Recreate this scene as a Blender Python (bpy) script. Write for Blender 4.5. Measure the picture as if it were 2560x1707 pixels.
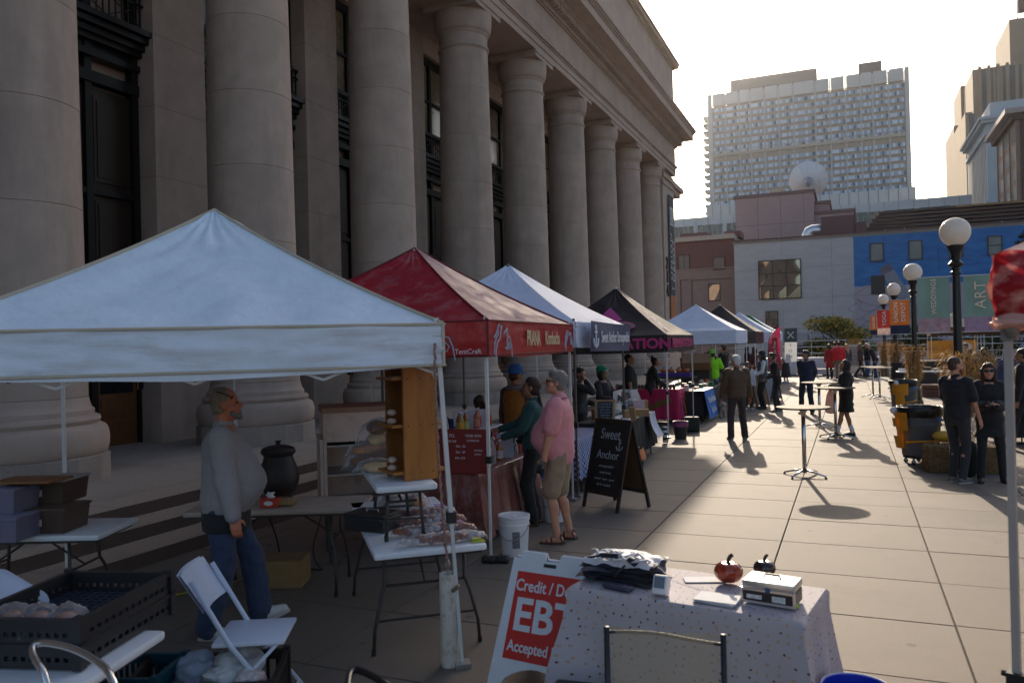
import bpy, bmesh, math, random
from math import sin, cos, pi, radians
from mathutils import Vector, Matrix, Euler, noise

for o in list(bpy.data.objects):
 bpy.data.objects.remove(o, do_unlink=True)
scene = bpy.context.scene
COL = scene.collection
random.seed(7)

# ------------------------------------------------------------------ camera
FPX, YAW, PITCH, ROLL, CAMZ = 1990.0, 0.4021, 0.0038, -0.0241, 2.08
_w = Vector((-sin(YAW) * cos(PITCH), cos(YAW) * cos(PITCH), sin(PITCH)))
_r0 = Vector((cos(YAW), sin(YAW), 0))
_u0 = _r0.cross(_w)
_r = _r0 * cos(ROLL) + _u0 * sin(ROLL)
_u = _u0 * cos(ROLL) - _r0 * sin(ROLL)
CAM = Vector((0, 0, CAMZ))
cd = bpy.data.cameras.new('camera')
cam = bpy.data.objects.new('camera', cd)
COL.objects.link(cam)
cd.sensor_width = 36.0
cd.lens = 36.0 * FPX / 2560.0
cd.clip_start = 0.05
cd.clip_end = 4000
cam.matrix_world = Matrix(((_r.x, _u.x, -_w.x, 0), (_r.y, _u.y, -_w.y, 0), (_r.z, _u.z, -_w.z, CAMZ), (0, 0, 0, 1)))
cd.dof.use_dof = True
cd.dof.focus_distance = 11.0
cd.dof.aperture_fstop = 3.2
scene.camera = cam

# ------------------------------------------------------------------ sky, sun, exposure
SUN_EL, SUN_AZ = radians(22.0), radians(-10.2)      # azimuth from +Y towards +X
world = bpy.data.worlds.new('World')
scene.world = world
world.use_nodes = True
wn = world.node_tree.nodes
wl = world.node_tree.links
wn.clear()
sky = wn.new('ShaderNodeTexSky')
sky.sky_type = 'NISHITA'
sky.sun_disc = False
sky.sun_elevation = SUN_EL
sky.sun_rotation = SUN_AZ
sky.air_density = 1.0
sky.dust_density = 3.0
sky.ozone_density = 1.0
bg = wn.new('ShaderNodeBackground')
bg.inputs[1].default_value = 0.10
wo = wn.new('ShaderNodeOutputWorld')
wl.new(sky.outputs[0], bg.inputs[0])
wl.new(bg.outputs[0], wo.inputs[0])
sd = bpy.data.lights.new('sun', 'SUN')
sd.energy = 2.75
sd.angle = radians(0.53)
sd.color = (1.0, 0.85, 0.66)
sun = bpy.data.objects.new('sun', sd)
COL.objects.link(sun)
sv = Vector((sin(SUN_AZ) * cos(SUN_EL), cos(SUN_AZ) * cos(SUN_EL), sin(SUN_EL)))
sun.rotation_euler = sv.to_track_quat('Z', 'Y').to_euler()
sun.location = (0, 30, 60)
scene.view_settings.view_transform = 'Standard'
scene.view_settings.look = 'None'
scene.view_settings.exposure = 1.0
scene.view_settings.gamma = 1.0
scene.render.engine = 'CYCLES'


# ------------------------------------------------------------------ pixel -> position
def ray(x, y):
 return _r * ((x - 1280) / FPX) - _u * ((y - 853.5) / FPX) + _w
def PZ(x, y, z=0.0):                    # where the ray meets height z
 d = ray(x, y)
 return CAM + d * ((z - CAMZ) / d.z)
def PX(x, y, X):                        # ... a plane X = const
 d = ray(x, y)
 return CAM + d * (X / d.x)
def PY(x, y, Y):
 d = ray(x, y)
 return CAM + d * (Y / d.y)


# ------------------------------------------------------------------ mesh builder
class MB:
 def __init__(s):
  s.v = []
  s.f = []
 def add(s, vs, fs):
  b = len(s.v)
  s.v += [tuple(p) for p in vs]
  s.f += [tuple(b + i for i in f) for f in fs]
  return s
 def box(s, a, b, m=None):
  (x0, y0, z0), (x1, y1, z1) = a, b
  vs = [Vector(p) for p in ((x0, y0, z0), (x1, y0, z0), (x1, y1, z0), (x0, y1, z0), (x0, y0, z1), (x1, y0, z1), (x1, y1, z1), (x0, y1, z1))]
  if m is not None:
   vs = [m @ p for p in vs]
  return s.add(vs, [(3, 2, 1, 0), (4, 5, 6, 7), (0, 1, 5, 4), (1, 2, 6, 5), (2, 3, 7, 6), (3, 0, 4, 7)])
 def cbox(s, c, d, m=None):
  return s.box([c[i] - d[i] / 2 for i in range(3)], [c[i] + d[i] / 2 for i in range(3)], m)
 def rbox(s, a, b, r=0.01, m=None):
  # box with all edges chamfered
  (x0, y0, z0), (x1, y1, z1) = a, b
  bm = bmesh.new()
  bmesh.ops.create_cube(bm, size=1)
  for v in bm.verts:
   v.co = Vector(((x0 + x1) / 2 + v.co.x * (x1 - x0), (y0 + y1) / 2 + v.co.y * (y1 - y0), (z0 + z1) / 2 + v.co.z * (z1 - z0)))
  r = min(r, .45 * min(abs(x1 - x0), abs(y1 - y0), abs(z1 - z0)))
  bmesh.ops.bevel(bm, geom=bm.edges[:], offset=r, segments=2, profile=.6, affect='EDGES')
  return s.bm(bm, m)
 def bm(s, bm, m=None):
  bm.verts.index_update()
  vs = [(m @ v.co if m is not None else v.co.copy()) for v in bm.verts]
  fs = [[v.index for v in f.verts] for f in bm.faces]
  bm.free()
  return s.add(vs, fs)
 def prism(s, pts, h, m=None):
  # polygon in xy extruded from z=0 to h
  n = len(pts)
  vs = [Vector((p[0], p[1], 0)) for p in pts] + [Vector((p[0], p[1], h)) for p in pts]
  if m is not None:
   vs = [m @ p for p in vs]
  fs = [tuple(range(n - 1, -1, -1)), tuple(range(n, 2 * n))] + [(i, (i + 1) % n, n + (i + 1) % n, n + i) for i in range(n)]
  return s.add(vs, fs)
 def tube(s, path, r, n=10, caps=True, sq=None):
  # tube along a polyline, r a number or a list
  P = [Vector(p) for p in path]
  R = r if isinstance(r, (list, tuple)) else [r] * len(P)
  vs = []
  up = None
  for i, p in enumerate(P):
   t = (P[min(i + 1, len(P) - 1)] - P[max(i - 1, 0)])
   if t.length < 1e-9:
    t = Vector((0, 0, 1))
   t.normalize()
   if up is None:
    up = Vector((0, 0, 1)) if abs(t.z) < .9 else Vector((0, 1, 0))
   a = t.cross(up)
   if a.length < 1e-6:
    a = t.orthogonal()
   a.normalize()
   b = a.cross(t).normalized()
   up = b
   k = sq or (1, 1)
   for j in range(n):
    an = 2 * pi * (j + .5) / n
    vs.append(p + a * (cos(an) * R[i] * k[0]) + b * (sin(an) * R[i] * k[1]))
  fs = []
  for i in range(len(P) - 1):
   for j in range(n):
    fs.append((i * n + j, i * n + (j + 1) % n, (i + 1) * n + (j + 1) % n, (i + 1) * n + j))
  if caps:
   fs.append(tuple(range(n - 1, -1, -1)))
   fs.append(tuple(range((len(P) - 1) * n, len(P) * n)))
  return s.add(vs, fs)
 def lathe(s, prof, n=24, m=None, cap=True):
  # prof: (r, z) from bottom to top
  vs = []
  for r, z in prof:
   for j in range(n):
    a = 2 * pi * j / n
    vs.append(Vector((r * cos(a), r * sin(a), z)))
  if m is not None:
   vs = [m @ p for p in vs]
  k = len(prof)
  fs = [(i * n + j, i * n + (j + 1) % n, (i + 1) * n + (j + 1) % n, (i + 1) * n + j) for i in range(k - 1) for j in range(n)]
  if cap:
   fs += [tuple(range(n - 1, -1, -1)), tuple(range((k - 1) * n, k * n))]
  return s.add(vs, fs)
 def ball(s, c, r, n=12, m=None):
  rr = r if isinstance(r, (tuple, list)) else (r, r, r)
  k = max(4, n // 2)
  vs = [Vector((c[0], c[1], c[2] - rr[2]))]
  for i in range(1, k):
   ph = -pi / 2 + pi * i / k
   for j in range(n):
    a = 2 * pi * j / n
    vs.append(Vector((c[0] + rr[0] * cos(ph) * cos(a), c[1] + rr[1] * cos(ph) * sin(a), c[2] + rr[2] * sin(ph))))
  vs.append(Vector((c[0], c[1], c[2] + rr[2])))
  if m is not None:
   vs = [m @ p for p in vs]
  fs = [(0, 1 + (j + 1) % n, 1 + j) for j in range(n)]
  for i in range(k - 2):
   for j in range(n):
    fs.append((1 + i * n + j, 1 + i * n + (j + 1) % n, 1 + (i + 1) * n + (j + 1) % n, 1 + (i + 1) * n + j))
  L = len(vs) - 1
  fs += [(L, 1 + (k - 2) * n + j, 1 + (k - 2) * n + (j + 1) % n) for j in range(n)]
  return s.add(vs, fs)
 def cap(s, p0, p1, r0, r1, n=12):
  # tapered capsule
  p0, p1 = Vector(p0), Vector(p1)
  d = p1 - p0
  L = max(d.length, 1e-5)
  prof = []
  for i in range(5):
   a = -pi / 2 + (pi / 2) * i / 4
   prof.append((max(r0 * cos(a), 1e-4), r0 * sin(a)))
  for i in range(5):
   a = (pi / 2) * i / 4
   prof.append((max(r1 * cos(a), 1e-4), L + r1 * sin(a)))
  m = Matrix.Translation(p0) @ d.to_track_quat('Z', 'Y').to_matrix().to_4x4()
  return s.lathe(prof, n, m)
 def loft(s, rings, n=20):
  # rings: (cx, cy, z, rx, ry)
  vs = []
  for cx, cy, z, rx, ry in rings:
   for j in range(n):
    a = 2 * pi * j / n
    vs.append((cx + rx * cos(a), cy + ry * sin(a), z))
  k = len(rings)
  fs = [(i * n + j, i * n + (j + 1) % n, (i + 1) * n + (j + 1) % n, (i + 1) * n + j) for i in range(k - 1) for j in range(n)]
  fs += [tuple(range(n - 1, -1, -1)), tuple(range((k - 1) * n, k * n))]
  return s.add(vs, fs)
 def grid(s, fn, nu, nv):
  vs = [fn(i / nu, j / nv) for j in range(nv + 1) for i in range(nu + 1)]
  fs = [(j * (nu + 1) + i, j * (nu + 1) + i + 1, (j + 1) * (nu + 1) + i + 1, (j + 1) * (nu + 1) + i) for j in range(nv) for i in range(nu)]
  return s.add(vs, fs)
 def mesh(s, name, mat, smooth=False):
  me = bpy.data.meshes.new(name)
  me.from_pydata(s.v, [], s.f)
  for mt in (mat if isinstance(mat, (list, tuple)) else [mat]):
   me.materials.append(mt)
  if smooth is True:
   me.shade_smooth()
  elif smooth:
   me.shade_smooth()
   me.set_sharp_from_angle(angle=radians(smooth))
  return me
 def build(s, name, mat, parent=None, smooth=False, loc=None, rot=None):
  return link(name, s.mesh(name, mat, smooth), parent, loc, rot)


def link(name, me, parent=None, loc=None, rot=None):
 o = bpy.data.objects.new(name, me)
 COL.objects.link(o)
 if parent is not None:
  o.parent = parent
 if loc is not None:
  o.location = loc
 if rot is not None:
  o.rotation_euler = rot
 return o
def thing(name, label, cat, loc=(0, 0, 0), rz=0.0, group=None):
 o = bpy.data.objects.new(name, None)
 o.empty_display_size = .1
 COL.objects.link(o)
 o.location = loc
 o.rotation_euler = (0, 0, rz)
 return tag(o, label, cat, group)
def tag(o, label, cat, group=None):
 o['label'] = label
 o['category'] = cat
 if group:
  o['group'] = group
 return o
def struct(o):
 o['kind'] = 'structure'
 return o
def copy_tree(o, loc, rz=None, label=None):
 r = o.copy()
 COL.objects.link(r)
 r.location = loc
 if rz is not None:
  r.rotation_euler = (0, 0, rz)
 if label:
  r['label'] = label
 for ch in o.children:
  c = ch.copy()
  COL.objects.link(c)
  c.parent = r
  for g in ch.children:
   d = g.copy()
   COL.objects.link(d)
   d.parent = c
 return r


# ------------------------------------------------------------------ materials
MATS = {}
def M(name, col, rough=.6, var=.08, vs=6.0, bump=0.0, bs=60.0, metal=0.0, spec=.5, trans=0.0, alpha=1.0, coat=0.0, rnd=0.0, dirt=None, stretch=(1, 1, 1), glass=False, sheen=0.0):
 if name in MATS:
  return MATS[name]
 m = bpy.data.materials.new(name)
 m.use_nodes = True
 nt = m.node_tree
 N, L = nt.nodes, nt.links
 b = N['Principled BSDF']
 out = N['Material Output']
 b.inputs['Roughness'].default_value = rough
 b.inputs['Metallic'].default_value = metal
 b.inputs['Specular IOR Level'].default_value = spec
 b.inputs['Alpha'].default_value = alpha
 b.inputs['Coat Weight'].default_value = coat
 b.inputs['Sheen Weight'].default_value = sheen
 if glass:
  b.inputs['Transmission Weight'].default_value = 1.0
  b.inputs['IOR'].default_value = 1.3
 geo = N.new('ShaderNodeNewGeometry')
 mp = N.new('ShaderNodeMapping')
 mp.inputs['Scale'].default_value = stretch
 L.new(geo.outputs['Position'], mp.inputs['Vector'])
 src = None
 rgb = N.new('ShaderNodeRGB')
 rgb.outputs[0].default_value = (*col, 1)
 src = rgb.outputs[0]
 if var or rnd:
  nz = N.new('ShaderNodeTexNoise')
  nz.inputs['Scale'].default_value = vs
  nz.inputs['Detail'].default_value = 6
  nz.inputs['Roughness'].default_value = .65
  L.new(mp.outputs[0], nz.inputs['Vector'])
  mr = N.new('ShaderNodeMapRange')
  mr.inputs['From Min'].default_value = .3
  mr.inputs['From Max'].default_value = .7
  mr.inputs['To Min'].default_value = 1 - var
  mr.inputs['To Max'].default_value = 1 + var
  L.new(nz.outputs['Fac'], mr.inputs['Value'])
  fac = mr.outputs[0]
  if rnd:
   oi = N.new('ShaderNodeObjectInfo')
   m2 = N.new('ShaderNodeMapRange')
   m2.inputs['To Min'].default_value = 1 - rnd
   m2.inputs['To Max'].default_value = 1 + rnd
   L.new(oi.outputs['Random'], m2.inputs['Value'])
   mu = N.new('ShaderNodeMath')
   mu.operation = 'MULTIPLY'
   L.new(fac, mu.inputs[0])
   L.new(m2.outputs[0], mu.inputs[1])
   fac = mu.outputs[0]
  vm = N.new('ShaderNodeVectorMath')
  vm.operation = 'SCALE'
  L.new(src, vm.inputs[0])
  L.new(fac, vm.inputs['Scale'])
  src = vm.outputs[0]
 if dirt:
  dc, ds, da, dst = dirt          # colour, scale, amount, stretch
  mp2 = N.new('ShaderNodeMapping')
  mp2.inputs['Scale'].default_value = dst
  L.new(geo.outputs['Position'], mp2.inputs['Vector'])
  n2 = N.new('ShaderNodeTexNoise')
  n2.inputs['Scale'].default_value = ds
  n2.inputs['Detail'].default_value = 8
  n2.inputs['Roughness'].default_value = .7
  L.new(mp2.outputs[0], n2.inputs['Vector'])
  cr = N.new('ShaderNodeMapRange')
  cr.inputs['From Min'].default_value = .5
  cr.inputs['From Max'].default_value = .75
  cr.inputs['To Max'].default_value = da
  L.new(n2.outputs['Fac'], cr.inputs['Value'])
  mx = N.new('ShaderNodeMix')
  mx.data_type = 'RGBA'
  L.new(cr.outputs[0], mx.inputs[0])
  L.new(src, mx.inputs[6])
  mx.inputs[7].default_value = (*dc, 1)
  src = mx.outputs[2]
 L.new(src, b.inputs['Base Color'])
 if bump:
  nb = N.new('ShaderNodeTexNoise')
  nb.inputs['Scale'].default_value = bs
  nb.inputs['Detail'].default_value = 5
  L.new(mp.outputs[0], nb.inputs['Vector'])
  bp = N.new('ShaderNodeBump')
  bp.inputs['Strength'].default_value = bump
  bp.inputs['Distance'].default_value = .02
  L.new(nb.outputs['Fac'], bp.inputs['Height'])
  L.new(bp.outputs[0], b.inputs['Normal'])
 if trans:
  tr = N.new('ShaderNodeBsdfTranslucent')
  L.new(src, tr.inputs['Color'])
  ms = N.new('ShaderNodeMixShader')
  ms.inputs[0].default_value = trans
  L.new(b.outputs[0], ms.inputs[1])
  L.new(tr.outputs[0], ms.inputs[2])
  L.new(ms.outputs[0], out.inputs['Surface'])
 MATS[name] = m
 return m

def clear_mat(name, tint=(1, 1, 1), gloss=.12, rough=.05, body=0.0):
 # thin clear film / acrylic / glass: mostly see-through with a glossy film
 m = bpy.data.materials.new(name)
 m.use_nodes = True
 N, L = m.node_tree.nodes, m.node_tree.links
 out = N['Material Output']
 b = N['Principled BSDF']
 b.inputs['Base Color'].default_value = (*tint, 1)
 b.inputs['Roughness'].default_value = rough
 t = N.new('ShaderNodeBsdfTransparent')
 t.inputs[0].default_value = (*tint, 1)
 lw = N.new('ShaderNodeLayerWeight')
 lw.inputs[0].default_value = .25
 ad = N.new('ShaderNodeMath')
 ad.inputs[1].default_value = gloss + body
 L.new(lw.outputs['Fresnel'], ad.inputs[0])
 ms = N.new('ShaderNodeMixShader')
 L.new(ad.outputs[0], ms.inputs[0])
 L.new(t.outputs[0], ms.inputs[1])
 L.new(b.outputs[0], ms.inputs[2])
 L.new(ms.outputs[0], out.inputs['Surface'])
 MATS[name] = m
 return m

LIME = M('limestone', (.395, .30, .243), .85, .13, 1.6, .12, 30, rnd=.05, dirt=((.18, .145, .12), 1.1, .6, (1, 1, .18)))
LIME2 = M('limestone_trim', (.41, .305, .247), .85, .12, 1.2, .10, 30, dirt=((.17, .14, .125), .7, .45, (1, .3, 1)))
GRAN = M('granite', (.32, .262, .222), .7, .45, 90, .10, 120, rnd=.05, dirt=((.12, .10, .09), .9, .5, (1, 1, 1)))
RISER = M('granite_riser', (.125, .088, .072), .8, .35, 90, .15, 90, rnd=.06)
BRONZE = M('dark_bronze', (.009, .0075, .0065), .45, .2, 8, spec=.4)
WOOD_D = M('dark_oak', (.022, .010, .006), .42, .3, 5, .1, 40, stretch=(6, 6, .6))
GLASSD = M('dark_glass', (.012, .013, .015), .08, .1, 3, spec=.7)
CONC = M('paving_concrete', (.178, .144, .116), .72, .16, 160, .3, 260, rnd=.085, dirt=((.105, .083, .066), .55, .6, (1, 1, 1)), spec=.35)
def add_spots(m, scale, size, dark):
 # gum spots and drips: small dark discs scattered over the surface
 N, L = m.node_tree.nodes, m.node_tree.links
 b = N['Principled BSDF']
 src = b.inputs['Base Color'].links[0].from_socket
 geo = N.new('ShaderNodeNewGeometry')
 vo = N.new('ShaderNodeTexVoronoi')
 vo.inputs['Scale'].default_value = scale
 L.new(geo.outputs['Position'], vo.inputs['Vector'])
 sc = N.new('ShaderNodeSeparateColor')
 L.new(vo.outputs['Color'], sc.inputs[0])
 th = N.new('ShaderNodeMath')
 th.operation = 'MULTIPLY'
 th.inputs[1].default_value = size
 L.new(sc.outputs[0], th.inputs[0])
 lt = N.new('ShaderNodeMath')
 lt.operation = 'LESS_THAN'
 L.new(vo.outputs['Distance'], lt.inputs[0])
 L.new(th.outputs[0], lt.inputs[1])
 fa = N.new('ShaderNodeMath')
 fa.operation = 'MULTIPLY'
 fa.inputs[1].default_value = dark
 L.new(lt.outputs[0], fa.inputs[0])
 mx = N.new('ShaderNodeMix')
 mx.data_type = 'RGBA'
 L.new(fa.outputs[0], mx.inputs[0])
 L.new(src, mx.inputs[6])
 mx.inputs[7].default_value = (.03, .025, .02, 1)
 L.new(mx.outputs[2], b.inputs['Base Color'])
add_spots(CONC, 2.6, .10, .45)
JOINT = M('joint_dirt', (.06, .05, .042), .95, .2, 30)
ASPH = M('asphalt', (.055, .054, .055), .85, .2, 40, .2, 120)
WHITEP = M('white_plastic', (.72, .73, .76), .42, .04, 5, dirt=((.45, .40, .36), 7, .25, (1, 1, 1)))
WSTEEL = M('white_steel', (.62, .61, .60), .4, .08, 12, spec=.5)
GSTEEL = M('grey_steel', (.36, .36, .37), .38, .1, 12, metal=.7)
DSTEEL = M('dark_steel', (.05, .047, .045), .45, .15, 14, metal=.3)
CHROME = M('brushed_steel', (.60, .59, .58), .24, .05, 20, metal=1.0)
BLACKP = M('black_plastic', (.014, .014, .016), .45, .15, 20)
BLACKC = M('black_cloth', (.016, .015, .017), .85, .2, 14, .2, 200)
IRON = M('black_iron', (.012, .011, .011), .4, .15, 20, spec=.5)
RUBBER = M('rubber', (.02, .02, .02), .8, .1, 20)


# ------------------------------------------------------------------ lettering
def text(body, size, mat, parent, mtx, name='lettering', sx=1.0, extr=.0015, align='CENTER', space=1.0, bold=0.0):
 cu = bpy.data.curves.new('t', 'FONT')
 cu.body = body
 cu.size = size
 cu.align_x = align
 cu.align_y = 'CENTER'
 cu.extrude = extr
 cu.space_character = space
 cu.offset = bold
 cu.resolution_u = 3
 t = bpy.data.objects.new('t', cu)
 me = bpy.data.meshes.new_from_object(t)
 bpy.data.objects.remove(t)
 me.materials.clear()
 me.materials.append(mat)
 if sx != 1.0:
  for v in me.vertices:
   v.co.x *= sx
 o = link(name, me, parent)
 o.matrix_local = mtx
 return o
def facing(origin, right, up):
 # matrix whose x runs along `right`, y along `up`
 r = Vector(right).normalized()
 u = Vector(up).normalized()
 n = r.cross(u).normalized()
 m = Matrix((r, u, n)).transposed().to_4x4()
 m.translation = Vector(origin)
 return m

# ================================================================== GROUND
g = MB().add([(-1400, -1400, -.03), (1400, -1400, -.03), (1400, 1400, -.03), (-1400, 1400, -.03)], [(0, 1, 2, 3)])
GROUNDM = M('ground_grey', (.20, .185, .165), .9, .2, .4, .1, 20)
ground = struct(g.build('ground', GROUNDM))
pav = struct(MB().add([(-7.6, -4, -.018), (14, -4, -.018), (14, 57, -.018), (-7.6, 57, -.018)], [(0, 1, 2, 3)]).build('pavement', JOINT))
road = struct(MB().add([(-60, 60, -.02), (90, 60, -.02), (90, 71.5, -.02), (-60, 71.5, -.02)], [(0, 1, 2, 3)]).build('road', ASPH))
struct(MB().box((-60, 59.7, -.03), (90, 60, .12)).box((-60, 71.5, -.03), (90, 71.8, .12)).build('kerb', M('kerb_concrete', (.38, .36, .33), .8, .1, 9)))
struct(MB().box((-60, 71.8, -.03), (90, 75, .1)).build('sidewalk', M('sidewalk_concrete', (.36, .34, .31), .8, .1, 9)))
for k in range(14):
 struct(MB().add([(-40 + 9 * k, 65.7, -.012), (-37 + 9 * k, 65.7, -.012), (-37 + 9 * k, 65.85, -.012), (-40 + 9 * k, 65.85, -.012)], [(0, 1, 2, 3)]).build('lane_marking', M('road_paint', (.6, .5, .2), .8, .2, 9), road))
SX, SY, GAP = 1.34, 1.07, .013
slab_me = MB().rbox((-SX / 2 + GAP / 2, -SY / 2 + GAP / 2, -.017), (SX / 2 - GAP / 2, SY / 2 - GAP / 2, 0), .004).mesh('paving_slab', CONC)
cells = []
for i in range(-6, 10):
 for j in range(-9, 47):
  c = Vector((.64 + SX * (i + .5), 6.45 + SY * (j + .5), 0))
  q = c - CAM
  d = q.dot(_w)
  vis = d > .5 and abs(q.dot(_r) / d) < .68 and (c.x > -6.9)
  cells.append((0 if vis else 1, q.length, c))
cells.sort(key=lambda t: (t[0], t[1]))
rest = MB()
for n, (v, L_, c) in enumerate(cells):
 if n < 298:
  link('paving_slab', slab_me, pav, c + Vector((0, 0, random.uniform(-.0015, .0015))))
 else:
  rest.box((c.x - SX / 2 + GAP / 2, c.y - SY / 2 + GAP / 2, -.017), (c.x + SX / 2 - GAP / 2, c.y + SY / 2 - GAP / 2, random.uniform(-.001, .001)))
o = rest.build('paving_slab', CONC, pav)
o['kind'] = 'stuff'

# ------------------------------------------------------------------ terrace and steps
TZ = .405
terr = struct(MB().box((-13, -14, -.02), (-7.9, 49, TZ - .03)).build('terrace', GRAN))
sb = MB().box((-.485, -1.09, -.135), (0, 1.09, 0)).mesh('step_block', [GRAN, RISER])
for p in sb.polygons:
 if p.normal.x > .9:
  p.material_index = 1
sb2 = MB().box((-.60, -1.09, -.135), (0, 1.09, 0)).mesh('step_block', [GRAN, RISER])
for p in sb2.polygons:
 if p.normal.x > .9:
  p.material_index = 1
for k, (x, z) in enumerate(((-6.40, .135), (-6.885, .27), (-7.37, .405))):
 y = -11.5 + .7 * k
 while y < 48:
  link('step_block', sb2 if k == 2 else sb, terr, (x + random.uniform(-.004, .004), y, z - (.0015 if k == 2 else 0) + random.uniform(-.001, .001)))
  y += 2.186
ts = MB().box((-.63, -1.14, -.03), (.63, 1.14, 0)).mesh('terrace_slab', GRAN)
for i in range(4):
 for j in range(27):
  link('terrace_slab', ts, terr, (-8.61 - 1.266 * i, -12 + 2.286 * j + (.9 if i % 2 else 0), TZ + random.uniform(-.001, .0005)))

# ================================================================== STATION BUILDING
stn = thing('station_building', 'large grey limestone station with a row of giant round columns', 'building', (-12, 18, 0))
def sp(mb, name, mat, smooth=False, parent=None):
 # station part, built in world coordinates
 o = mb.build(name, mat, parent or stn, smooth)
 if parent is None:
  o.location = (12, -18, 0)
 return o
CY = [11.88 + 4.6 * k for k in range(-2, 8)]
CX = -10.3
col_me = MB()
n = 40
tor = [(.98, .315)] + [(.985 + .075 * cos(a), .52 + .2 * sin(a)) for a in [(-80 + 16 * i) * pi / 180 for i in range(11)]]
tor += [(.93, .745), (.94, .76), (.955, .80), (.94, .84), (.90, .855), (.875, .86), (.875, .93), (.84, .96), (.82, 1.02), (.805, 1.10)]
col_me.lathe(tor, n)
cap_ = [(.712, 10.24), (.745, 10.27), (.765, 10.31), (.745, 10.36), (.712, 10.38), (.712, 10.66), (.735, 10.675), (.735, 10.70), (.752, 10.715), (.752, 10.745), (.77, 10.76)]
cap_ += [(.77 + .085 * sin(a), 10.76 + .55 * (1 - cos(a))) for a in [i * pi / 2 / 7 for i in range(1, 8)]]
cap_me = MB().lathe(cap_, n)
cap_me.box((-.845, -.845, 11.315), (.845, .845, 11.515))
cap_me.box((-.875, -.875, 11.45), (.875, .875, 11.52))
cap_mesh = cap_me.mesh('capital', LIME, 40)
col_mesh = col_me.mesh('column', LIME, 40)
def rad(z):
 t = (z - 1.1) / (10.24 - 1.1)
 return .80 - .088 * (.55 * t + .45 * t * t)
zs = [1.10, 2.29, 3.66, 5.02, 6.36, 7.72, 9.09, 10.245]
drums = []
for a, b in zip(zs[:-1], zs[1:]):
 pr = [(rad(a) - .007, a + .001), (rad(a), a + .008)] + [(rad(a + (b - a) * i / 4), a + (b - a) * i / 4) for i in (1, 2, 3)] + [(rad(b), b - .008), (rad(b) - .007, b - .001)]
 drums.append(MB().lathe(pr, 56, Matrix.Translation((0, 0, -a))).mesh('drum', LIME, 40))
for y in CY:
 c = link('column', col_mesh, stn, (CX + 12, y - 18, TZ))
 for a, me in zip(zs, drums):
  d = link('drum', me, c, (0, 0, a))
  d.rotation_euler = (0, 0, random.uniform(0, 6))
 link('capital', cap_mesh, c)
 pl = MB().lathe([(1.064, .0), (1.064, .325), (1.05, .335)], 16).build('plinth', GRAN, c)
# pilasters, wall
YEND = 48.0
sp(MB().box((-30, -14, 0), (-12.62, YEND + .4, 18.9)), 'wall', LIME2)
for y in CY:
 pi_ = MB().box((-12.6, y - .65, TZ), (-12.0, y + .65, 11.93)).box((-12.6, y - .74, TZ), (-11.9, y + .74, TZ + 1.0)).box((-12.6, y - .70, TZ + 1.0), (-11.94, y + .70, TZ + 1.12))
 p_ = sp(pi_, 'pilaster', LIME)
# horizontal joints of pilasters
for y in CY:
 jb = MB()
 for z in zs[1:]:
  jb.box((-12.0, y - .652, z + TZ - .004), (-11.9985, y + .652, z + TZ + .004))
  jb.box((-12.6, y - .6515, z + TZ - .004), (-12.0, y - .65, z + TZ + .004))
 sp(jb, 'joint', M('stone_joint', (.16, .13, .11), .9, .1))['kind'] = 'stuff'
# bays between pilasters
frame_b = MB()
W_ = 1.62
XB = 0.0
for yy in (-W_ + .06, -.55, .55, W_ - .06):
 frame_b.box((XB - .1, yy - .07, 0), (XB + .06, yy + .07, 11.5))
for z, h, pr in ((2.75, .22, .09), (4.55, .10, .05), (6.55, .2, .1), (7.0, .12, .14), (8.45, .12, .1), (9.55, .08, .05), (10.75, .2, .1)):
 frame_b.box((XB - .1, -W_, z), (XB + pr, W_, z + h))
frame_b.box((XB - .1, -W_, 7.12), (XB + .02, W_, 7.7))
bay_frame = frame_b.mesh('bay_frame', BRONZE)
cor = MB()
for i, (z, pr) in enumerate(((7.28, .16), (7.38, .24), (7.5, .34), (7.62, .42))):
 cor.box((XB - .1, -W_ - .04, z), (XB + pr, W_ + .04, z + .1 + .002 * i))
bay_cor = cor.mesh('bay_cornice', BRONZE)
rl = MB()
rl.box((.2, -W_, 8.38), (.26, W_, 8.44)).box((.2, -W_, 7.76), (.26, W_, 7.8)).box((.2, -W_, 8.22), (.25, W_, 8.25))
for i in range(24):
 yy = -W_ + 2 * W_ * (i + .5) / 24
 rl.box((.215, yy - .01, 7.76), (.24, yy + .01, 8.4))
for i in range(4):
 y0 = -W_ + 2 * W_ * i / 4
 y1 = y0 + 2 * W_ / 4
 rl.tube([(.228, y0, 7.8), (.228, y1, 8.22)], .012, 5).tube([(.228, y1, 7.8), (.228, y0, 8.22)], .012, 5)
bay_rail = rl.mesh('railing', BRONZE)
WBR = M('window_painted_reflection', (.20, .155, .10), .12, .6, 1.3, spec=.6)  # brownish tone paints the reflection of lit scenery into the upper panes
pane_u = MB().box((-.02, -.46, 0), (0, .46, 1.0)).mesh('pane', WBR)
pane_d = MB().box((-.02, -.46, 0), (0, .46, 1.0)).mesh('pane', GLASSD)
panel = MB().box((-.04, -.44, 0), (0, .44, 1.6)).box((0, -.34, .12), (.03, .34, 1.48)).box((.03, -.28, .2), (.045, .28, 1.4)).mesh('wood_panel', WOOD_D)
dr = MB()
dr.box((-.03, -.5, 0), (.02, .5, .95)).box((-.03, -.5, 2.1), (.02, .5, 2.3)).box((-.03, -.5, .95), (.02, -.36, 2.1)).box((-.03, .36, .95), (.02, .5, 2.1))
dr.box((.02, -.36, .12), (.035, .36, .48)).box((.02, -.36, .56), (.035, .36, .86))
door_me = dr.mesh('door', M('oak_door', (.17, .062, .022), .38, .3, 5, .1, 40, stretch=(6, 6, .6)))
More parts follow.
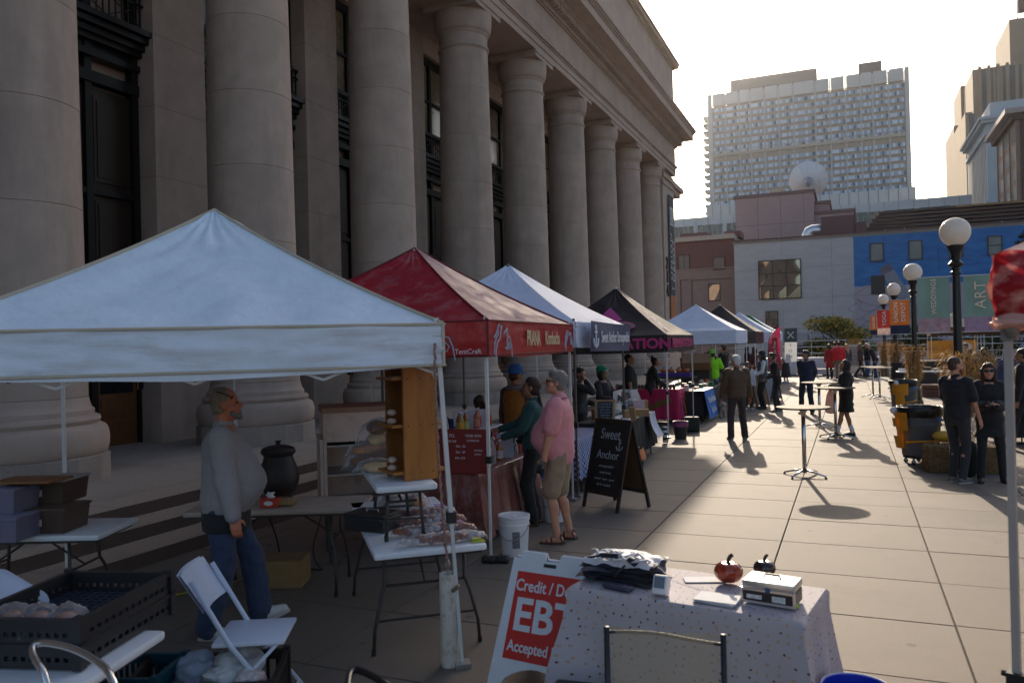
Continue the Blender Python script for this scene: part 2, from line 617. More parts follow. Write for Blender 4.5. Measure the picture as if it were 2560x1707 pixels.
dglass = MB().box((-.01, -.36, .95), (0, .36, 2.1)).mesh('door_glass', GLASSD)
dhand = MB().tube([(.02, .42, 1.0), (.07, .42, 1.0), (.07, .42, 1.35), (.02, .42, 1.35)], .012, 6).mesh('handle', M('brass', (.4, .26, .09), .35, metal=.9))
for k in range(9):
 yc = (CY[k] + CY[k + 1]) / 2
 L0 = Vector((-12.45 + 12, yc - 18, TZ))
 link('bay_frame', bay_frame, stn, L0)
 link('bay_cornice', bay_cor, stn, L0)
 link('railing', bay_rail, stn, L0)
 for i, yy in enumerate((-1.06, 0, 1.06)):
  d = link('door', door_me, stn, L0 + Vector((-.02, yy, .0)))
  link('door_glass', dglass, d)
  link('handle', dhand, d)
  p = link('pane', pane_d, stn, L0 + Vector((-.03, yy, 2.3)))
  p.scale = (1, 1.1, .5)
  for z in (2.95, 4.65):
   q = link('wood_panel', panel, stn, L0 + Vector((-.03, yy, z)))
   q.scale = (1, 1.1, 1.02 if z < 4 else 1.15)
  for z, s_ in ((8.55, 1.02), (9.6, 1.16)):
   p = link('pane', pane_u, stn, L0 + Vector((-.03, yy, z)))
   p.scale = (1, 1.1, s_)
 q = MB().box((-12.62, yc - W_ - .05, TZ + 10.95), (-12.2, yc + W_ + .05, TZ + 11.53))
 sp(q, 'lintel', LIME2)
# soffit of the portico
sp(MB().box((-12.6, -14, 11.934), (-9.7, YEND - .6, 12.2)), 'portico_ceiling', LIME2)
for y in CY:
 sp(MB().box((-12.0, y - .5, 11.80), (-9.75, y + .5, 11.933)), 'ceiling_beam', LIME2)
# entablature, layer on layer; each layer turns the far corner
XF = -9.46
def layer(z0, z1, pr, name):
 sp(MB().box((-29.9, -14, z0), (XF + pr, YEND + pr, z1)), name, LIME2)
for z0, z1, pr, nm in ((11.935, 12.14, 0, 'architrave_band'), (12.14, 12.36, .035, 'architrave_band'), (12.36, 12.42, .07, 'taenia'), (12.42, 12.52, .13, 'taenia'), (12.52, 13.60, .01, 'frieze'), (13.60, 13.66, .08, 'bed_moulding'), (13.66, 13.76, .15, 'bed_moulding'), (13.76, 14.02, .20, 'dentil_band'), (14.02, 14.10, .42, 'ovolo'), (14.10, 14.18, .50, 'ovolo'), (14.18, 14.52, .95, 'corona'), (14.52, 14.60, 1.0, 'cymatium'), (14.60, 14.68, 1.06, 'cymatium'), (14.68, 14.80, 1.12, 'cymatium'), (14.80, 15.0, .75, 'cornice_slope'), (15.0, 15.4, .35, 'blocking_course'), (15.4, 18.35, .0, 'attic_wall'), (18.35, 18.45, .12, 'attic_cornice'), (18.45, 18.62, .3, 'attic_cornice'), (18.62, 18.74, .36, 'attic_cornice'), (18.74, 19.25, .02, 'parapet')):
 layer(z0, z1, pr, nm)
dn = MB()
y = -4.0
while y < YEND + .3:
 dn.box((XF + .19, y, 13.78), (XF + .38, y + .13, 14.015))
 y += .25
x = XF + .2
while x > -14:
 dn.box((x, YEND + .19, 13.78), (x + .13, YEND + .38, 14.015))
 x -= .25
o = sp(dn, 'dentil_course', LIME2)
o['kind'] = 'stuff'
# vertical block joints in attic and frieze
jb = MB()
for i in range(34):
 y = -4 + 1.55 * i
 if y < YEND:
  jb.box((XF + .0115, y, 12.53), (XF + .0125, y + .008, 13.59))
  jb.box((XF + .0005, y + .7, 15.45), (XF + .0015, y + .708, 18.3))
for z in (16.4, 17.4):
 jb.box((XF + .0005, -4, z), (XF + .0018, YEND, z + .008))
o = sp(jb, 'joint', MATS['stone_joint'])
o['kind'] = 'stuff'
# end pier with the banner, and the low wing beyond
pr_ = MB().box((-14, 45.4, TZ), (-9.7, 48.5, 11.934)).box((-14, 45.3, 11.5), (-9.6, 48.6, 11.75)).box((-14, 45.2, TZ), (-9.5, 48.7, TZ + .9))
sp(pr_, 'end_pier', LIME)
sp(MB().box((-13, 45.34, 11.1), (-9.64, 48.56, 11.25)), 'pier_moulding', LIME)
wing = MB().box((-30, 48.2, 0), (-10.9, 52.5, 11.2))
sp(wing, 'low_wing', LIME2)
for z0, z1, pr in ((11.2, 11.5, .3), (11.5, 11.8, .7), (11.8, 12.1, .9), (12.1, 12.6, .1)):
 sp(MB().box((-30, 48.3, z0), (-10.9 + pr, 52.5 + pr, z1)), 'wing_cornice', LIME2)
# numerals and long banner
NUM = M('dark_numerals', (.03, .028, .027), .5)
for ch, z in (('2', 6.55), ('1', 5.75), ('4', 4.95)):
 text(ch, .95, NUM, stn, facing((-9.66 + 12, 45.95 - 18, z), (0, 1, 0), (0, 0, 1)), 'numeral', extr=.04, bold=.02)
BN_D = M('banner_charcoal', (.035, .037, .045), .75, .1, 4)
BN_O = M('banner_rust', (.38, .12, .035), .75, .1, 4)
BN_T = M('banner_lettering', (.55, .56, .58), .75)
ban = thing('long_banner', 'tall charcoal and rust banner with white lettering on the station pier', 'banner', (-9.66, 47.25, 3.3))
ban_m = MB().grid(lambda u, v: (.03 + .012 * sin(9 * v + 2 * u), -.72 + 1.44 * u, 1.45 + v * 5.85), 4, 30).build('cloth', BN_D, ban, True)
MB().grid(lambda u, v: (.03 + .012 * sin(9 * v * .25 - .6 + 2 * u), -.72 + 1.44 * u, v * 1.45), 4, 10).build('lower_panel', BN_O, ban, True)
MB().tube([(.04, -.78, 7.32), (.04, .78, 7.32)], .025, 8).tube([(.04, -.78, -.01), (.04, .78, -.01)], .025, 8).build('rod', DSTEEL, ban)
up = facing((.06, -.22, 3.9), (0, 0, 1), (0, -1, 0))
text('UNION', .66, BN_T, ban, facing((.06, -.28, 3.75), (0, 0, 1), (0, -1, 0)), sx=1.1, space=1.25)
text('DEPOT', .66, BN_T, ban, facing((.06, .32, 3.55), (0, 0, 1), (0, -1, 0)), sx=1.1, space=1.2)
text('SAINT PAUL', .16, BN_T, ban, facing((.06, 0, 1.85), (0, 1, 0), (0, 0, 1)), sx=1.0)
em = MB()
for i in range(5):
 em.box((.055, -.42 + .19 * i, 5.75), (.06, -.32 + .19 * i, 6.5))
em.box((.055, -.5, 6.5), (.06, .5, 6.65)).box((.055, -.5, 5.6), (.06, .5, 5.72))
em.build('emblem', BN_T, ban)

# ================================================================== GREY AND BLUE MURAL BUILDING
YW = 75.0
def rect(mb, px0, py0, px1, py1, Y, d0, d1):
 # a box on the plane Y seen between two pixels, from Y-d0 (towards us) to Y+d1
 a, b = PY(px0, py0, Y), PY(px1, py1, Y)
 return mb.box((min(a.x, b.x), Y - d0, min(a.z, b.z)), (max(a.x, b.x), Y + d1, max(a.z, b.z)))
def mural_mat():
 m = bpy.data.materials.new('mural_wall')
 m.use_nodes = True
 N, L = m.node_tree.nodes, m.node_tree.links
 b = N['Principled BSDF']
 b.inputs['Roughness'].default_value = .9
 geo = N.new('ShaderNodeNewGeometry')
 sep = N.new('ShaderNodeSeparateXYZ')
 L.new(geo.outputs['Position'], sep.inputs[0])
 nz = N.new('ShaderNodeTexNoise')
 nz.inputs['Scale'].default_value = .35
 L.new(geo.outputs['Position'], nz.inputs['Vector'])
 def mth(op, a, bb, c=None):
  n = N.new('ShaderNodeMath')
  n.operation = op
  for i, q in enumerate((a, bb)):
   if isinstance(q, (int, float)):
    n.inputs[i].default_value = q
   else:
    L.new(q, n.inputs[i])
  return n.outputs[0]
 xr = mth('GREATER_THAN', sep.outputs['X'], PY(2134, 650, YW).x)
 # lower edge of the blue: flat for the first metres, then wavy and higher
 ze = mth('ADD', mth('MULTIPLY', nz.outputs['Fac'], 1.4), PY(2200, 716, YW).z - .7)
 zg = mth('GREATER_THAN', sep.outputs['Z'], ze)
 zt = mth('LESS_THAN', sep.outputs['Z'], PY(2134, 592, YW).z)
 blue = mth('MULTIPLY', mth('MULTIPLY', xr, zg), zt)
 n2 = N.new('ShaderNodeTexNoise')
 n2.inputs['Scale'].default_value = 1.1
 n2.inputs['Detail'].default_value = 7
 mp = N.new('ShaderNodeMapping')
 mp.inputs['Scale'].default_value = (1, 1, 3)
 L.new(geo.outputs['Position'], mp.inputs[0])
 L.new(mp.outputs[0], n2.inputs['Vector'])
 cb = N.new('ShaderNodeValToRGB')
 cb.color_ramp.elements[0].position = .35
 cb.color_ramp.elements[0].color = (.03, .13, .36, 1)
 cb.color_ramp.elements[1].position = .7
 cb.color_ramp.elements[1].color = (.045, .19, .46, 1)
 L.new(n2.outputs['Fac'], cb.inputs[0])
 cg = N.new('ShaderNodeValToRGB')
 cg.color_ramp.elements[0].position = .3
 cg.color_ramp.elements[0].color = (.35, .365, .39, 1)
 cg.color_ramp.elements[1].position = .7
 cg.color_ramp.elements[1].color = (.41, .425, .445, 1)
 L.new(n2.outputs['Fac'], cg.inputs[0])
 mx = N.new('ShaderNodeMix')
 mx.data_type = 'RGBA'
 L.new(blue, mx.inputs[0])
 L.new(cg.outputs[0], mx.inputs[6])
 L.new(cb.outputs[0], mx.inputs[7])
 # pale mauve painted field below the blue
 lo = mth('MULTIPLY', xr, mth('SUBTRACT', 1.0, zg))
 m2 = N.new('ShaderNodeMix')
 m2.data_type = 'RGBA'
 L.new(lo, m2.inputs[0])
 L.new(mx.outputs[2], m2.inputs[6])
 m2.inputs[7].default_value = (.34, .32, .37, 1)
 L.new(m2.outputs[2], b.inputs['Base Color'])
 return m
XL, XR_, ZT = PY(1835, 640, YW).x, 40.0, 11.05
mur = thing('mural_building', 'low grey building with a bright blue painted mural wall', 'building', (10, YW, 0))
MURM = mural_mat()
def mp_(mb, name, mat, par=mur, smooth=False):
 o = mb.build(name, mat, par, smooth)
 o.location = -par.location
 return o
# wall built of big panels with thin grooves
nx, nz_ = 12, 4
ZL = [0, 2.9, 5.6, 8.3, ZT - .3]
for i in range(nx):
 for j in range(nz_):
  x0 = XL + (XR_ - XL) * i / nx
  x1 = XL + (XR_ - XL) * (i + 1) / nx
  mp_(MB().box((x0 + .012, YW, ZL[j] + .012), (x1 - .012, YW + .3, ZL[j + 1] - .012)), 'wall_panel', MURM)
mp_(MB().box((XL + .05, YW + .06, 0), (XR_, YW + 18, ZT - .2)), 'wall_core', M('wall_core', (.18, .18, .18), .9))
mp_(MB().box((XL - .1, YW - .12, ZT - .3), (XR_, YW + 18, ZT - .12)), 'parapet', M('parapet_taupe', (.22, .20, .19), .8))
mp_(MB().box((XL - .15, YW - .2, ZT - .12), (XR_, YW + 18, ZT)), 'coping', M('coping_maroon', (.10, .045, .045), .6))
WFR = M('window_frame_dark', (.025, .022, .02), .5)
WGL = M('window_grey_glass', (.09, .105, .12), .15, .15, .6, spec=.6)
WREF = M('window_mirror', (.32, .30, .27), .03, .0, metal=.85)
def window(par, px0, py0, px1, py1, Y, glass, nxp=1, nyp=1, dep=.05):
 a, b = PY(px0, py0, Y), PY(px1, py1, Y)
 cx, cz, w, h = (a.x + b.x) / 2, (a.z + b.z) / 2, abs(b.x - a.x), abs(a.z - b.z)
 t = .09
 mb = MB()
 mb.box((cx - w / 2 - t, Y - dep - .05, cz - h / 2 - t), (cx - w / 2, Y + .1, cz + h / 2 + t)).box((cx + w / 2, Y - dep - .05, cz - h / 2 - t), (cx + w / 2 + t, Y + .1, cz + h / 2 + t))
 mb.box((cx - w / 2, Y - dep - .052, cz + h / 2), (cx + w / 2, Y + .1, cz + h / 2 + t)).box((cx - w / 2, Y - dep - .07, cz - h / 2 - t), (cx + w / 2, Y + .1, cz - h / 2))
 for i in range(1, nxp):
  x = cx - w / 2 + w * i / nxp
  mb.box((x - .04, Y - dep - .04, cz - h / 2), (x + .04, Y, cz + h / 2))
 for i in range(1, nyp):
  z = cz - h / 2 + h * i / nyp
  mb.box((cx - w / 2, Y - dep - .035, z - .04), (cx + w / 2, Y, z + .04))
 f = mp_(mb, 'window', WFR, par)
 for i in range(nxp):
  for j in range(nyp):
   x0, x1 = cx - w / 2 + w * i / nxp, cx - w / 2 + w * (i + 1) / nxp
   z0, z1 = cz - h / 2 + h * j / nyp, cz - h / 2 + h * (j + 1) / nyp
   tl = random.uniform(-.012, .012)
   MB().add([(x0, Y - dep + tl, z0), (x1, Y - dep - tl, z0), (x1, Y - dep + tl * .5, z1), (x0, Y - dep - tl * .3, z1)], [(0, 1, 2, 3)]).build('pane', glass, f)
window(mur, 1897.6, 655, 2002, 743, YW, WREF, 3, 3)
window(mur, 1916, 780, 1944, 818.5, YW, WREF, 1, 2)
window(mur, 2177, 611.5, 2207, 650, YW, WGL)
window(mur, 2273.7, 604.6, 2303.9, 645.6, YW, WGL)
window(mur, 2180, 692, 2210, 731.5, YW, WFR)
window(mur, 2471, 593, 2503, 634, YW, WGL, 1, 2)
window(mur, 2375, 598, 2405, 640, YW, WGL)
# painted paintbrush of the mural and its thin squiggles
pb = MB()
a, b = PY(2212, 668, YW), PY(2290, 790, YW)
dirv = (b - a).normalized()
nrm = Vector((-dirv.z, 0, dirv.x))
def quad(mb, p, q, w0, w1, y):
 mb.add([(p.x - nrm.x * w0, y, p.z - nrm.z * w0), (p.x + nrm.x * w0, y, p.z + nrm.z * w0), (q.x + nrm.x * w1, y, q.z + nrm.z * w1), (q.x - nrm.x * w1, y, q.z - nrm.z * w1)], [(0, 1, 2, 3)])
quad(pb, a, b, .5, .55, YW - .012)
mp_(pb, 'painted_pencil', M('mural_pencil_grey', (.22, .235, .29), .9, .5, 7, stretch=(3, 1, 1)))
pb = MB()
quad(pb, a - dirv * .1, a + dirv * .5, .5, .5, YW - .016)
mp_(pb, 'painted_pencil_tip', M('mural_pencil_tip', (.13, .12, .16), .9, .5, 9))
sq = MB()
for (cx_, cz_, rr) in ((2190, 745, 1.6), (2160, 775, 1.1), (2230, 800, 2.0), (2255, 770, 1.4), (2200, 830, 1.7), (2330, 790, 1.5)):
 c = PY(cx_, cz_, YW)
 pts = [(c.x + rr * (1 + .25 * sin(5 * t)) * cos(t), YW - .012, c.z + .6 * rr * sin(t) * (1 + .3 * cos(3 * t))) for t in [i * .28 for i in range(18)]]
 sq.tube(pts, .018, 4)
mp_(sq, 'painted_line', M('mural_line', (.07, .07, .09), .9))
# roof vents seen as pale peaks
for px in (1905, 1948, 2214, 2262, 2506):
 c = PY(px, 594, YW + 4)
 mp_(MB().lathe([(.55, 0), (.55, .12), (.02, .5)], 4, Matrix.Translation((c.x, YW + 4, ZT + .05))), 'roof_vent', M('vent_white', (.7, .7, .72), .4))
# rooftop plant: dark red box and silver duct
pb = thing('rooftop_plant', 'dark red plant room standing on the mural building roof', 'roof box', (PY(2096, 560, YW + 5).x, YW + 5, ZT))
rb = MB()
rect(rb, 2053, 543, 2137, 590, YW + 5, 0, 4)
mp_(rb, 'box', M('plant_red', (.10, .045, .05), .6, .1, 2), pb)
rb = MB()
rect(rb, 2137, 556, 2166, 590, YW + 5.3, 0, 3)
mp_(rb, 'side_box', MATS['plant_red'], pb)
dt = thing('silver_duct', 'curved silver ventilation duct on the mural building roof', 'duct', (PY(2030, 580, YW + 5.5).x, YW + 5.5, ZT))
c0, c1 = PY(2020, 592, YW + 5.6), PY(2056, 575, YW + 5.6)
mp_(MB().tube([(c0.x, YW + 5.6, ZT), (c0.x, YW + 5.6, c1.z - .35), (c0.x + .12, YW + 5.6, c1.z - .1), (c0.x + .4, YW + 5.6, c1.z), (c1.x + .1, YW + 5.6, c1.z)], .55, 14), 'pipe', M('duct_metal', (.55, .57, .6), .3, .1, 3, metal=.9), dt, True)

# ------------------------------------------------------------------ brick wing on the left
YBk = 79.0
br = thing('brick_building', 'reddish brick building between the station and the mural wall', 'building', (PY(1765, 700, YBk).x, YBk, 0))
def brick_mat():
 m = bpy.data.materials.new('red_brick')
 m.use_nodes = True
 N, L = m.node_tree.nodes, m.node_tree.links
 b = N['Principled BSDF']
 b.inputs['Roughness'].default_value = .9
 t = N.new('ShaderNodeTexBrick')
 t.inputs['Scale'].default_value = 2.2
 t.inputs['Color1'].default_value = (.19, .075, .07, 1)
 t.inputs['Color2'].default_value = (.14, .06, .055, 1)
 t.inputs['Mortar'].default_value = (.15, .12, .11, 1)
 t.inputs['Mortar Size'].default_value = .015
 geo = N.new('ShaderNodeNewGeometry')
 mp = N.new('ShaderNodeMapping')
 mp.inputs['Rotation'].default_value = (radians(90), 0, 0)
 L.new(geo.outputs['Position'], mp.inputs[0])
 L.new(mp.outputs[0], t.inputs['Vector'])
 L.new(t.outputs['Color'], b.inputs['Base Color'])
 return m
BRICK = brick_mat()
STUC = M('mauve_stucco', (.27, .20, .18), .9, .08, 1.5)
ab = MB()
zc = PY(1700, 677, YBk).z
zt = PY(1700, 606, YBk).z
xb0, xb1 = -30, PY(1838, 700, YBk).x
mp_(MB().box((xb0, YBk, zc), (xb1, YBk + 12, zt)), 'brick_wall', BRICK, br)
mp_(MB().box((xb0, YBk - .05, 0), (xb1, YBk + 12, zc - .02)), 'lower_wall', STUC, br)
mp_(MB().box((xb0, YBk - .15, zc - .02), (xb1, YBk + .3, zc + .12)), 'band', M('stone_band', (.25, .19, .17), .85), br)
mp_(MB().box((xb0, YBk - .35, zt), (xb1, YBk + 12, zt + .45)), 'cornice', M('cornice_tan', (.42, .36, .30), .85), br)
for px0, px1, py0, py1 in ((1700, 1768, 560, 578), (1775, 1800, 566, 580), (1810, 1850, 556, 574)):
 q = MB()
 rect(q, px0, py1 + 20, px1, py0 + 20, YBk + 2, 0, 3)
 mp_(q, 'roof_parapet', BRICK, br)
for px in range(0, 3):
 xx = xb0 + 8 + px * 5.5
window(br, 1697, 640, 1723, 673, YBk, WGL, 2, 1)
window(br, 1785, 645.6, 1810.6, 672, YBk, WGL)
window(br, 1772.6, 712, 1799.7, 749.7, YBk, WREF)
for px0, px1 in ((1728, 1832), (1700, 1724)):
 q = MB()
 a, b = PY(px0, 700, YBk), PY(px1, 760, YBk)
 q.box((a.x, YBk - .09, 0), (a.x + .12, YBk - .05, a.z)).box((a.x, YBk - .09, a.z - .1), (b.x, YBk - .051, a.z))
 mp_(q, 'panel_line', M('panel_groove', (.12, .085, .08), .9), br)

# ------------------------------------------------------------------ mauve stepped block behind
YM = 92.0
mv = thing('mauve_building', 'windowless mauve stepped building behind the mural wall', 'building', (PY(1930, 540, YM).x, YM, 0))
MAU = M('mauve_panel', (.33, .235, .235), .85, .07, 1.2)
MAU2 = M('mauve_coping', (.16, .10, .10), .8)
ztops = []
for i, (px0, px1, pyt) in enumerate(((1837, 2034, 490), (2034, 2073, 505), (2034, 2136, 531))):
 a, b = PY(px0, pyt, YM), PY(px1, pyt, YM)
 yy = YM + (0, 1.5, .6)[i]
 zt = (a.z + b.z) / 2
 mp_(MB().box((a.x, yy, 0), (b.x, yy + 16 - i, zt)), 'block', MAU, mv)
 mp_(MB().box((a.x - .15, yy - .15, zt), (b.x + .15, yy + 16 - i, zt + .35)), 'coping', MAU2, mv)
 if i == 0:
  zroof = zt + .35
  k = 1
  while a.x + 2.4 * k < b.x:
   mp_(MB().box((a.x + 2.4 * k, yy - .01, 8), (a.x + 2.4 * k + .05, yy + .01, zt)), 'panel_line', MAU2, mv)
   k += 1
  for z in (12.2, 14.6):
   mp_(MB().box((a.x, yy - .008, z), (b.x, yy + .01, z + .05)), 'panel_line', MAU2, mv)
# satellite dishes on its roof
def dish(label, px, py_top, py_bot, Y, rpx, tilt, mat_):
 c = PY(px, (py_top + py_bot) / 2, Y)
 d = ray(px, 800).dot(_w)
 R_ = rpx / FPX * (Vector((c.x, c.y, 0)).length * cos(YAW * .3))
 t = thing('satellite_dish', label, 'satellite dish', (c.x, Y, zroof))
 hz = c.z - zroof
 m = Matrix.Translation((0, 0, hz)) @ Matrix.Rotation(tilt, 4, 'X')
 prof = [(max(R_ * i / 8, .01), .55 * R_ * (i / 8) ** 2) for i in range(9)]
 MB().lathe(prof, 26, m, cap=False).build('reflector', mat_, t, True)
 rb = MB()
 for k in range(12):
  an = 2 * pi * k / 12
  rb.tube([m @ Vector((R_ * f * cos(an), R_ * f * sin(an), .55 * R_ * f * f - .05)) for f in (.25, .6, 1.0)], .04, 4)
 rb.build('rib', M('dish_rib', (.55, .56, .58), .5), t)
 MB().tube([(0, 0, 0), (0, 0, hz - .1 * R_)], .3, 8).box((-.7, -.5, 0), (.7, .5, .5)).build('mount', GSTEEL, t)
 MB().tube([m @ Vector((0, 0, 0)), m @ Vector((0, 0, -.55 * R_))], [R_ * .28, R_ * .12], 10).build('feed_housing', GSTEEL, t)
 lad = MB()
 for k in range(5):
  lad.box((R_ * .15, -.9, hz - .5 * R_ + k * .3), (R_ * .6, -.86, hz - .5 * R_ + k * .3 + .04))
 lad.box((R_ * .15, -.9, hz - .9 * R_), (R_ * .18, -.86, hz - .0)).box((R_ * .57, -.9, hz - .9 * R_), (R_ * .6, -.86, hz))
 lad.build('ladder', GSTEEL, t)
DISH = M('dish_white', (.62, .63, .65), .6, .06, .6)
dish('big white satellite dish on the mauve building roof', 2020, 416, 494, YM + 8, 44, radians(-68), DISH)
dish('small cream satellite dish low behind the mauve roof', 1943, 478, 500, YM + 7, 19, radians(-10), M('dish_cream', (.6, .54, .40), .6))

# ------------------------------------------------------------------ brown louvred structure on the right
YG = 95.0
gr = thing('louvred_building', 'dark brown louvred building stepping up above the blue mural', 'building', (PY(2400, 540, YG).x, YG, 0))
LOU = M('louvre_brown', (.075, .045, .038), .7, .15, 2)
LOU2 = M('louvre_light', (.30, .21, .17), .6, .2, 2)
x0, x1 = PY(2211, 540, YG).x, 60
zt0 = PY(2330, 512, YG).z
zb0 = PY(2330, 585, YG).z - .6
mp_(MB().box((x0 + 3, YG + 2, 0), (x1, YG + 15, zt0 - .4)), 'core', LOU, gr)
nrow = 9
for k in range(nrow):
 z = zb0 + (zt0 - zb0) * k / nrow
 xs = x0 - 3.2 + 3.0 * k / nrow
 mp_(MB().box((xs, YG - .1 + .12 * k, z), (x1, YG + 1.2 + .12 * k, z + (zt0 - zb0) / nrow * .62)), 'louvre', LOU, gr)
 mp_(MB().box((xs - .35, YG - .16 + .12 * k, z + .02), (xs - .005, YG + .3, z + .22)), 'bracket', LOU2, gr)
mp_(MB().box((PY(2390, 520, YG).x, YG - .25, PY(2390, 516, YG).z - .1), (x1, YG, PY(2390, 516, YG).z)), 'light_strip', M('strip_orange', (.42, .22, .08), .6), gr)
for k in range(16):
 xx = x0 + 1 + 3.2 * k
 mp_(MB().box((xx, YG - .2, zb0 - 2.2), (xx + .35, YG + .2, zb0)), 'bracket', LOU2, gr)
 mp_(MB().box((xx + .9, YG + .3, zb0 - 1.8), (xx + 2.3, YG + .5, zb0 - .6)), 'pane', M('louvre_window', (.38, .40, .43), .3), gr)
mp_(MB().box((x0 - 2, YG + .4, 0), (x1, YG + 2, zb0)), 'lower_wall', LOU, gr)

# ------------------------------------------------------------------ long grey hotel podium
YP = 205.0
pd = thing('podium_building', 'long low grey concrete building in front of the hotel tower', 'building', (PY(2000, 520, YP).x, YP, 0))
PCON = M('podium_concrete', (.50, .51, .52), .85, .05, .3)
a, b = PY(1600, 550, YP), PY(2430, 492, YP)
zt = (PY(1760, 540, YP).z + PY(2300, 500, YP).z) / 2
mp_(MB().box((a.x, YP, 0), (b.x, YP + 30, zt)), 'wall', PCON, pd)
PL = M('podium_line', (.25, .255, .265), .85)
x = a.x + 2
while x < b.x:
 mp_(MB().box((x, YP - .04, zt - 7), (x + .12, YP + .05, zt)), 'panel_line', PL, pd)
 x += 3.1
zr = PY(1770, 580, YP).z
h_ = 3.6
x = a.x
k = 0
while x < b.x - 6:
 mp_(MB().box((x + .4, YP - .06, zr - h_ / 2), (x + 6.6, YP + .1, zr + h_ / 2)), 'window', GLASSD, pd)
 mm = MB()
 for i in range(5):
  mm.box((x + .4 + 1.24 * i, YP - .14, zr - h_ / 2), (x + .52 + 1.24 * i, YP - .061, zr + h_ / 2))
 mp_(mm, 'mullion', PL, pd)
 x += 7.2
mp_(MB().box((a.x, YP - 1.2, zr - h_ / 2 - 1.4), (b.x, YP + .1, zr - h_ / 2 - .1)), 'ledge', M('ledge_white', (.6, .6, .6), .8), pd)

# ------------------------------------------------------------------ hotel tower
YH = 330.0
ht = thing('hotel_tower', 'wide pale slab tower with many rows of windows behind the market', 'building', (PY(2030, 400, YH).x, YH, 0))
TAN = M('hotel_tan', (.36, .29, .235), .85, .06, .2)
WHT = M('hotel_white', (.46, .46, .455), .85, .04, .2)
zx = [205, 293, 383, 455, 547, 641, 738, 880, 977, 1078, 1178, 1256, 1360, 1468]
bx = [PY(1700 + v / 2.6128, 215, YH).x for v in zx]
XLh, XRh = PY(1700 + 178 / 2.6128, 240, YH).x, PY(1700 + 1496 / 2.6128, 180, YH).x
ZH = 101.4
mp_(MB().box((XLh, YH, 0), (XRh, YH + 22, ZH - 5.2)), 'tower', TAN, ht)
mp_(MB().box((XLh, YH - .5, 0), (bx[0], YH + 1, ZH)), 'end_wall', WHT, ht)
mp_(MB().box((bx[-1], YH - .5, 0), (XRh, YH + 22, ZH)), 'end_wall', WHT, ht)
for i in range(13):
 mp_(MB().box((bx[i] + .35, YH - .6, ZH - 4.8), (bx[i + 1] - .35, YH + 2, ZH)), 'parapet_panel', WHT, ht)
for x in bx[1:-1]:
 mp_(MB().box((x - .26, YH - .5, 40), (x + .26, YH + .3, ZH - .6)), 'pier', WHT, ht)
CURT = M('hotel_curtain', (.52, .60, .70), .5, .06, .5)
HGL = M('hotel_glass', (.10, .13, .18), .25, .1, .5, spec=.6)
HGM = M('hotel_glass_mid', (.28, .36, .47), .3, .1, .5)
HFR = M('hotel_frame', (.5, .5, .5), .6)
wmesh = []
for s_ in range(5):
 random.seed(100 + s_)
 mb = MB()
 mi = []
 for i in range(6):
  mb.box((-.5 + i / 6 + .008, -.06, -.72), (-.5 + (i + 1) / 6 - .008, .02, .72))
  mi.append(random.choice((0, 0, 1, 2, 2)))
 me = mb.mesh('window', [CURT, HGL, HGM])
 for p in me.polygons:
  p.material_index = mi[p.index // 6]
 wmesh.append(me)
random.seed(5)
for r_ in range(19):
 z = PY(1700 + 1410 / 2.6128, (519 + 46.3 * r_ + (12 if r_ >= 9 else 0) - (8 if r_ == 8 else 0)) / 2.6128, YH).z
 if z < 45:
  break
 for i in range(13):
  o = link('window', random.choice(wmesh), ht, Vector(((bx[i] + bx[i + 1]) / 2, YH - .05, z)) - ht.location)
  o.scale = (bx[i + 1] - bx[i] - .62, 1, .98 if r_ != 8 else 1.6)
 mp_(MB().box((bx[0], YH - .35, z - 1.05), (bx[-1], YH, z - .82)), 'sill_band', M('hotel_sill', (.40, .34, .28), .85), ht)
z = PY(1700 + 1410 / 2.6128, 897 / 2.6128, YH).z
mp_(MB().box((bx[0], YH - .8, z), (bx[-1], YH, z + 1.2)), 'ledge', M('hotel_ledge', (.42, .36, .30), .85), ht)
for px0, px1, pyt, pyb in ((328, 893, 480, 560), (1168, 1320, 400, 470)):
 a, b = PY(1700 + px0 / 2.6128, 200, YH + 8), PY(1700 + px1 / 2.6128, 200, YH + 8)
 zt = PY(1700 + (px0 + px1) / 2 / 2.6128, (pyt + 6) / 2.6128, YH + 8).z
 mp_(MB().box((a.x, YH + 8, ZH - 6), (b.x, YH + 16, zt)), 'penthouse', M('penthouse_dark', (.13, .11, .115), .8), ht)
rl = MB()
a, b = PY(1700 + 895 / 2.6128, 180, YH + 6), PY(1700 + 1166 / 2.6128, 170, YH + 6)
for z in (ZH + 1, ZH + 2.2, ZH + 3.2):
 rl.tube([(a.x, YH + 6, z), (b.x, YH + 6, z)], .07, 4)
for i in range(10):
 xx = a.x + (b.x - a.x) * i / 9
 rl.tube([(xx, YH + 6, ZH - 3), (xx, YH + 6, ZH + 3.2)], .06, 4)
mp_(rl, 'roof_rail', GSTEEL, ht)
for i in range(20):
 z = ZH - 8 - i * 3.0
 mp_(MB().box((XLh - 2.2, YH + 1, z - 1.2), (XLh + .1, YH + 8, z - .1)), 'balcony', WHT, ht)
mp_(MB().box((XLh - .5, YH - 6, 0), (XRh + .8, YH - .6, PY(1700 + 1200 / 2.6128, 1250 / 2.6128, YH - 6).z)), 'base_block', PCON, ht)
zb = PY(1700 + 1200 / 2.6128, 1250 / 2.6128, YH - 6).z
for i in range(22):
 xx = XLh + (XRh - XLh) * (i + .5) / 22
 mp_(MB().box((xx, YH - 6.15, 20), (xx + .25, YH - 6.001, zb)), 'panel_line', PL, ht)

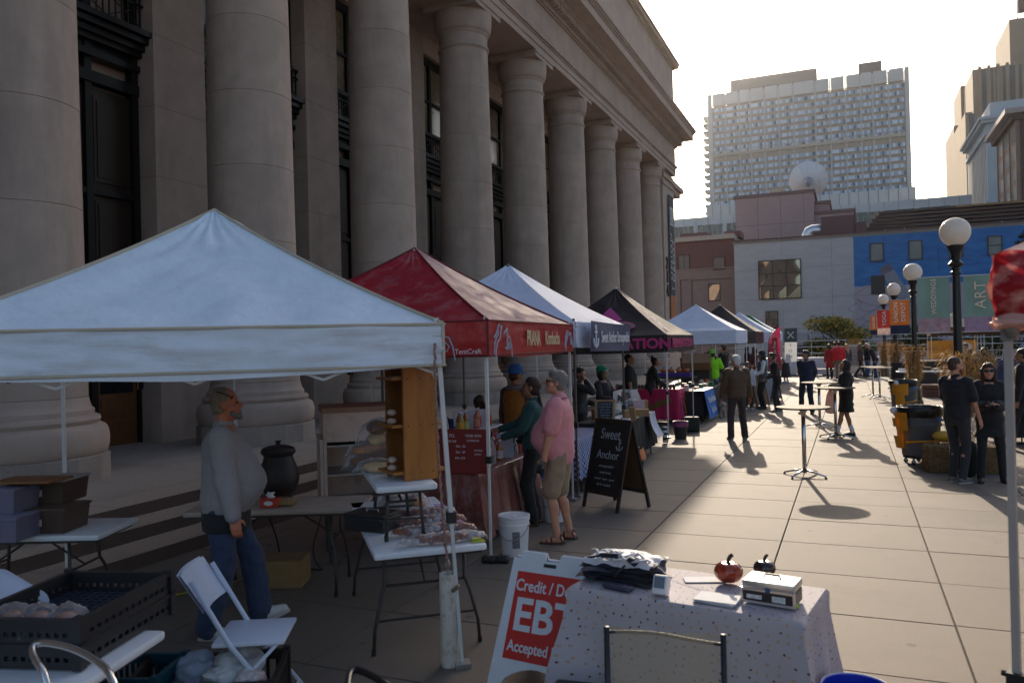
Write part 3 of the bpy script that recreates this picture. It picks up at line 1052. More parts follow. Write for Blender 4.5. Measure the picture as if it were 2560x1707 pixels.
# ------------------------------------------------------------------ downtown towers at the right
def win_rows(par, X0, X1, Y, zs_, nw, ww, hh, mat_, name='window', side=None):
 me = MB().box((-ww / 2, -.15, -hh / 2), (ww / 2, .1, hh / 2)).mesh(name, mat_)
 for z in zs_:
  for i in range(nw):
   if side is None:
    p = Vector((X0 + (X1 - X0) * (i + .5) / nw, Y, z))
    o = link(name, me, par, p - par.location)
   else:
    p = Vector((side, X0 + (X1 - X0) * (i + .5) / nw, z))
    o = link(name, me, par, p - par.location)
    o.rotation_euler = (0, 0, pi / 2)
YT = 420.0
tw = thing('stone_skyscraper', 'tall tan stone skyscraper with setbacks at the right edge', 'building', (PY(2500, 400, YT).x, YT, 0))
TST = M('tower_stone', (.25, .195, .145), .85, .1, .15)
TWN = M('tower_window', (.05, .06, .075), .3)
def blockpx(par, pxl, pxr, pyt, Y, dep, mat_, name='block'):
 a, b = PY(pxl, pyt, Y), PY(pxr, pyt, Y)
 mp_(MB().box((a.x, Y, 0), (b.x, Y + dep, a.z)), name, mat_, par)
 return a.x, b.x, a.z
def s2(x, y):
 return 2380 + x / 2.9056, y / 2.9056
xa, xb, zA = blockpx(tw, s2(148, 0)[0], 2660, s2(0, 508)[1], YT, 34, TST)
win_rows(tw, xa + 3, xa + 3.2 + (PY(s2(508, 0)[0], 180, YT).x - xa), YT, [PY(2480, s2(0, y)[1], YT).z for y in (535, 605, 645, 690, 725, 800)], 7, 1.9, 4.6, TWN)
for k in range(8):
 xx = xa + 2.2 + k * 3.62
 mp_(MB().box((xx, YT - .4, zA - 60), (xx + 1.3, YT, zA + 1)), 'pier', TST, tw)
xc, xd, zB = blockpx(tw, s2(95, 0)[0], s2(150, 0)[0], s2(0, 820)[1], YT - 3, 50, TST)
win_rows(tw, xc + 2, xd, YT - 3, [PY(2430, s2(0, y)[1], YT).z for y in (870, 935, 995)], 1, 2.4, 4, TWN)
blockpx(tw, s2(62, 0)[0], s2(110, 0)[0], s2(0, 625)[1], YT + 32, 30, TST)
blockpx(tw, s2(14, 0)[0], s2(62, 0)[0], s2(0, 915)[1], YT + 40, 40, TST)
blockpx(tw, s2(415, 0)[0], 2660, s2(0, 145)[1], YT + 16, 40, TST, 'upper_block')
xe = PY(s2(478, 0)[0], 20, YT + 18).x
sg = MB()
for k in range(6):
 sg.tube([(xe + 5 * k, YT + 20, zA), (xe + 5 * k, YT + 20, PY(2550, -40, YT).z)], .35, 4)
mp_(sg, 'sign_frame', IRON, tw)
mp_(MB().box((xe, YT + 18, PY(2550, s2(0, 95)[1], YT + 18).z), (xe + 30, YT + 19, PY(2550, -30, YT + 18).z)), 'roof_sign', M('sign_dark_red', (.06, .02, .025), .6), tw)

YF = 250.0
wb = thing('white_stone_building', 'pale grey stone office block with tall pilasters in front of skyscraper', 'building', (PY(2520, 400, YF).x, YF, 0))
WST = M('white_stone', (.40, .44, .47), .85, .06, .3)
WST2 = M('white_stone_gap', (.14, .15, .165), .6, .1, .3)
a = PY(s2(250, 0)[0], s2(0, 900)[1], YF)
yfar = PX(s2(112, 0)[0], 400, a.x).y
mp_(MB().box((a.x, YF, 0), (a.x + 60, yfar, a.z)), 'wall', WST, wb)
for z0, z1, pr in ((a.z - 3.2, a.z - 2.4, .6), (a.z, a.z + .8, 1.4), (a.z + .8, a.z + 1.6, 2.0), (a.z - 22, a.z - 21, .8)):
 mp_(MB().box((a.x - pr, YF - pr, z0), (a.x + 60, yfar, z1)), 'cornice', WST, wb)
b = PY(s2(250, 0)[0], s2(0, 750)[1], YF + 8)
mp_(MB().box((b.x + .8, YF + 8, a.z), (b.x + 60, YF + 50, b.z)), 'penthouse', M('penthouse_pale', (.46, .48, .5), .8), wb)
npil = 14
for i in range(npil):
 y0 = YF + 2 + (yfar - YF - 3) * i / npil
 for z0, z1 in ((a.z - 20.5, a.z - 3.4), (a.z - 50, a.z - 22.3)):
  mp_(MB().box((a.x - .05, y0, z0), (a.x + .2, y0 + (yfar - YF) / npil * .45, z1)), 'window', WST2, wb)
win_rows(wb, a.x + 12, a.x + 22, YF, [a.z - 7 - 5.2 * k for k in range(8)], 1, 3.0, 3.6, WST2)
win_rows(wb, a.x + 22, a.x + 46, YF, [a.z - 7 - 5.2 * k for k in range(8)], 3, 3.0, 3.6, WST2)

YQ = 185.0
bb = thing('brown_brick_building', 'dark brown brick loft building with deep cornice at the right edge', 'building', (PY(2550, 420, YQ).x, YQ, 0))
BST = M('brown_brick', (.10, .06, .05), .85, .12, .4)
BTAN = M('brown_brick_trim', (.27, .185, .14), .85, .1, .4)
a = PY(s2(468, 0)[0], s2(0, 830)[1], YQ)
yfar = PX(s2(330, 0)[0], 400, a.x).y
mp_(MB().box((a.x, YQ, 0), (a.x + 45, yfar, a.z)), 'wall', BTAN, bb)
mp_(MB().box((a.x + .5, YQ - .3, 0), (a.x + 45, YQ + .1, a.z)), 'front_wall', BST, bb)
mp_(MB().box((a.x - 2.2, YQ - 1.5, a.z), (a.x + 45, yfar + 2, a.z + 1.0)), 'cornice', M('brown_cornice', (.36, .29, .26), .7), bb)
mp_(MB().box((a.x - 1.0, YQ - .8, a.z - 1.2), (a.x + 45, yfar + 1, a.z)), 'cornice', BST, bb)
for k in range(9):
 for i in range(3):
  y0 = YQ + 1.5 + (yfar - YQ - 2) * i / 3
  z1 = a.z - 2 - 4.0 * k
  mp_(MB().box((a.x - .06, y0, z1 - 2.7), (a.x + .2, y0 + (yfar - YQ) / 3 * .72, z1)), 'window', TWN, bb)
for i in range(4):
 y0 = YQ + .3 + (yfar - YQ - 1.2) * i / 3
 mp_(MB().box((a.x - .2, y0, a.z - 40), (a.x, y0 + .7, a.z - 1)), 'pier', BTAN, bb)
win_rows(bb, a.x + 3, a.x + 24, YQ - .3, [a.z - 4 - 4.0 * k for k in range(7)], 4, 2.2, 2.8, TWN)

# ================================================================== POP-UP TENTS
def cloth_mat(name, col, trans=.25, rough=.55, var=.05, dirt=None, bump=.25, bs=9):
 return M(name, col, rough, var, 5, bump, bs, trans=trans, dirt=dirt, spec=.35)
TW1 = cloth_mat('tent_white_near', (.76, .86, .97), .10, .5, .05, bump=.45, bs=13)
TW1V = cloth_mat('tent_white_dirty', (.76, .82, .92), .10, .5, .05, dirt=((.40, .31, .26), 1.0, .8, (1, 1, 6)))
TWE = cloth_mat('tent_cream_edge', (.55, .47, .36), .1, .7)
TW = cloth_mat('tent_white', (.72, .78, .95), .12, .45)
TRED = cloth_mat('tent_red', (.42, .018, .035), .22, .36, .10, dirt=((.62, .45, .48), 4, .35, (1, 1, 1)))
TRED2 = cloth_mat('tent_red_valance', (.46, .03, .025), .2, .34, .10, dirt=((.6, .4, .38), 3, .3, (1, 1, 1)))
TBLK = cloth_mat('tent_black', (.022, .014, .014), .05, .4, .15)
TGRN = cloth_mat('tent_green', (.01, .22, .08), .3, .45)
TBRN = cloth_mat('tent_brown', (.085, .028, .010), .1, .6)
TCRM = cloth_mat('tent_cream', (.62, .54, .40), .25, .5)
PINKL = M('lettering_pink', (.50, .02, .16), .5)
LILAC = M('lettering_lilac', (.42, .18, .48), .5)
CREAML = M('lettering_cream', (.62, .50, .30), .5)
WHITEL = M('lettering_white', (.70, .70, .72), .5)
SKYL = M('lettering_pale_blue', (.34, .44, .56), .5)

def tent(label, near_right, theta, eave, apex, val, mats, w=3.05, group='pop-up market tents', legmat=None, seed=1, wr=1.0, wind=0.0, legs=(1, 1, 1, 1), dpt=None, footmat=None, lean=None):
 """local frame: origin at the near-right leg; x runs left to right (0 at right, -w at left), y away from us"""
 t = thing('pop_up_tent', label, 'tent', (near_right[0], near_right[1], 0), theta, group)
 dp = dpt or w
 C = [Vector((-w, 0, eave)), Vector((0, 0, eave)), Vector((0, dp, eave)), Vector((-w, dp, eave))]
 A = Vector((-w / 2, dp / 2, apex))
 cm = mats['canopy']
 vm = mats.get('valance', cm)
 for k in range(4):
  a, b = C[k], C[(k + 1) % 4]
  def f(u, v, a=a, b=b, k=k):
   e = a.lerp(b, u)
   wd = 1 - v
   p = e.lerp(A, v)
   p.z = eave + (apex - eave) * (.80 * v + .20 * v * v)
   s_ = sin(pi * u)
   p.z -= .035 * s_ * (1 - v) * (v > 0) * min(1, v * 6)
   q = Vector((p.x * 2.0 + seed, p.y * 2.0, k * 3.1))
   dd = noise.noise(q * 1.3) * .016 + noise.noise(Vector((u * 16 * wd + seed, v * 4, k))) * .010 * s_ + noise.noise(Vector((u * 5 + seed, v * 26, k))) * .010 * s_
   r_ = sin(u * 38 + seed + 6 * noise.noise(q)) * .006 * max(0, (v - .55)) * 3 * s_
   p.z += wr * (dd + r_) * min(1, 8 * v) * min(1, s_ * 3)
   return p
  MB().grid(f, 44, 30).build('canopy_panel', cm if not isinstance(cm, (list, tuple)) else cm[k], t, True)
  n = (b - a).normalized().cross(Vector((0, 0, 1)))
  def g_(u, v, a=a, b=b, n=n, k=k):
   p = a.lerp(b, u)
   p.z -= v * (eave - val)
   sg = sin(pi * u)
   p += n * (.004 + .014 * noise.noise(Vector((u * 4 + seed, v * 1.5, k))) * v + wr * .012 * noise.noise(Vector((u * 9, v * 6 + seed, k + 5))) + wind * v * sg)
   p.z += .012 * noise.noise(Vector((u * 5 + seed, 3, k))) * v - .02 * sg * v * wr
   return p
  vv = vm if not isinstance(vm, (list, tuple)) else vm[k]
  vo = MB().grid(g_, 40, 10).build('valance', vv, t, True)
  if 'edge' in mats:
   ed = MB()
   for zz in (0.0, eave - val):
    ed.tube([a.lerp(b, i / 10) + n * .012 + Vector((0, 0, -zz)) for i in range(11)], .010, 5)
   ed.build('hem', mats['edge'], vo)
 if 'edge' in mats:
  for k in range(4):
   pts = []
   for i in range(13):
    v = i / 12
    p = C[k].lerp(A, v)
    p.z = eave + (apex - eave) * (.80 * v + .20 * v * v) + .008
    pts.append(p)
   MB().tube(pts, .013, 5).tube([C[k] + Vector((0, 0, .005)), C[k] - Vector((0, 0, eave - val))], .014, 5).build('seam', mats['edge'], t)
 lm = legmat or WSTEEL
 for k in range(4):
  if not legs[k]:
   continue
  c = C[k]
  ins = .035
  x = c.x + (ins if k in (0, 3) else -ins)
  y = c.y + (ins if k in (0, 1) else -ins)
  bx_ = by_ = 0
  if lean and k in lean:
   bx_, by_ = lean[k]
  def at(z):
   f_ = 1 - z / eave
   return (x + bx_ * f_, y + by_ * f_, z)
  L_ = MB().tube([at(.9), at(eave + .04)], .021, 4).tube([at(0.03), at(1.0)], .016, 4)
  lg = L_.build('leg', lm, t)
  fx, fy, _ = at(0)
  MB().box((fx - .05, fy - .05, 0), (fx + .05, fy + .05, .03)).build('foot', footmat or GSTEEL, lg)
  MB().box((at(.95)[0] - .03, at(.95)[1] - .03, .93), (at(.95)[0] + .03, at(.95)[1] + .03, 1.0)).build('lock', BLACKP, lg)
  MB().box((x - .035, y - .035, eave - .08), (x + .035, y + .035, eave + .0)).build('bracket', BLACKP, lg)
 for k in range(4):
  a, b = C[k].copy(), C[(k + 1) % 4].copy()
  a.z = b.z = 0
  inn = (Vector((A.x, A.y, 0)) - (a + b) / 2).normalized() * .06
  tr = MB()
  for i in range(4):
   p, q = a.lerp(b, i / 4) + inn, a.lerp(b, (i + 1) / 4) + inn
   hi, lo = eave - .05, eave - .34
   tr.tube([(p.x, p.y, hi), (q.x, q.y, lo)], .011, 4).tube([(p.x, p.y, lo), (q.x, q.y, hi)], .011, 4)
  tr.build('truss', lm, t)
 MB().tube([(A.x, A.y, apex - .75), (A.x, A.y, apex - .02)], .02, 6).ball((A.x, A.y, apex - .04), .045, 8).build('mast', lm, t)
 return t
R38 = radians(38)
t1 = tent('dirty white tent with grimy valance over the bread stall in front', (-2.445, 4.60), R38, 2.225, 3.19, 1.957, dict(canopy=TW1, valance=TW1V, edge=TWE), seed=3, wr=2.3, lean={1: (.106, -.065)})
# rope wound along its front leg, weight tube hanging from it
rp = []
for i in range(60):
 f_ = i / 59
 z = 2.1 - 1.45 * f_
 rp.append((-.06 + .004 * sin(i * 2.1) + .05 * f_ - .02 * sin(f_ * 3.0), -.03 + .004 * cos(i * 2.1) - .03 * f_, z))
M1 = t1.matrix_basis.copy()
ropem = M('rope_brown_white', (.30, .17, .13), .9, .6, 60, .4, 200)
M1 = Matrix.Translation((-2.37, 4.62, 0)) @ Matrix.Rotation(R38, 4, 'Z')
o = tag(MB().tube(rp, [.009 + .0025 * sin(i * 2.4) for i in range(60)], 6).build('rope', ropem, None, True, (-2.445, 4.60, 0), (0, 0, R38)), 'brown and white twisted rope hanging beside the bread tent leg', 'rope')
wt = thing('weight_tube', 'white plastic pipe weight standing at the bread tent front leg', 'tent weight', (PZ(1125, 1662).x, PZ(1125, 1662).y, 0))
MB().lathe([(.056, 0), (.058, .01), (.058, .60), (.048, .60), (.048, .56)], 20).build('pipe', M('pvc_dirty', (.62, .57, .50), .5, .06, 6, dirt=((.10, .08, .06), 30, .8, (1, 1, .6))), wt, 40)
MB().tube([(0, 0, .56), (.0, 0, .62), (.015, 0, .66), (0, 0, .70), (-.015, 0, .66), (0, 0, .62)], .006, 6).build('hook', GSTEEL, wt)
MB().tube([(.035, .03, .5), (.06, .03, .52), (.075, -.02, .52), (.055, -.05, .5)], .012, 6).build('strap', M('brown_tape', (.14, .08, .04), .6), wt)
# the red kombucha tent
t2 = tent('faded red tent with cream lettering and white line drawings', (-3.23, 7.0), radians(3.2), 2.32, 3.27, 1.975, dict(canopy=[TRED, cloth_mat('tent_red_faded', (.52, .30, .32), .25, .35, .25, dirt=((.30, .03, .04), 6, .8, (1, 1, 1))), TRED, TRED], valance=TRED2, edge=cloth_mat('tent_red_edge', (.16, .01, .018), .1, .5)), seed=11, wr=1.5)
text('PRANA', .235, CREAML, t2, facing((.03, 1.33, 2.14), (0, 1, 0), (0, 0, 1)), sx=.62, bold=.004)
text('Kombucha', .225, CREAML, t2, facing((.03, 2.06, 2.14), (0, 1, 0), (0, 0, 1)), sx=.60, bold=.003)
text('TentCraft', .07, WHITEL, t2, facing((-.2, -.03, 2.02), (1, 0, 0), (0, 0, 1)))
text('cbg', .1, SKYL, t2, facing((-.62, -.03, 2.08), (1, 0, 0), (0, 0, 1)))
def birds(par, mtx, s, mat_):
 mb = MB()
 L1 = [(-.62, -.28), (-.60, -.1), (-.52, .02), (-.44, .06), (-.40, .12), (-.43, .2), (-.36, .26), (-.28, .2), (-.22, .24), (-.27, .16), (-.3, .1), (-.34, .0), (-.46, -.06), (-.54, -.22), (-.56, -.36)]
 L2 = [(-.12, .1), (0, .16), (.06, .2), (.04, .1), (.08, .02), (.02, -.08), (.08, -.18), (.16, -.2), (.2, -.12), (.14, -.06), (.10, -.12), (.0, -.2), (-.05, -.16)]
 L3 = [(.1, .04), (.2, .02), (.26, -.12), (.3, -.34)]
 L4 = [(-.62, .02), (-.5, .1), (-.42, .2)]
 for L_ in (L1, L2, L3, L4):
  mb.tube([(x * s, y * s, 0) for x, y in L_], .009 * max(s, .75), 5)
 o_ = mb.build('line_drawing', mat_, par)
 o_.matrix_local = mtx
birds(t2, facing((-.52, -.035, 2.15), (1, 0, 0), (0, 0, 1)), .62, SKYL)
birds(t2, facing((.035, .42, 2.14), (0, 1, 0), (0, 0, 1)), .55, SKYL)
birds(t2, facing((.035, 2.82, 2.14), (0, 1, 0), (0, 0, 1)), .4, SKYL)
# white waffle tent with hung navy banner
t3 = tent('clean white tent behind the red one with a navy banner on its side', (-3.42, 10.25), radians(2.5), 2.37, 3.36, 2.02, dict(canopy=TW), seed=21, legmat=M('bronze_legs', (.13, .10, .085), .45, .1, 10, metal=.4))
nb = thing('navy_banner', 'navy blue banner with white lettering tied to the white tent side', 'banner', (-3.36, 11.75, 2.17), radians(2.5))
NAVYB = M('banner_navy', (.035, .045, .12), .5, .1, 4, .3, 7)
MB().grid(lambda u, v: (.02 + .02 * sin(5 * u + 2 * v), -1.3 + 2.6 * u, -.21 + .42 * v - .03 * u), 24, 6).build('cloth', NAVYB, nb, True)
text('Sweet Anchor Stroopwafels', .235, WHITEL, nb, facing((.055, .14, -.02), (0, 1, 0), (0, 0, 1)), sx=.70, bold=.002)
def anchor(par, mtx, s, mat_):
 mb = MB().tube([(0, -.5 * s, 0), (0, .3 * s, 0)], .04 * s, 6).tube([(-.2 * s, .18 * s, 0), (.2 * s, .18 * s, 0)], .035 * s, 6)
 mb.tube([(.42 * s * cos(a), -.1 * s + .42 * s * sin(a), 0) for a in [pi + pi * i / 10 for i in range(11)]], .04 * s, 6)
 mb.tube([(.1 * s * cos(a), .4 * s + .1 * s * sin(a), 0) for a in [2 * pi * i / 10 for i in range(11)]], .03 * s, 6)
 o_ = mb.build('anchor_emblem', mat_, par)
 o_.matrix_local = mtx
anchor(nb, facing((.06, -1.12, 0), (0, 1, 0), (0, 0, 1)), .3, WHITEL)
# black and pink tent
t4 = tent('black tent with pink lettering and a pink and green emblem', (-3.6, 16.95), radians(0), 2.21, 3.38, 1.84, dict(canopy=TBLK), seed=31)
text('STATION', .30, PINKL, t4, facing((-.62, -.035, 2.02), (1, 0, 0), (0, 0, 1)), sx=1.12, bold=.012)
text('FERMENTATION', .26, PINKL, t4, facing((.035, 1.52, 2.02), (0, 1, 0), (0, 0, 1)), sx=1.2, bold=.012)
def on_canopy(t_eave, t_apex, w, side, u, v):
 # point on a canopy side in the tent frame, side 0 near, 1 right
 C = [Vector((-w, 0, t_eave)), Vector((0, 0, t_eave)), Vector((0, w, t_eave)), Vector((-w, w, t_eave))]
 A = Vector((-w / 2, w / 2, t_apex))
 p = C[side].lerp(C[(side + 1) % 4], u).lerp(A, v)
 p.z = t_eave + (t_apex - t_eave) * (.80 * v + .20 * v * v)
 return p
def patch(par, pts, mat_, name, side, e, a, w=3.05, lift=.03):
 vs = []
 for u, v in pts:
  p = on_canopy(e, a, w, side, u, v)
  vs.append(p + (Vector((0, -.3, 1)) if side == 0 else Vector((.3, 0, 1))).normalized() * lift)
 MB().add(vs, [tuple(range(len(vs)))]).build(name, mat_, par)
PINKC = M('emblem_pink', (.52, .05, .25), .5)
patch(t4, [(.42, .30), (.60, .24), (.70, .34), (.60, .52), (.52, .60), (.46, .50)], PINKC, 'emblem', 0, 2.21, 3.38)
patch(t4, [(.70 + .11 * cos(a), .20 + .09 * sin(a)) for a in [2 * pi * i / 14 for i in range(14)]], PINKC, 'emblem', 0, 2.21, 3.38, lift=.035)
patch(t4, [(.71 + .075 * cos(a), .19 + .06 * sin(a)) for a in [2 * pi * i / 14 for i in range(14)]], M('emblem_green', (.16, .22, .04), .5), 'emblem', 0, 2.21, 3.38, lift=.045)
patch(t4, [(.715 + .045 * cos(a), .185 + .035 * sin(a)) for a in [2 * pi * i / 14 for i in range(14)]], M('emblem_plum', (.10, .02, .05), .5), 'emblem', 0, 2.21, 3.38, lift=.055)
for i, v in enumerate((.12, .24, .36, .5, .64)):
 u0 = .18 + .30 * v
 patch(t4, [(u0 + .05 * (1 - v) * cos(a), v + .045 * sin(a)) for a in [2 * pi * j / 12 for j in range(12)]], LILAC, 'petal', 1, 2.21, 3.38)
t5 = tent('white tent standing behind the man in the lime shirt', (-3.4, 26.5), 0, 2.38, 3.32, 1.95, dict(canopy=TW), seed=41)
t6 = tent('plain black tent between two white tents near the far end', (-3.35, 31.8), 0, 2.36, 3.5, 1.9, dict(canopy=TBLK), seed=51)
t7 = tent('white tent at far end in front of the green tent', (-3.3, 37.3), 0, 2.36, 3.35, 1.9, dict(canopy=TW), seed=61)
t8 = tent('green topped tent farthest back in the row', (-3.3, 41.2), 0, 2.36, 3.35, 1.95, dict(canopy=[TGRN, TW, TGRN, TGRN], valance=TW), seed=71)
# cookie dough stall, two tents wide
YS = 37.0
pL, pR = PY(2326, 837, YS), PY(2455, 843, YS)
wS = pR.x - pL.x
t9 = tent('brown and cream tent with gold lettering left of the pole at right', (pR.x, YS), 0, 2.36, 2.95, 2.02, dict(canopy=TCRM, valance=TBRN), w=wS, seed=81, wr=.5)
t10 = tent('brown and cream tent with gold lettering cut off by the right edge', (pR.x + wS + .04, YS), 0, 2.36, 2.95, 2.02, dict(canopy=TCRM, valance=TBRN), w=wS, seed=91, wr=.5)
GOLD = M('lettering_gold', (.32, .14, .04), .5)
for tt in (t9, t10):
 text('SCOOP & BAKE COOKIE DOUGH', .19, GOLD, tt, facing((-wS / 2, -.03, 2.19), (1, 0, 0), (0, 0, 1)), sx=.86, bold=.003)
bk = thing('stall_backdrop', 'golden yellow printed backdrop hanging inside the cookie dough stall', 'banner', (pL.x + .9, YS + 2.4, 1.0))
MB().grid(lambda u, v: (-.85 + 1.9 * u, .04 * sin(7 * u), v * .80), 16, 4).build('cloth', M('backdrop_gold', (.40, .20, .04), .8, .25, 3, trans=.1), bk, True)
text('BAKE EATERY', .2, GOLD, bk, facing((-.3, -.06, .45), (1, 0, 0), (0, 0, 1)))
MB().lathe([(.36, 0), (.36, .01)], 20, Matrix.Translation((.55, -.06, .4)) @ Matrix.Rotation(pi / 2, 4, 'X')).build('emblem', WHITEL, bk)
# red tent corner right beside the camera: pole and crumpled valance
nr = thing('pop_up_tent', 'white tent pole with crumpled red fabric at the right edge, very near', 'tent', (.535, 3.42, 0), radians(-21), 'pop-up market tents')
lg = MB().tube([(0, 0, .78), (0, 0, 2.26)], .0185, 4).tube([(0, 0, .03), (0, 0, .85)], .0145, 4).build('leg', M('pole_greige', (.43, .38, .35), .45, .05, 10), nr)
MB().box((-.03, -.03, .79), (.03, .03, .83)).tube([(-.05, 0, .815), (.045, 0, .815)], .011, 6).build('lock', BLACKP, lg)
MB().box((-.05, -.05, 0), (.05, .05, .03)).build('foot', GSTEEL, lg)
MB().ball((.012, -.012, 2.10), (.03, .03, .045), 10).box((-.02, -.02, 2.05), (.03, .03, 2.17)).build('bracket', M('grey_bracket', (.20, .18, .17), .4, metal=.3), lg)
for q in ((3.05, 0), (3.05, 3.05), (0, 3.05)):
 MB().tube([(q[0], q[1], .03), (q[0], q[1], 2.3)], .018, 4).build('leg', MATS['pole_greige'], nr)
def crum(u, v, a, b, zt=2.37, zb=2.115):
 p = Vector(a).lerp(Vector(b), u)
 n = (Vector(b) - Vector(a)).normalized().cross(Vector((0, 0, 1)))
 q = Vector((u * 22, v * 2.2, a[0]))
 bulge = .03 * sin(pi * v) + .035 * noise.noise(q) + .02 * noise.noise(q * 2.3)
 return Vector((p.x, p.y, zt - v * (zt - zb) + .02 * noise.noise(q * 1.3))) + n * bulge
NRED = cloth_mat('tent_red_near', (.36, .012, .02), .3, .42, .15, dirt=((.78, .46, .40), 6.5, 1.0, (1, 1, 1.6)))  # pink patches paint sun shining through the red cloth
NPINK = cloth_mat('tent_pink_painted_sun', (.74, .42, .36), .25, .45, .1)  # pale pink paints sunlit highlights into red fabric
for a, b in (((-.03, -.03, 0), (3.08, -.03, 0)), ((3.08, -.03, 0), (3.08, 3.08, 0)), ((3.08, 3.08, 0), (-.03, 3.08, 0)), ((-.03, 3.08, 0), (-.03, -.03, 0))):
 MB().grid(lambda u, v: crum(1 - u, v, a, b), 110, 22).build('valance', NRED, nr, True)
 MB().grid(lambda u, v: crum(1 - u, v, a, b, 2.14, 2.09) * 1.0 + Vector((0, 0, 0)), 110, 6).build('rolled_hem', NPINK, nr, True)
C_ = [Vector((-.03, -.03, 2.37)), Vector((3.08, -.03, 2.37)), Vector((3.08, 3.08, 2.37)), Vector((-.03, 3.08, 2.37))]
Ap = Vector((1.52, 1.52, 3.2))
for k in range(4):
 MB().grid(lambda u, v: C_[k].lerp(C_[(k + 1) % 4], u).lerp(Ap, v) + Vector((0, 0, .02 * noise.noise(Vector((u * 6, v * 6, k))))), 30, 20).build('canopy_panel', NPINK, nr, True)

# ================================================================== TABLES
def folding_table(label, c, ang, L=1.83, W=.74, h=.74, mat_=None, group='folding tables', shelf_legs=False, name='folding_table'):
 t = thing(name, label, 'table', (c[0], c[1], c[2] if len(c) > 2 else 0), ang, group)
 th = .045
 MB().rbox((-L / 2, -W / 2, h - th), (L / 2, W / 2, h), .018).build('table_top', mat_ or WHITEP, t, 35)
 MB().box((-L / 2 + .04, -W / 2 + .03, h - th - .02), (L / 2 - .04, W / 2 - .03, h - th + .005)).build('apron', DSTEEL, t)
 for sx in (-1, 1):
  xe = sx * (L / 2 - .28)
  for sy in (-1, 1):
   y = sy * (W / 2 - .10)
   pts = [(xe, y, h - th), (xe, y, h * .62), (xe + sx * .03, y + sy * .03, h * .5), (xe + sx * .05, y + sy * .08, h * .22), (xe + sx * .05, y + sy * .09, .02)]
   if shelf_legs:
    pts = [(xe + sx * .12, y, h - th), (xe + sx * .14, y + sy * .02, .01)]
   l_ = MB().tube(pts, .0125, 8).build('leg', DSTEEL, t, True)
   q = pts[-1]
   MB().tube([(q[0], q[1], 0), (q[0], q[1], .04)], .016, 8).build('foot', BLACKP, l_)
  MB().tube([(xe, -(W / 2 - .10), h * .6), (xe, W / 2 - .10, h * .6)], .01, 6).tube([(xe + sx * .04, -(W / 2 - .05), h * .3), (xe + sx * .04, W / 2 - .05, h * .3)], .009, 6).build('cross_bar', DSTEEL, t)
  MB().tube([(xe, 0, h * .6), (xe - sx * .35, 0, h - th - .02)], .009, 6).build('brace', DSTEEL, t)
 return t
def tablecloth(label, c, ang, L, W, h, drop, mat_, flare=.06, amp=.025, waves=26, cat='tablecloth', seed=0, corner=.0, name='tablecloth', uneven=0):
 t = thing(name, label, cat, (c[0], c[1], 0), ang)
 n = 160
 per = []
 P4 = [(-L / 2, -W / 2), (L / 2, -W / 2), (L / 2, W / 2), (-L / 2, W / 2)]
 tot = 2 * (L + W)
 for i in range(n):
  s = tot * i / n
  for k in range(4):
   a, b = P4[k], P4[(k + 1) % 4]
   l = math.dist(a, b)
   if s <= l:
    f_ = s / l
    per.append((a[0] + (b[0] - a[0]) * f_, a[1] + (b[1] - a[1]) * f_, k, f_, i / n))
    break
   s -= l
 nrm_ = [(0, -1), (1, 0), (0, 1), (-1, 0)]
 vs, fs = [], []
 rows = 12
 for j in range(rows + 1):
  t_ = j / rows
  for (x, y, k, f_, g_) in per:
   nx_, ny_ = nrm_[k]
   cn = max(0, 1 - min(f_, 1 - f_) * 7)
   kk = k if f_ < .5 else k
   other = nrm_[(k + 1) % 4] if f_ > .5 else nrm_[(k - 1) % 4]
   nx2, ny2 = nx_ + other[0] * cn, ny_ + other[1] * cn
   off = flare * t_ + amp * t_ * sin(g_ * 2 * pi * waves + seed + 2.5 * noise.noise(Vector((g_ * 7, seed, 2)))) * (.6 + .8 * abs(noise.noise(Vector((g_ * 11, 4, seed))))) + .02 * t_ * noise.noise(Vector((g_ * 20, t_ * 2, seed))) + corner * cn * t_
   zz = h + .006 - drop * t_ + (.02 * noise.noise(Vector((g_ * 9, seed, 0))) + uneven * sin(g_ * 2 * pi * 3 + seed)) * t_
   if j == 0:
    off = 0
   elif j == 1:
    zz = h - .012
    off += .008
   vs.append((x + nx2 * off, y + ny2 * off, zz))
 for j in range(rows):
  for i in range(n):
   fs.append((j * n + i, (j + 1) * n + i, (j + 1) * n + (i + 1) % n, j * n + (i + 1) % n))
 fs.append(tuple(range(n)))
 o = MB().add(vs, fs).build('cloth', mat_, t, 50)
 uv = o.data.uv_layers.new(name='UVMap')
 for p in o.data.polygons:
  for li in p.loop_indices:
   vi = o.data.loops[li].vertex_index
   co = o.data.vertices[vi].co
   if len(p.vertices) > 4:
    uv.data[li].uv = (co.x, co.y)
   else:
    s_ = per[vi % n][4] * tot
    if vi % n == 0 and max(q % n for q in p.vertices) == n - 1:
     s_ = tot
    uv.data[li].uv = (s_, co.z)
 return t

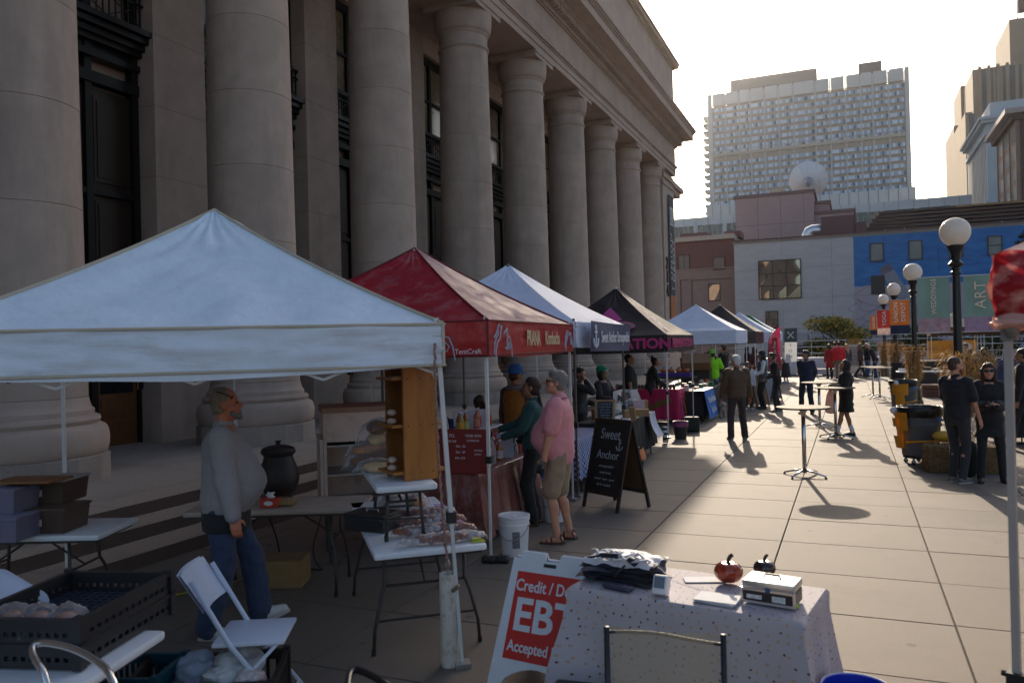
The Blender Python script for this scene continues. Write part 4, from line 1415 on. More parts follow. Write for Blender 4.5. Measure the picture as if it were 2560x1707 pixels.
# ================================================================== PEOPLE
FOLD = bpy.data.textures.new('folds', 'CLOUDS')
FOLD.noise_scale = .085
FOLD.noise_depth = 2
FOLDS = bpy.data.textures.new('shirt_folds', 'CLOUDS')
FOLDS.noise_scale = .14
FOLDS.noise_depth = 1
HAIRT = bpy.data.textures.new('hair_locks', 'CLOUDS')
HAIRT.noise_scale = .022
def blob(mb, name, mat_, parent, vox, smooth=3, fold=0.0, tex=None):
 o = mb.build(name, mat_, parent, True)
 r = o.modifiers.new('remesh', 'REMESH')
 r.mode = 'VOXEL'
 r.voxel_size = vox
 r.use_smooth_shade = True
 if smooth:
  s = o.modifiers.new('smooth', 'SMOOTH')
  s.factor = .5
  s.iterations = smooth
 if fold:
  d = o.modifiers.new('folds', 'DISPLACE')
  d.texture = tex or FOLD
  d.texture_coords = 'GLOBAL'
  d.strength = fold
  d.mid_level = .5
 return o
def ik(a, b, l1, l2, pole):
 a, b, pole = Vector(a), Vector(b), Vector(pole)
 d = b - a
 L = min(d.length, (l1 + l2) * .9995)
 d.normalize()
 b = a + d * L
 x = (l1 * l1 - l2 * l2 + L * L) / (2 * L)
 h = math.sqrt(max(l1 * l1 - x * x, 0))
 p = pole - d * pole.dot(d)
 p.normalize()
 return a + d * x + p * h, b
SKIN = M('skin_light', (.54, .26, .17), .5, .08, 20, spec=.4)
SKIN_R = M('skin_ruddy', (.50, .17, .09), .5, .1, 18, spec=.4)
SKIN_T = M('skin_tan', (.33, .165, .10), .5, .08, 20, spec=.4)
SKIN_D = M('skin_dark', (.06, .028, .02), .5, .1, 20, spec=.4)
H_BLK = M('hair_black', (.012, .009, .008), .45, .4, 60, .6, 120, stretch=(4, 4, .6))
H_BRN = M('hair_brown', (.045, .022, .013), .5, .4, 60, .6, 120, stretch=(4, 4, .6))
H_LBR = M('hair_light_brown', (.19, .105, .05), .5, .4, 60, .6, 120, stretch=(4, 4, .6))
H_BLD = M('hair_blonde', (.42, .28, .13), .5, .3, 60, .6, 120, stretch=(4, 4, .6))
H_GRY = M('hair_grey', (.20, .18, .17), .5, .4, 60, .6, 120, stretch=(4, 4, .6))
H_WHT = M('hair_white', (.68, .66, .63), .5, .2, 60, .6, 120, stretch=(4, 4, .6))
H_RED = M('hair_reddish', (.14, .035, .015), .5, .4, 60, .6, 120, stretch=(4, 4, .6))
EYE = M('eye_dark', (.02, .015, .012), .2)
LIP = M('lips', (.30, .09, .075), .5)
LENS = M('sunglass_lens', (.006, .006, .007), .08)
WSHOE = M('shoe_white', (.62, .61, .60), .55, .1, 15)
BSHOE = M('shoe_black', (.02, .018, .017), .5, .1, 15)
GSHOE = M('shoe_grey', (.14, .12, .12), .6, .1, 15)
SOLE = M('shoe_sole', (.45, .43, .40), .7)
def cl(name, c, **k):
 return M('cloth_' + name, c, k.pop('rough', .85), k.pop('var', .10), k.pop('vs', 9), k.pop('bump', .18), k.pop('bs', 160), sheen=.1, **k)

def person(label, loc, face, h=1.72, skin=SKIN, top=None, legs=None, hair=None, shoes=BSHOE, lh=None, rh=None, lf=(-.10, 0), rf=(.10, 0), lean=0.0, head=(0, 0), fat=0.0, vox=.014, hip=(0, 0, 0), fem=False, group='people at the market', cap=None, glasses=None, beard=None, apron=None, sandals=False, socks=None, shx=1.0, ankz=None, extra=None, curl=.5, lpole=None, rpole=None, cat='person', bulk=1.0):
 """face: heading in degrees, 0 looks along +Y (away), 90 looks to -X; local x right, y forward"""
 s = h / 1.75
 t = thing('person', label, cat, loc, radians(face), group)
 V = lambda x, y, z: Vector((x * s, y * s, z * s))
 hx, hy, hz = hip
 def T(x, y, z):             # torso point with lean about the hips
  return V(x + hx, y + hy + lean * max(0, z - .95), z + hz)
 wsh = (.168 if fem else .190) * shx
 whip = .158 if fem else .158
 ww = .122 if fem else .145
 def torso(inf, z0=.84, z1=1.475, neck=True):
  R_ = [(.80, whip * .78, .092), (.86, whip * .95, .105), (.94, whip, .112), (1.02, (whip + ww) / 2, .105), (1.08, ww, .098), (1.18, ww + .012, .105), (1.28, wsh * .90, .116 if not fem else .122), (1.36, wsh * .96, .108), (1.415, wsh * .88, .088), (1.45, wsh * .55, .07), (1.475, .07, .06)]
  rings = []
  zz = [z for z, _, _ in R_]
  fine = []
  for i in range(37):
   z = .80 + .675 * i / 36
   k = max(j for j in range(len(zz)) if zz[j] <= z + 1e-6)
   k = min(k, len(zz) - 2)
   f0 = (z - zz[k]) / (zz[k + 1] - zz[k])
   fine.append((z, R_[k][1] * (1 - f0) + R_[k + 1][1] * f0, R_[k][2] * (1 - f0) + R_[k + 1][2] * f0))
  for z, rx, ry in fine:
   if z < z0 - .001 or z > z1 + .001:
    continue
   f_ = fat * math.exp(-((z - 1.07) / .19) ** 2)
   c = T(0, .0 + f_ * .6, z)
   rings.append((c.x, c.y, c.z, (rx + f_ * .35 + inf) * s, (ry + f_ * .75 + inf) * s))
  return rings
 mb = MB()
 mb.loft(torso(0, .80))
 # legs
 feet = []
 knees = []
 az = .085
 for i, (sx, ft) in enumerate(((-1, lf), (1, rf))):
  a = V(sx * .088 + hx, hy, .922 + hz)
  az_ = az + (ft[2] if len(ft) > 2 else 0)
  b = V(ft[0], ft[1], az_)
  k, b = ik(a, b, .43 * s, .42 * s, (sx * .06, 1, .0))
  feet.append(b)
  knees.append(k)
  mb.cap(a, k, (.085 if not fem else .084) * s, .056 * s).cap(k, b, .054 * s, .036 * s)
  mb.cap(k.lerp(b, .28) + V(0, -.015, 0), k.lerp(b, .5) + V(0, -.012, 0), .052 * s, .042 * s)
  yaw_ = ft[3] if len(ft) > 3 else -sx * .12
  tilt = ft[4] if len(ft) > 4 else 0
  fm = Matrix.Translation(b) @ Matrix.Rotation(yaw_, 4, 'Z') @ Matrix.Rotation(tilt, 4, 'X')
  mb.cap(fm @ V(0, -.03, -.045), fm @ V(0, .13, -.058), .036 * s, .026 * s)
  feet[-1] = (b, fm)
 # arms
 arms = []
 for sx, hd, pole in ((-1, lh, lpole), (1, rh, rpole)):
  a = T(sx * (wsh - .015), -.005, 1.40)
  if hd is None:
   hd = (sx * (wsh + .075 + fat * .3), .05, .80)
  b = T(hd[0], hd[1], hd[2])
  if hd[2] > 0:
   b = V(hd[0] + hx, hd[1] + hy + lean * max(0, hd[2] - .95), hd[2] + hz)
  e, b = ik(a, b, .285 * s, .255 * s, pole or (sx * .45, -1, -.25))
  arms.append((a, e, b))
  mb.cap(a, e, (.050 if not fem else .042) * s * bulk, .040 * s * bulk).cap(e, b, .041 * s * bulk, .027 * s * bulk)
  # hand: palm, four fingers, thumb
  d = (b - e).normalized()
  side = d.cross(Vector((0, 0, 1)))
  if side.length < .2:
   side = Vector((0, 1, 0))
  side.normalize()
  if sx < 0:
   side = -side
  nrm_ = side.cross(d).normalized()
  if abs(d.z) > .8:
   side = Vector((0, 1, 0)) - d * d.y
   side.normalize()
   nrm_ = Vector((-sx, 0, 0))
  pc = b + d * .045 * s
  for q in (-.027, -.009, .009, .027):
   mb.cap(b + side * q * .8 * s + d * .01 * s, b + d * .085 * s + side * q * s, .014 * s, .0125 * s, 8)
  for q, ln in ((-.028, .055), (-.0095, .07), (.0095, .076), (.028, .068)):
   k0 = b + d * .088 * s + side * q * s
   k1 = k0 + (d * (1 - curl * .35) + nrm_ * curl * .55).normalized() * ln * .5 * s
   k2 = k1 + (d * (1 - curl * 1.1) + nrm_ * curl * 1.1).normalized() * ln * .55 * s
   mb.cap(k0, k1, .0095 * s, .0088 * s, 8).cap(k1, k2, .0088 * s, .0075 * s, 8)
  th0 = b + d * .02 * s + side * .026 * s
  th1 = th0 + (d * .7 + side * .75 + nrm_ * .25).normalized() * .04 * s
  th2 = th1 + (d * .9 + side * .15 + nrm_ * .4).normalized() * .034 * s
  mb.cap(th0, th1, .0125 * s, .0105 * s, 8).cap(th1, th2, .0105 * s, .0085 * s, 8)
 # neck and head
 nb_ = T(0, -.01, 1.42)
 hc = T(0, .015 + lean * .1, 1.62)
 hm = Matrix.Translation(hc) @ Matrix.Rotation(radians(head[0]), 4, 'Z') @ Matrix.Rotation(-radians(head[1]), 4, 'X')
 Hh = lambda x, y, z: hm @ V(x, y, z)
 mb.cap(nb_, Hh(0, -.025, -.05), (.056 if not fem else .047) * s, (.052 if not fem else .044) * s)
 mb.ball((0, -.012 * s, .032 * s), (.076 * s, .094 * s, .098 * s), 18, hm)
 mb.ball((0, .012 * s, -.03 * s), (.064 * s, .076 * s, .088 * s), 16, hm)
 mb.cap(Hh(0, .058, -.092), Hh(0, .045, -.088), .026 * s, .032 * s)
 mb.cap(Hh(0, .080, .012), Hh(0, .100, -.022), .009 * s, .0145 * s, 10)
 mb.cap(Hh(-.04, .070, .026), Hh(.04, .070, .026), .012 * s, .012 * s, 8)
 mb.cap(Hh(-.045, .048, -.025), Hh(-.03, .062, -.03), .024 * s, .018 * s, 8).cap(Hh(.045, .048, -.025), Hh(.03, .062, -.03), .024 * s, .018 * s, 8)
 mb.cap(Hh(-.016, .080, -.056), Hh(.016, .080, -.056), .0095 * s, .0095 * s, 8)
 for sx in (-1, 1):
  mb.ball((sx * .077 * s, -.012 * s, -.002 * s), (.010 * s, .02 * s, .032 * s), 10, hm)
 body = blob(mb, 'body', skin, t, vox, 2)
 if vox < .016:
  for sx in (-1, 1):
   MB().ball((sx * .031 * s, .0755 * s, .006 * s), (.0135 * s, .009 * s, .0075 * s), 8, hm).build('eye', EYE, t, True)
  MB().ball((0, .0885 * s, -.057 * s), (.022 * s, .006 * s, .0062 * s), 8, hm).build('mouth', LIP, t, True)
 # ---- clothes
 cv = max(vox, .012)
 if legs:
  kind, lmat = legs[0], legs[1]
  mb = MB()
  inf = legs[2] if len(legs) > 2 else .016
  if kind in ('trousers', 'shorts', 'leggings'):
   if kind == 'leggings':
    inf = .006
   mb.loft(torso(min(inf * .8, .014), .80, 1.03))
   for (b, fm), k, sx in zip(feet, knees, (-1, 1)):
    a = V(sx * .088 + hx, hy, .90 + hz)
    if kind == 'shorts':
     e = a.lerp(k, .92)
     mb.cap(a, e, (.092 + inf) * s, (.078 + inf) * s)
    else:
     mb.cap(a, k, (.086 + min(inf, .012)) * s, (.056 + inf) * s).cap(k, b + V(0, -.01, .0), (.056 + inf) * s, (.046 + inf * 1.3) * s)
  elif kind == 'skirt':
   zl = legs[3] if len(legs) > 3 else .55
   r0 = torso(.012, .94, 1.09)
   fl = legs[4] if len(legs) > 4 else .06
   c = V(hx, hy, 0)
   rings = [(c.x, c.y + .01 * s, z * s, (whip + .03 + fl * f_) * s, (.125 + fl * f_) * s) for z, f_ in ((zl, 1), (zl * .6 + .94 * .4, .55), (.90, .15))]
   mb.loft(rings + r0, 26)
  lo = blob(mb, {'trousers': 'trousers', 'leggings': 'leggings', 'shorts': 'shorts', 'skirt': 'skirt'}[kind], lmat, t, cv, 2, min(.032, inf * 1.3) * s if kind != 'leggings' else .004)
  if len(legs) > 5 and legs[5]:
   pass
 if top:
  slv, tmat = top[0], top[1]
  hem = top[2] if len(top) > 2 else .90
  inf = top[3] if len(top) > 3 else .018
  mb = MB()
  rg = torso(inf, max(hem, .80), 1.45)
  if hem < .80:
   c0 = V(hx, hy, hem + hz)
   rg = [(c0.x, c0.y, c0.z, (whip + inf + .03) * s, (.125 + inf) * s)] + rg
  mb.loft(rg, 24)
  mb.cap(T(0, -.012, 1.43), T(0, -.01, 1.465), (.060 + inf * .5) * s, (.058 + inf * .4) * s)
  for (a, e, b), sx in zip(arms, (-1, 1)):
   if slv == 'none':
    continue
   mb.cap(a + V(-sx * .02, 0, .005), a, (.06 + inf) * s, (.052 + inf) * s)
   if slv == 'short':
    mb.cap(a, a.lerp(e, .78), (.051 * bulk + inf) * s, (.050 * bulk + inf * 1.25) * s)
   else:
    mb.cap(a, e, (.050 * bulk + inf) * s, (.042 * bulk + inf) * s).cap(e, e.lerp(b, .93), (.042 * bulk + inf) * s, (.031 * bulk + inf * .8) * s)
  blob(mb, {'short': 'shirt', 'long': 'jacket', 'none': 'vest'}[slv] if len(top) < 5 else top[4], tmat, t, cv, 2, min(.024, inf * 1.1) * s, FOLDS)
 if apron:
  mb = MB()
  c = T(0, 0, 1)
  rg = [(r_[0], r_[1] + .008 * s, r_[2], r_[3] * .86, r_[4] + .012 * s) for r_ in torso(.024, .80, 1.30)]
  n_ = 24
  vs, fs = [], []
  for r_ in rg:
   for j in range(n_ + 1):
    an = pi * .06 + pi * .88 * j / n_
    vs.append((r_[0] + r_[3] * cos(an), r_[1] + r_[4] * sin(an), r_[2]))
  for i in range(len(rg) - 1):
   for j in range(n_):
    fs.append((i * (n_ + 1) + j, i * (n_ + 1) + j + 1, (i + 1) * (n_ + 1) + j + 1, (i + 1) * (n_ + 1) + j))
  mb.add(vs, fs).build('apron', apron, t, True)
 # ---- shoes
 for (b, fm) in feet:
  if sandals:
   mb = MB()
   mb.loft([(0, .05 * s, -.088 * s, .045 * s, .135 * s), (0, .05 * s, -.07 * s, .045 * s, .135 * s)], 18)
   mb.v = [tuple(fm @ Vector(v)) for v in mb.v]
   sb_ = mb.build('sandal', shoes, t)
   st = MB()
   for yy, zz, rr in ((.10, -.045, .034), (.05, -.03, .040), (-.045, .0, .045), (-.06, -.045, .04)):
    st.tube([fm @ V(rr * cos(a), yy + .01 * sin(a), zz - .04 + (.045) * sin(a)) for a in [pi * i / 8 for i in range(9)]], .013 * s, 6, sq=(1, .6))
   st.build('strap', shoes, sb_)
  else:
   mb = MB()
   mb.cap(fm @ V(0, -.035, -.042), fm @ V(0, .05, -.040), .046 * s, .047 * s).cap(fm @ V(0, .05, -.045), fm @ V(0, .145, -.056), .045 * s, .034 * s)
   mb.cap(fm @ V(0, -.02, -.03), fm @ V(0, -.01, .012), .047 * s, .044 * s)
   sh = blob(mb, 'shoe', shoes, t, max(.009, cv * .7), 2)
   mb = MB().loft([(0, .052 * s, -.098 * s + .008 * s, .047 * s, .135 * s), (0, .052 * s, -.068 * s, .046 * s, .134 * s)], 18)
   mb.v = [tuple(fm @ Vector(v)) for v in mb.v]
   mb.build('sole', SOLE if shoes is not BSHOE else RUBBER, sh)
  if socks:
   MB().tube([fm @ V(0, -.01, -.02), fm @ V(0, -.008, .06), b.lerp(knees[feet.index((b, fm))], .38)], [.048 * s, .045 * s, .056 * s], 12).build('sock', socks, t, True)
 # ---- hair
 if hair:
  kind, hmat = hair
  mb = MB()
  hk = .945 if kind == 'short' else 1.0
  mb.ball((0, -.024 * s, .045 * s), (.086 * s * hk, .098 * s * hk, .094 * s * hk), 18, hm)
  mb.ball((0, -.045 * s, -.005 * s), (.080 * s * hk, .068 * s * hk, (.085 if kind != 'short' else .066) * s), 16, hm)
  if kind == 'full':
   mb.ball((0, .02 * s, .085 * s), (.078 * s, .074 * s, .05 * s), 14, hm)
  if kind == 'long':
   mb.ball((0, .012 * s, .075 * s), (.083 * s, .075 * s, .065 * s), 14, hm)
   for sx in (-1, 1):
    mb.cap(Hh(sx * .075, .005, .03), T(sx * .085, .035, 1.40), .034 * s, .030 * s)
    mb.cap(Hh(sx * .05, -.06, 0), T(sx * .06, -.09, 1.30), .055 * s, .04 * s)
   mb.cap(Hh(0, -.06, 0), T(0, -.115, 1.27), .07 * s, .05 * s)
  if kind == 'bob':
   mb.ball((0, .012 * s, .075 * s), (.083 * s, .075 * s, .065 * s), 14, hm)
   for sx in (-1, 1):
    mb.cap(Hh(sx * .075, -.005, .03), Hh(sx * .078, -.012, -.10), .033 * s, .026 * s)
   mb.cap(Hh(0, -.06, 0), Hh(0, -.06, -.10), .075 * s, .06 * s)
  if kind == 'bun':
   mb.ball((0, .01 * s, .075 * s), (.080 * s, .075 * s, .06 * s), 14, hm)
   mb.ball((0, -.105 * s, .075 * s), .048 * s, 12, hm)
  if kind == 'topbun':
   mb.ball((0, .01 * s, .075 * s), (.080 * s, .075 * s, .06 * s), 14, hm)
   mb.ball((0, -.04 * s, .155 * s), .042 * s, 12, hm)
  if kind == 'braid':
   mb.ball((0, .008 * s, .075 * s), (.080 * s, .075 * s, .06 * s), 14, hm)
   p0, p1 = Hh(0, -.09, -.01), T(-.03, -.135, 1.02)
   for i in range(16):
    f_ = i / 15
    c = p0.lerp(p1, f_) + V(.011 * (1 if i % 2 else -1), -.02 * sin(pi * f_), 0)
    mb.ball(c, (.028 * (1 - .45 * f_) * s, .026 * (1 - .4 * f_) * s, .034 * s), 8)
  if kind == 'tail':
   mb.ball((0, .008 * s, .075 * s), (.080 * s, .075 * s, .06 * s), 14, hm)
   mb.cap(Hh(0, -.11, .03), T(0, -.15, 1.36), .036 * s, .022 * s)
  blob(mb, 'hair', hmat, t, max(.007, vox * .8), 1, .011 * s, HAIRT)
 if beard:
  mb = MB()
  mb.cap(Hh(-.052, .03, -.062), Hh(0, .074, -.100), .020 * s, .024 * s, 8).cap(Hh(.052, .03, -.062), Hh(0, .074, -.100), .020 * s, .024 * s, 8)
  mb.cap(Hh(-.022, .088, -.046), Hh(.022, .088, -.046), .007 * s, .007 * s, 6)
  mb.cap(Hh(0, .083, -.074), Hh(0, .075, -.10), .012 * s, .02 * s, 8)
  blob(mb, 'beard', beard, t, .008, 1)
 if cap:
  cmat = cap[0]
  back = len(cap) > 1 and cap[1]
  sg = -1 if back else 1
  prof = [(.097, .02), (.100, .045), (.096, .085), (.080, .125), (.05, .150), (.01, .158)]
  mb = MB().lathe([(r_ * s, z * s) for r_, z in prof], 24, hm @ Matrix.Translation(V(0, -.014, .012)) @ Matrix.Diagonal((.93, 1.10, 1, 1)))
  co = mb.build('cap', cmat, t, 60)
  br_ = MB()
  n_ = 14
  vs = []
  for rr, dz in ((.093, .035), (.135, .028), (.172, .012)):
   for j in range(n_ + 1):
    an = pi / 2 - 1.05 + 2.1 * j / n_
    vs.append(hm @ V(rr * cos(an) * .95, -.012 + sg * rr * sin(an) * 1.05, dz + .012 - .016 * abs(cos(an)) * (rr > .1)))
  fs = [(i * (n_ + 1) + j, i * (n_ + 1) + j + 1, (i + 1) * (n_ + 1) + j + 1, (i + 1) * (n_ + 1) + j) for i in range(2) for j in range(n_)]
  br_.add(vs, fs).build('peak', cmat, co, True)
 if glasses:
  on = glasses == 'sun'
  dz, dy, dr = (0.006, 0, 0)
  gm = hm
  if glasses == 'head':
   gm = hm @ Matrix.Translation(V(0, -.035, .105)) @ Matrix.Rotation(radians(-35), 4, 'X') @ Matrix.Translation(V(0, .008, -.01))
  mb = MB()
  for sx in (-1, 1):
   mb.ball((sx * .034 * s, .094 * s, .006 * s), (.030 * s, .008 * s, .021 * s), 12, gm)
  g_ = mb.build('lens', LENS if glasses != 'clear' else clear_glass, t, True)
  mb = MB().tube([gm @ V(-.012, .098, .012), gm @ V(.012, .098, .012)], .0035 * s, 6)
  for sx in (-1, 1):
   mb.tube([gm @ V(sx * .064, .088, .012), gm @ V(sx * .084, .05, .014), gm @ V(sx * .085, -.02, .006)], .004 * s, 6)
   mb.tube([gm @ V(sx * .034 + .031 * cos(a), .0945, .006 + .022 * sin(a)) for a in [2 * pi * i / 12 for i in range(13)]], .0032 * s, 5)
  mb.build('glasses_frame', BLACKP if glasses != 'clear' else M('wire_frame', (.4, .3, .15), .3, metal=.8), t)
 if extra:
  extra(t, s, V, T, Hh, hm, arms, feet)
 return t
clear_glass = clear_mat('clear_glass', (1, 1, 1), .08)

# ------------------------------------------------------------------ the crowd
def gp(px, py):
 p = PZ(px, py)
 return (p.x, p.y, 0)
def bp(px, X):
 p = PX(px, 900, X)
 return (p.x, p.y, 0)
HANDS = {}
def keep(key):
 def f(t, s, V, T, Hh, hm, arms, feet):
  m = Matrix.Translation(t.location) @ Matrix.Rotation(t.rotation_euler.z, 4, 'Z')
  HANDS[key] = [(m @ a[1], m @ a[2]) for a in arms] + [m @ Hh(0, 0, 0)]
 return f
JEAN = cl('jeans', (.035, .052, .105), vs=14)
JEANL = cl('jeans_light', (.17, .23, .33), vs=14)
BLKT = cl('black_trousers', (.014, .013, .015))
DKT = cl('dark_trousers', (.035, .026, .026))
GREYS = cl('sweatshirt_grey', (.30, .27, .28), vs=60)
# man in the bread stall
def grey_extra(t, s, V, T, Hh, hm, arms, feet):
 keep('grey')(t, s, V, T, Hh, hm, arms, feet)
 mb = MB()
 rg = []
 for z, rx, ry in ((.74, .195, .165), (.80, .20, .17), (.90, .19, .165)):
  c = T(0, .02, z)
  rg.append((c.x, c.y, c.z, rx * s, ry * s))
 blob(mb.loft(rg, 24), 'shirt_tail', cl('tee_black', (.018, .017, .02)), t, .012, 2, .02)
person('heavy man in grey sweatshirt and jeans walking through the bread stall', gp(565, 1582), -52, 1.82, SKIN_R, ('long', GREYS, .86, .03, 'sweatshirt'), ('trousers', JEAN, .03), ('short', M('hair_sandy', (.26, .19, .13), .5, .4, 60, .6, 120)), WSHOE, lh=(-.30, .06, .84), rh=(.27, .10, .80), lf=(-.09, .24, .03, .1, .28), rf=(.09, -.10, .0), head=(0, -8), fat=.125, bulk=1.25, vox=.0085, glasses='head', beard=H_GRY, shx=1.12, extra=grey_extra, lean=.03)
PINKP = cl('polo_pink', (.66, .26, .28), vs=20)
KHAK = cl('khaki', (.30, .215, .14))
BRL = M('brown_leather', (.06, .030, .020), .6, .2, 20)
def pink_extra(t, s, V, T, Hh, hm, arms, feet):
 keep('pink')(t, s, V, T, Hh, hm, arms, feet)
 c = T(0, -.012, 1.45)
 MB().lathe([(.078 * s, -.01), (.083 * s, .0), (.074 * s, .045 * s), (.066 * s, .048 * s)], 20, Matrix.Translation(c) @ Matrix.Rotation(-.25, 4, 'X')).build('collar', PINKP, t, True)
 MB().tube([c + Vector((.085 * s * cos(a), .085 * s * sin(a), -.0 - .02 * sin(a))) for a in [2 * pi * i / 20 for i in range(21)]], .004, 5).build('collar_stripe', M('navy_piping', (.03, .03, .10), .8), t)
person('heavy grey haired man in pink polo shirt and khaki shorts', gp(1406, 1352), 98, 1.80, SKIN, ('short', PINKP, .80, .026, 'polo_shirt'), ('shorts', KHAK, .02), ('full', H_GRY), BRL, lh=(-.235, .12, .86), rh=(.24, .12, .86), lf=(-.11, .03), rf=(.11, -.06), head=(12, -12), fat=.13, bulk=1.2, vox=.0085, glasses='sun', sandals=True, shx=1.12, extra=pink_extra, lean=.02, curl=.9)
person('woman with long dark braid in teal fleece jacket beside the pink shirt man', gp(1338, 1310), 104, 1.70, SKIN_T, ('long', cl('fleece_teal', (.018, .075, .075), vs=40), .84, .02), ('trousers', BLKT, .02), ('braid', H_BRN), BRL, lh=(-.12, .34, 1.05), rh=(.10, .42, 1.12), lf=(-.09, .02), rf=(.09, .0), head=(0, -16), fem=True, vox=.0095, glasses='clear', sandals=True, extra=keep('teal'))
def capflag(t, s, V, T, Hh, hm, arms, feet):
 MB().ball((0, -.092 * s, .075 * s), (.02 * s, .012 * s, .02 * s), 10, hm).build('badge', M('badge_orange', (.45, .16, .03), .6), t)
 MB().tube([T(.10 * cos(a), -.02 + .085 * sin(a), 1.46) for a in [2 * pi * i / 16 for i in range(17)]], .035, 8).build('hood', cl('hood_grey', (.17, .15, .16)), t, True)
person('person in mustard vest and blue cap with back turned in kombucha stall', bp(1288, -4.25), -8, 1.78, SKIN_T, ('long', cl('hoodie_taupe', (.075, .055, .05)), .88, .016, 'hoodie'), ('trousers', BLKT), ('short', H_BRN), head=(-20, 0), cap=(cl('cap_blue', (.025, .14, .42)),), apron=None, vox=.013, extra=capflag)
def vest_on(t, s, mat_, T):
 pass
MU = cl('vest_mustard', (.30, .12, .012), vs=14)
tv = [o for o in bpy.data.objects if o.name.startswith('person') and o.parent is None][-1]
mb = MB()
mb.loft([(0, 0, z * 1.017, rx, ry) for z, rx, ry in ((.86, .19, .145), (.95, .195, .15), (1.08, .18, .14), (1.2, .185, .145), (1.32, .20, .148), (1.42, .165, .12), (1.45, .10, .09))], 24)
blob(mb, 'vest', MU, tv, .012, 2, .015)
person('dark haired person in black sitting on blue camp chair looking down', bp(1186, -5.5), -35, 1.70, SKIN_T, ('long', cl('jacket_olive_black', (.022, .019, .014)), .84, .02), ('trousers', BLKT), ('bob', H_BRN), hip=(0, 0, -.42), lf=(-.12, .42), rf=(.12, .42), lh=(-.06, .30, 1.12), rh=(.06, .30, 1.12), head=(0, -28), lean=.12, vox=.013)
PUFF = cl('puffer_black', (.02, .02, .022), rough=.5, bump=.6, bs=30)
person('woman with curly bun in black puffer resting her cheek on her hand', bp(1448, -4.35), -80, 1.66, SKIN_T, ('long', PUFF, .86, .026), ('trousers', BLKT), ('bun', H_BLK), rh=(.10, .13, 1.50), lh=(-.05, .25, 1.08), head=(-15, -4), fem=True, vox=.013, rpole=(.6, .3, -1))
person('woman in green cap and dark jacket serving at the waffle table', bp(1505, -4.2), -112, 1.64, SKIN_T, ('long', cl('jacket_plum_black', (.02, .014, .016)), .84, .022), ('trousers', BLKT), ('bob', H_BLK), lh=(-.22, .34, 1.08), rh=(.16, .36, 1.10), head=(20, -14), fem=True, vox=.013, cap=(cl('cap_green', (.004, .16, .075)),), glasses='clear')
person('man in black t-shirt and black head wrap behind the display case', bp(1572, -4.75), -75, 1.80, SKIN_T, ('short', cl('tee_black', (.018, .017, .02)), .84, .02), ('trousers', BLKT), ('short', H_BLK), head=(0, -10), vox=.014, cap=None, apron=cl('apron_black', (.03, .028, .022), dirt=((.10, .22, .03), 5, .9, (1, 1, 1))), lh=(-.24, .10, .88), fat=.03)
person('woman with high dark bun bending over the pink table', bp(1622, -4.7), -60, 1.68, SKIN_T, ('long', cl('jacket_charcoal', (.022, .022, .024)), .84, .02), ('trousers', BLKT), ('topbun', H_BLK), lean=.22, lh=(-.10, .36, 1.0), rh=(.14, .38, 1.0), head=(0, -20), fem=True, vox=.015)
# shoppers along the row
def limeprint(t, s, V, T, Hh, hm, arms, feet):
 text('STAFF', .06, M('print_grey', (.45, .55, .35), .7), t, facing(T(0, -.145, 1.30), (-1, 0, 0), (0, 0, 1)), 'back_print') if False else None
person('man in bright lime t-shirt, lime cap and light jeans seen from behind', gp(1785, 1008), 12, 1.74, SKIN_D, ('short', cl('tee_lime', (.30, .80, .01)), .80, .032), ('trousers', JEANL, .016), ('short', H_BLK), GSHOE, lh=(-.26, .10, .92), rh=(.24, .22, 1.02), cap=(cl('cap_lime', (.16, .55, .04)),), head=(-30, -6), vox=.013, fat=.04, shx=1.06)
person('white haired man in brown jacket and dark trousers standing with back to us', gp(1845, 1100), 22, 1.75, SKIN_R, ('long', cl('jacket_brown', (.085, .045, .022), rough=.7), .86, .034), ('trousers', DKT, .018), ('full', H_WHT), GSHOE, lh=(-.30, .10, .86), rh=(.30, .10, .86), lf=(-.15, -.02), rf=(.15, .02), head=(25, 0), vox=.0115, fat=.05, shx=1.1)
person('small girl in white printed hoodie facing us beside the brown jacket man', gp(1872, 1024), 195, 1.40, SKIN_T, ('long', cl('hoodie_white', (.55, .56, .60), dirt=((.2, .35, .5), 9, .6, (1, 1, 1))), .84, .024), ('trousers', BLKT), ('long', H_BRN), WSHOE, fem=True, vox=.014)
def vest_extra(t, s, V, T, Hh, hm, arms, feet):
 mb = MB()
 rg = []
 for z, rx, ry in ((.80, .185, .135), (.94, .19, .145), (1.08, .165, .135), (1.28, .185, .155), (1.40, .17, .12), (1.47, .085, .085)):
  c = T(0, 0, z)
  rg.append((c.x, c.y, c.z, rx * s, ry * s))
 blob(mb.loft(rg, 24), 'puffer_vest', cl('vest_grey', (.045, .05, .06), rough=.55, bump=.6, bs=25), t, .014, 2, .012)
person('woman in grey puffer vest with white sleeves looking at a stall', gp(1908, 1022), 112, 1.70, SKIN_T, ('long', cl('sleeve_white', (.62, .63, .68)), .88, .016), ('trousers', BLKT, .012), ('long', H_BLK), BSHOE, lh=(-.14, .30, 1.05), rh=(.06, .34, 1.04), head=(0, -6), fem=True, vox=.0125, extra=vest_extra, cap=(cl('cap_black', (.015, .015, .016)),))
person('woman in black top and leggings leaning forward with hair in a knot', gp(1945, 1030), 108, 1.68, SKIN_T, ('long', cl('top_black', (.016, .014, .015)), .86, .016), ('leggings', BLKT), ('bun', H_BLK), GSHOE, lean=.18, lh=(-.06, .28, 1.0), rh=(.10, .30, .98), lf=(-.09, .08), rf=(.09, -.08), head=(0, -10), fem=True, vox=.0125)
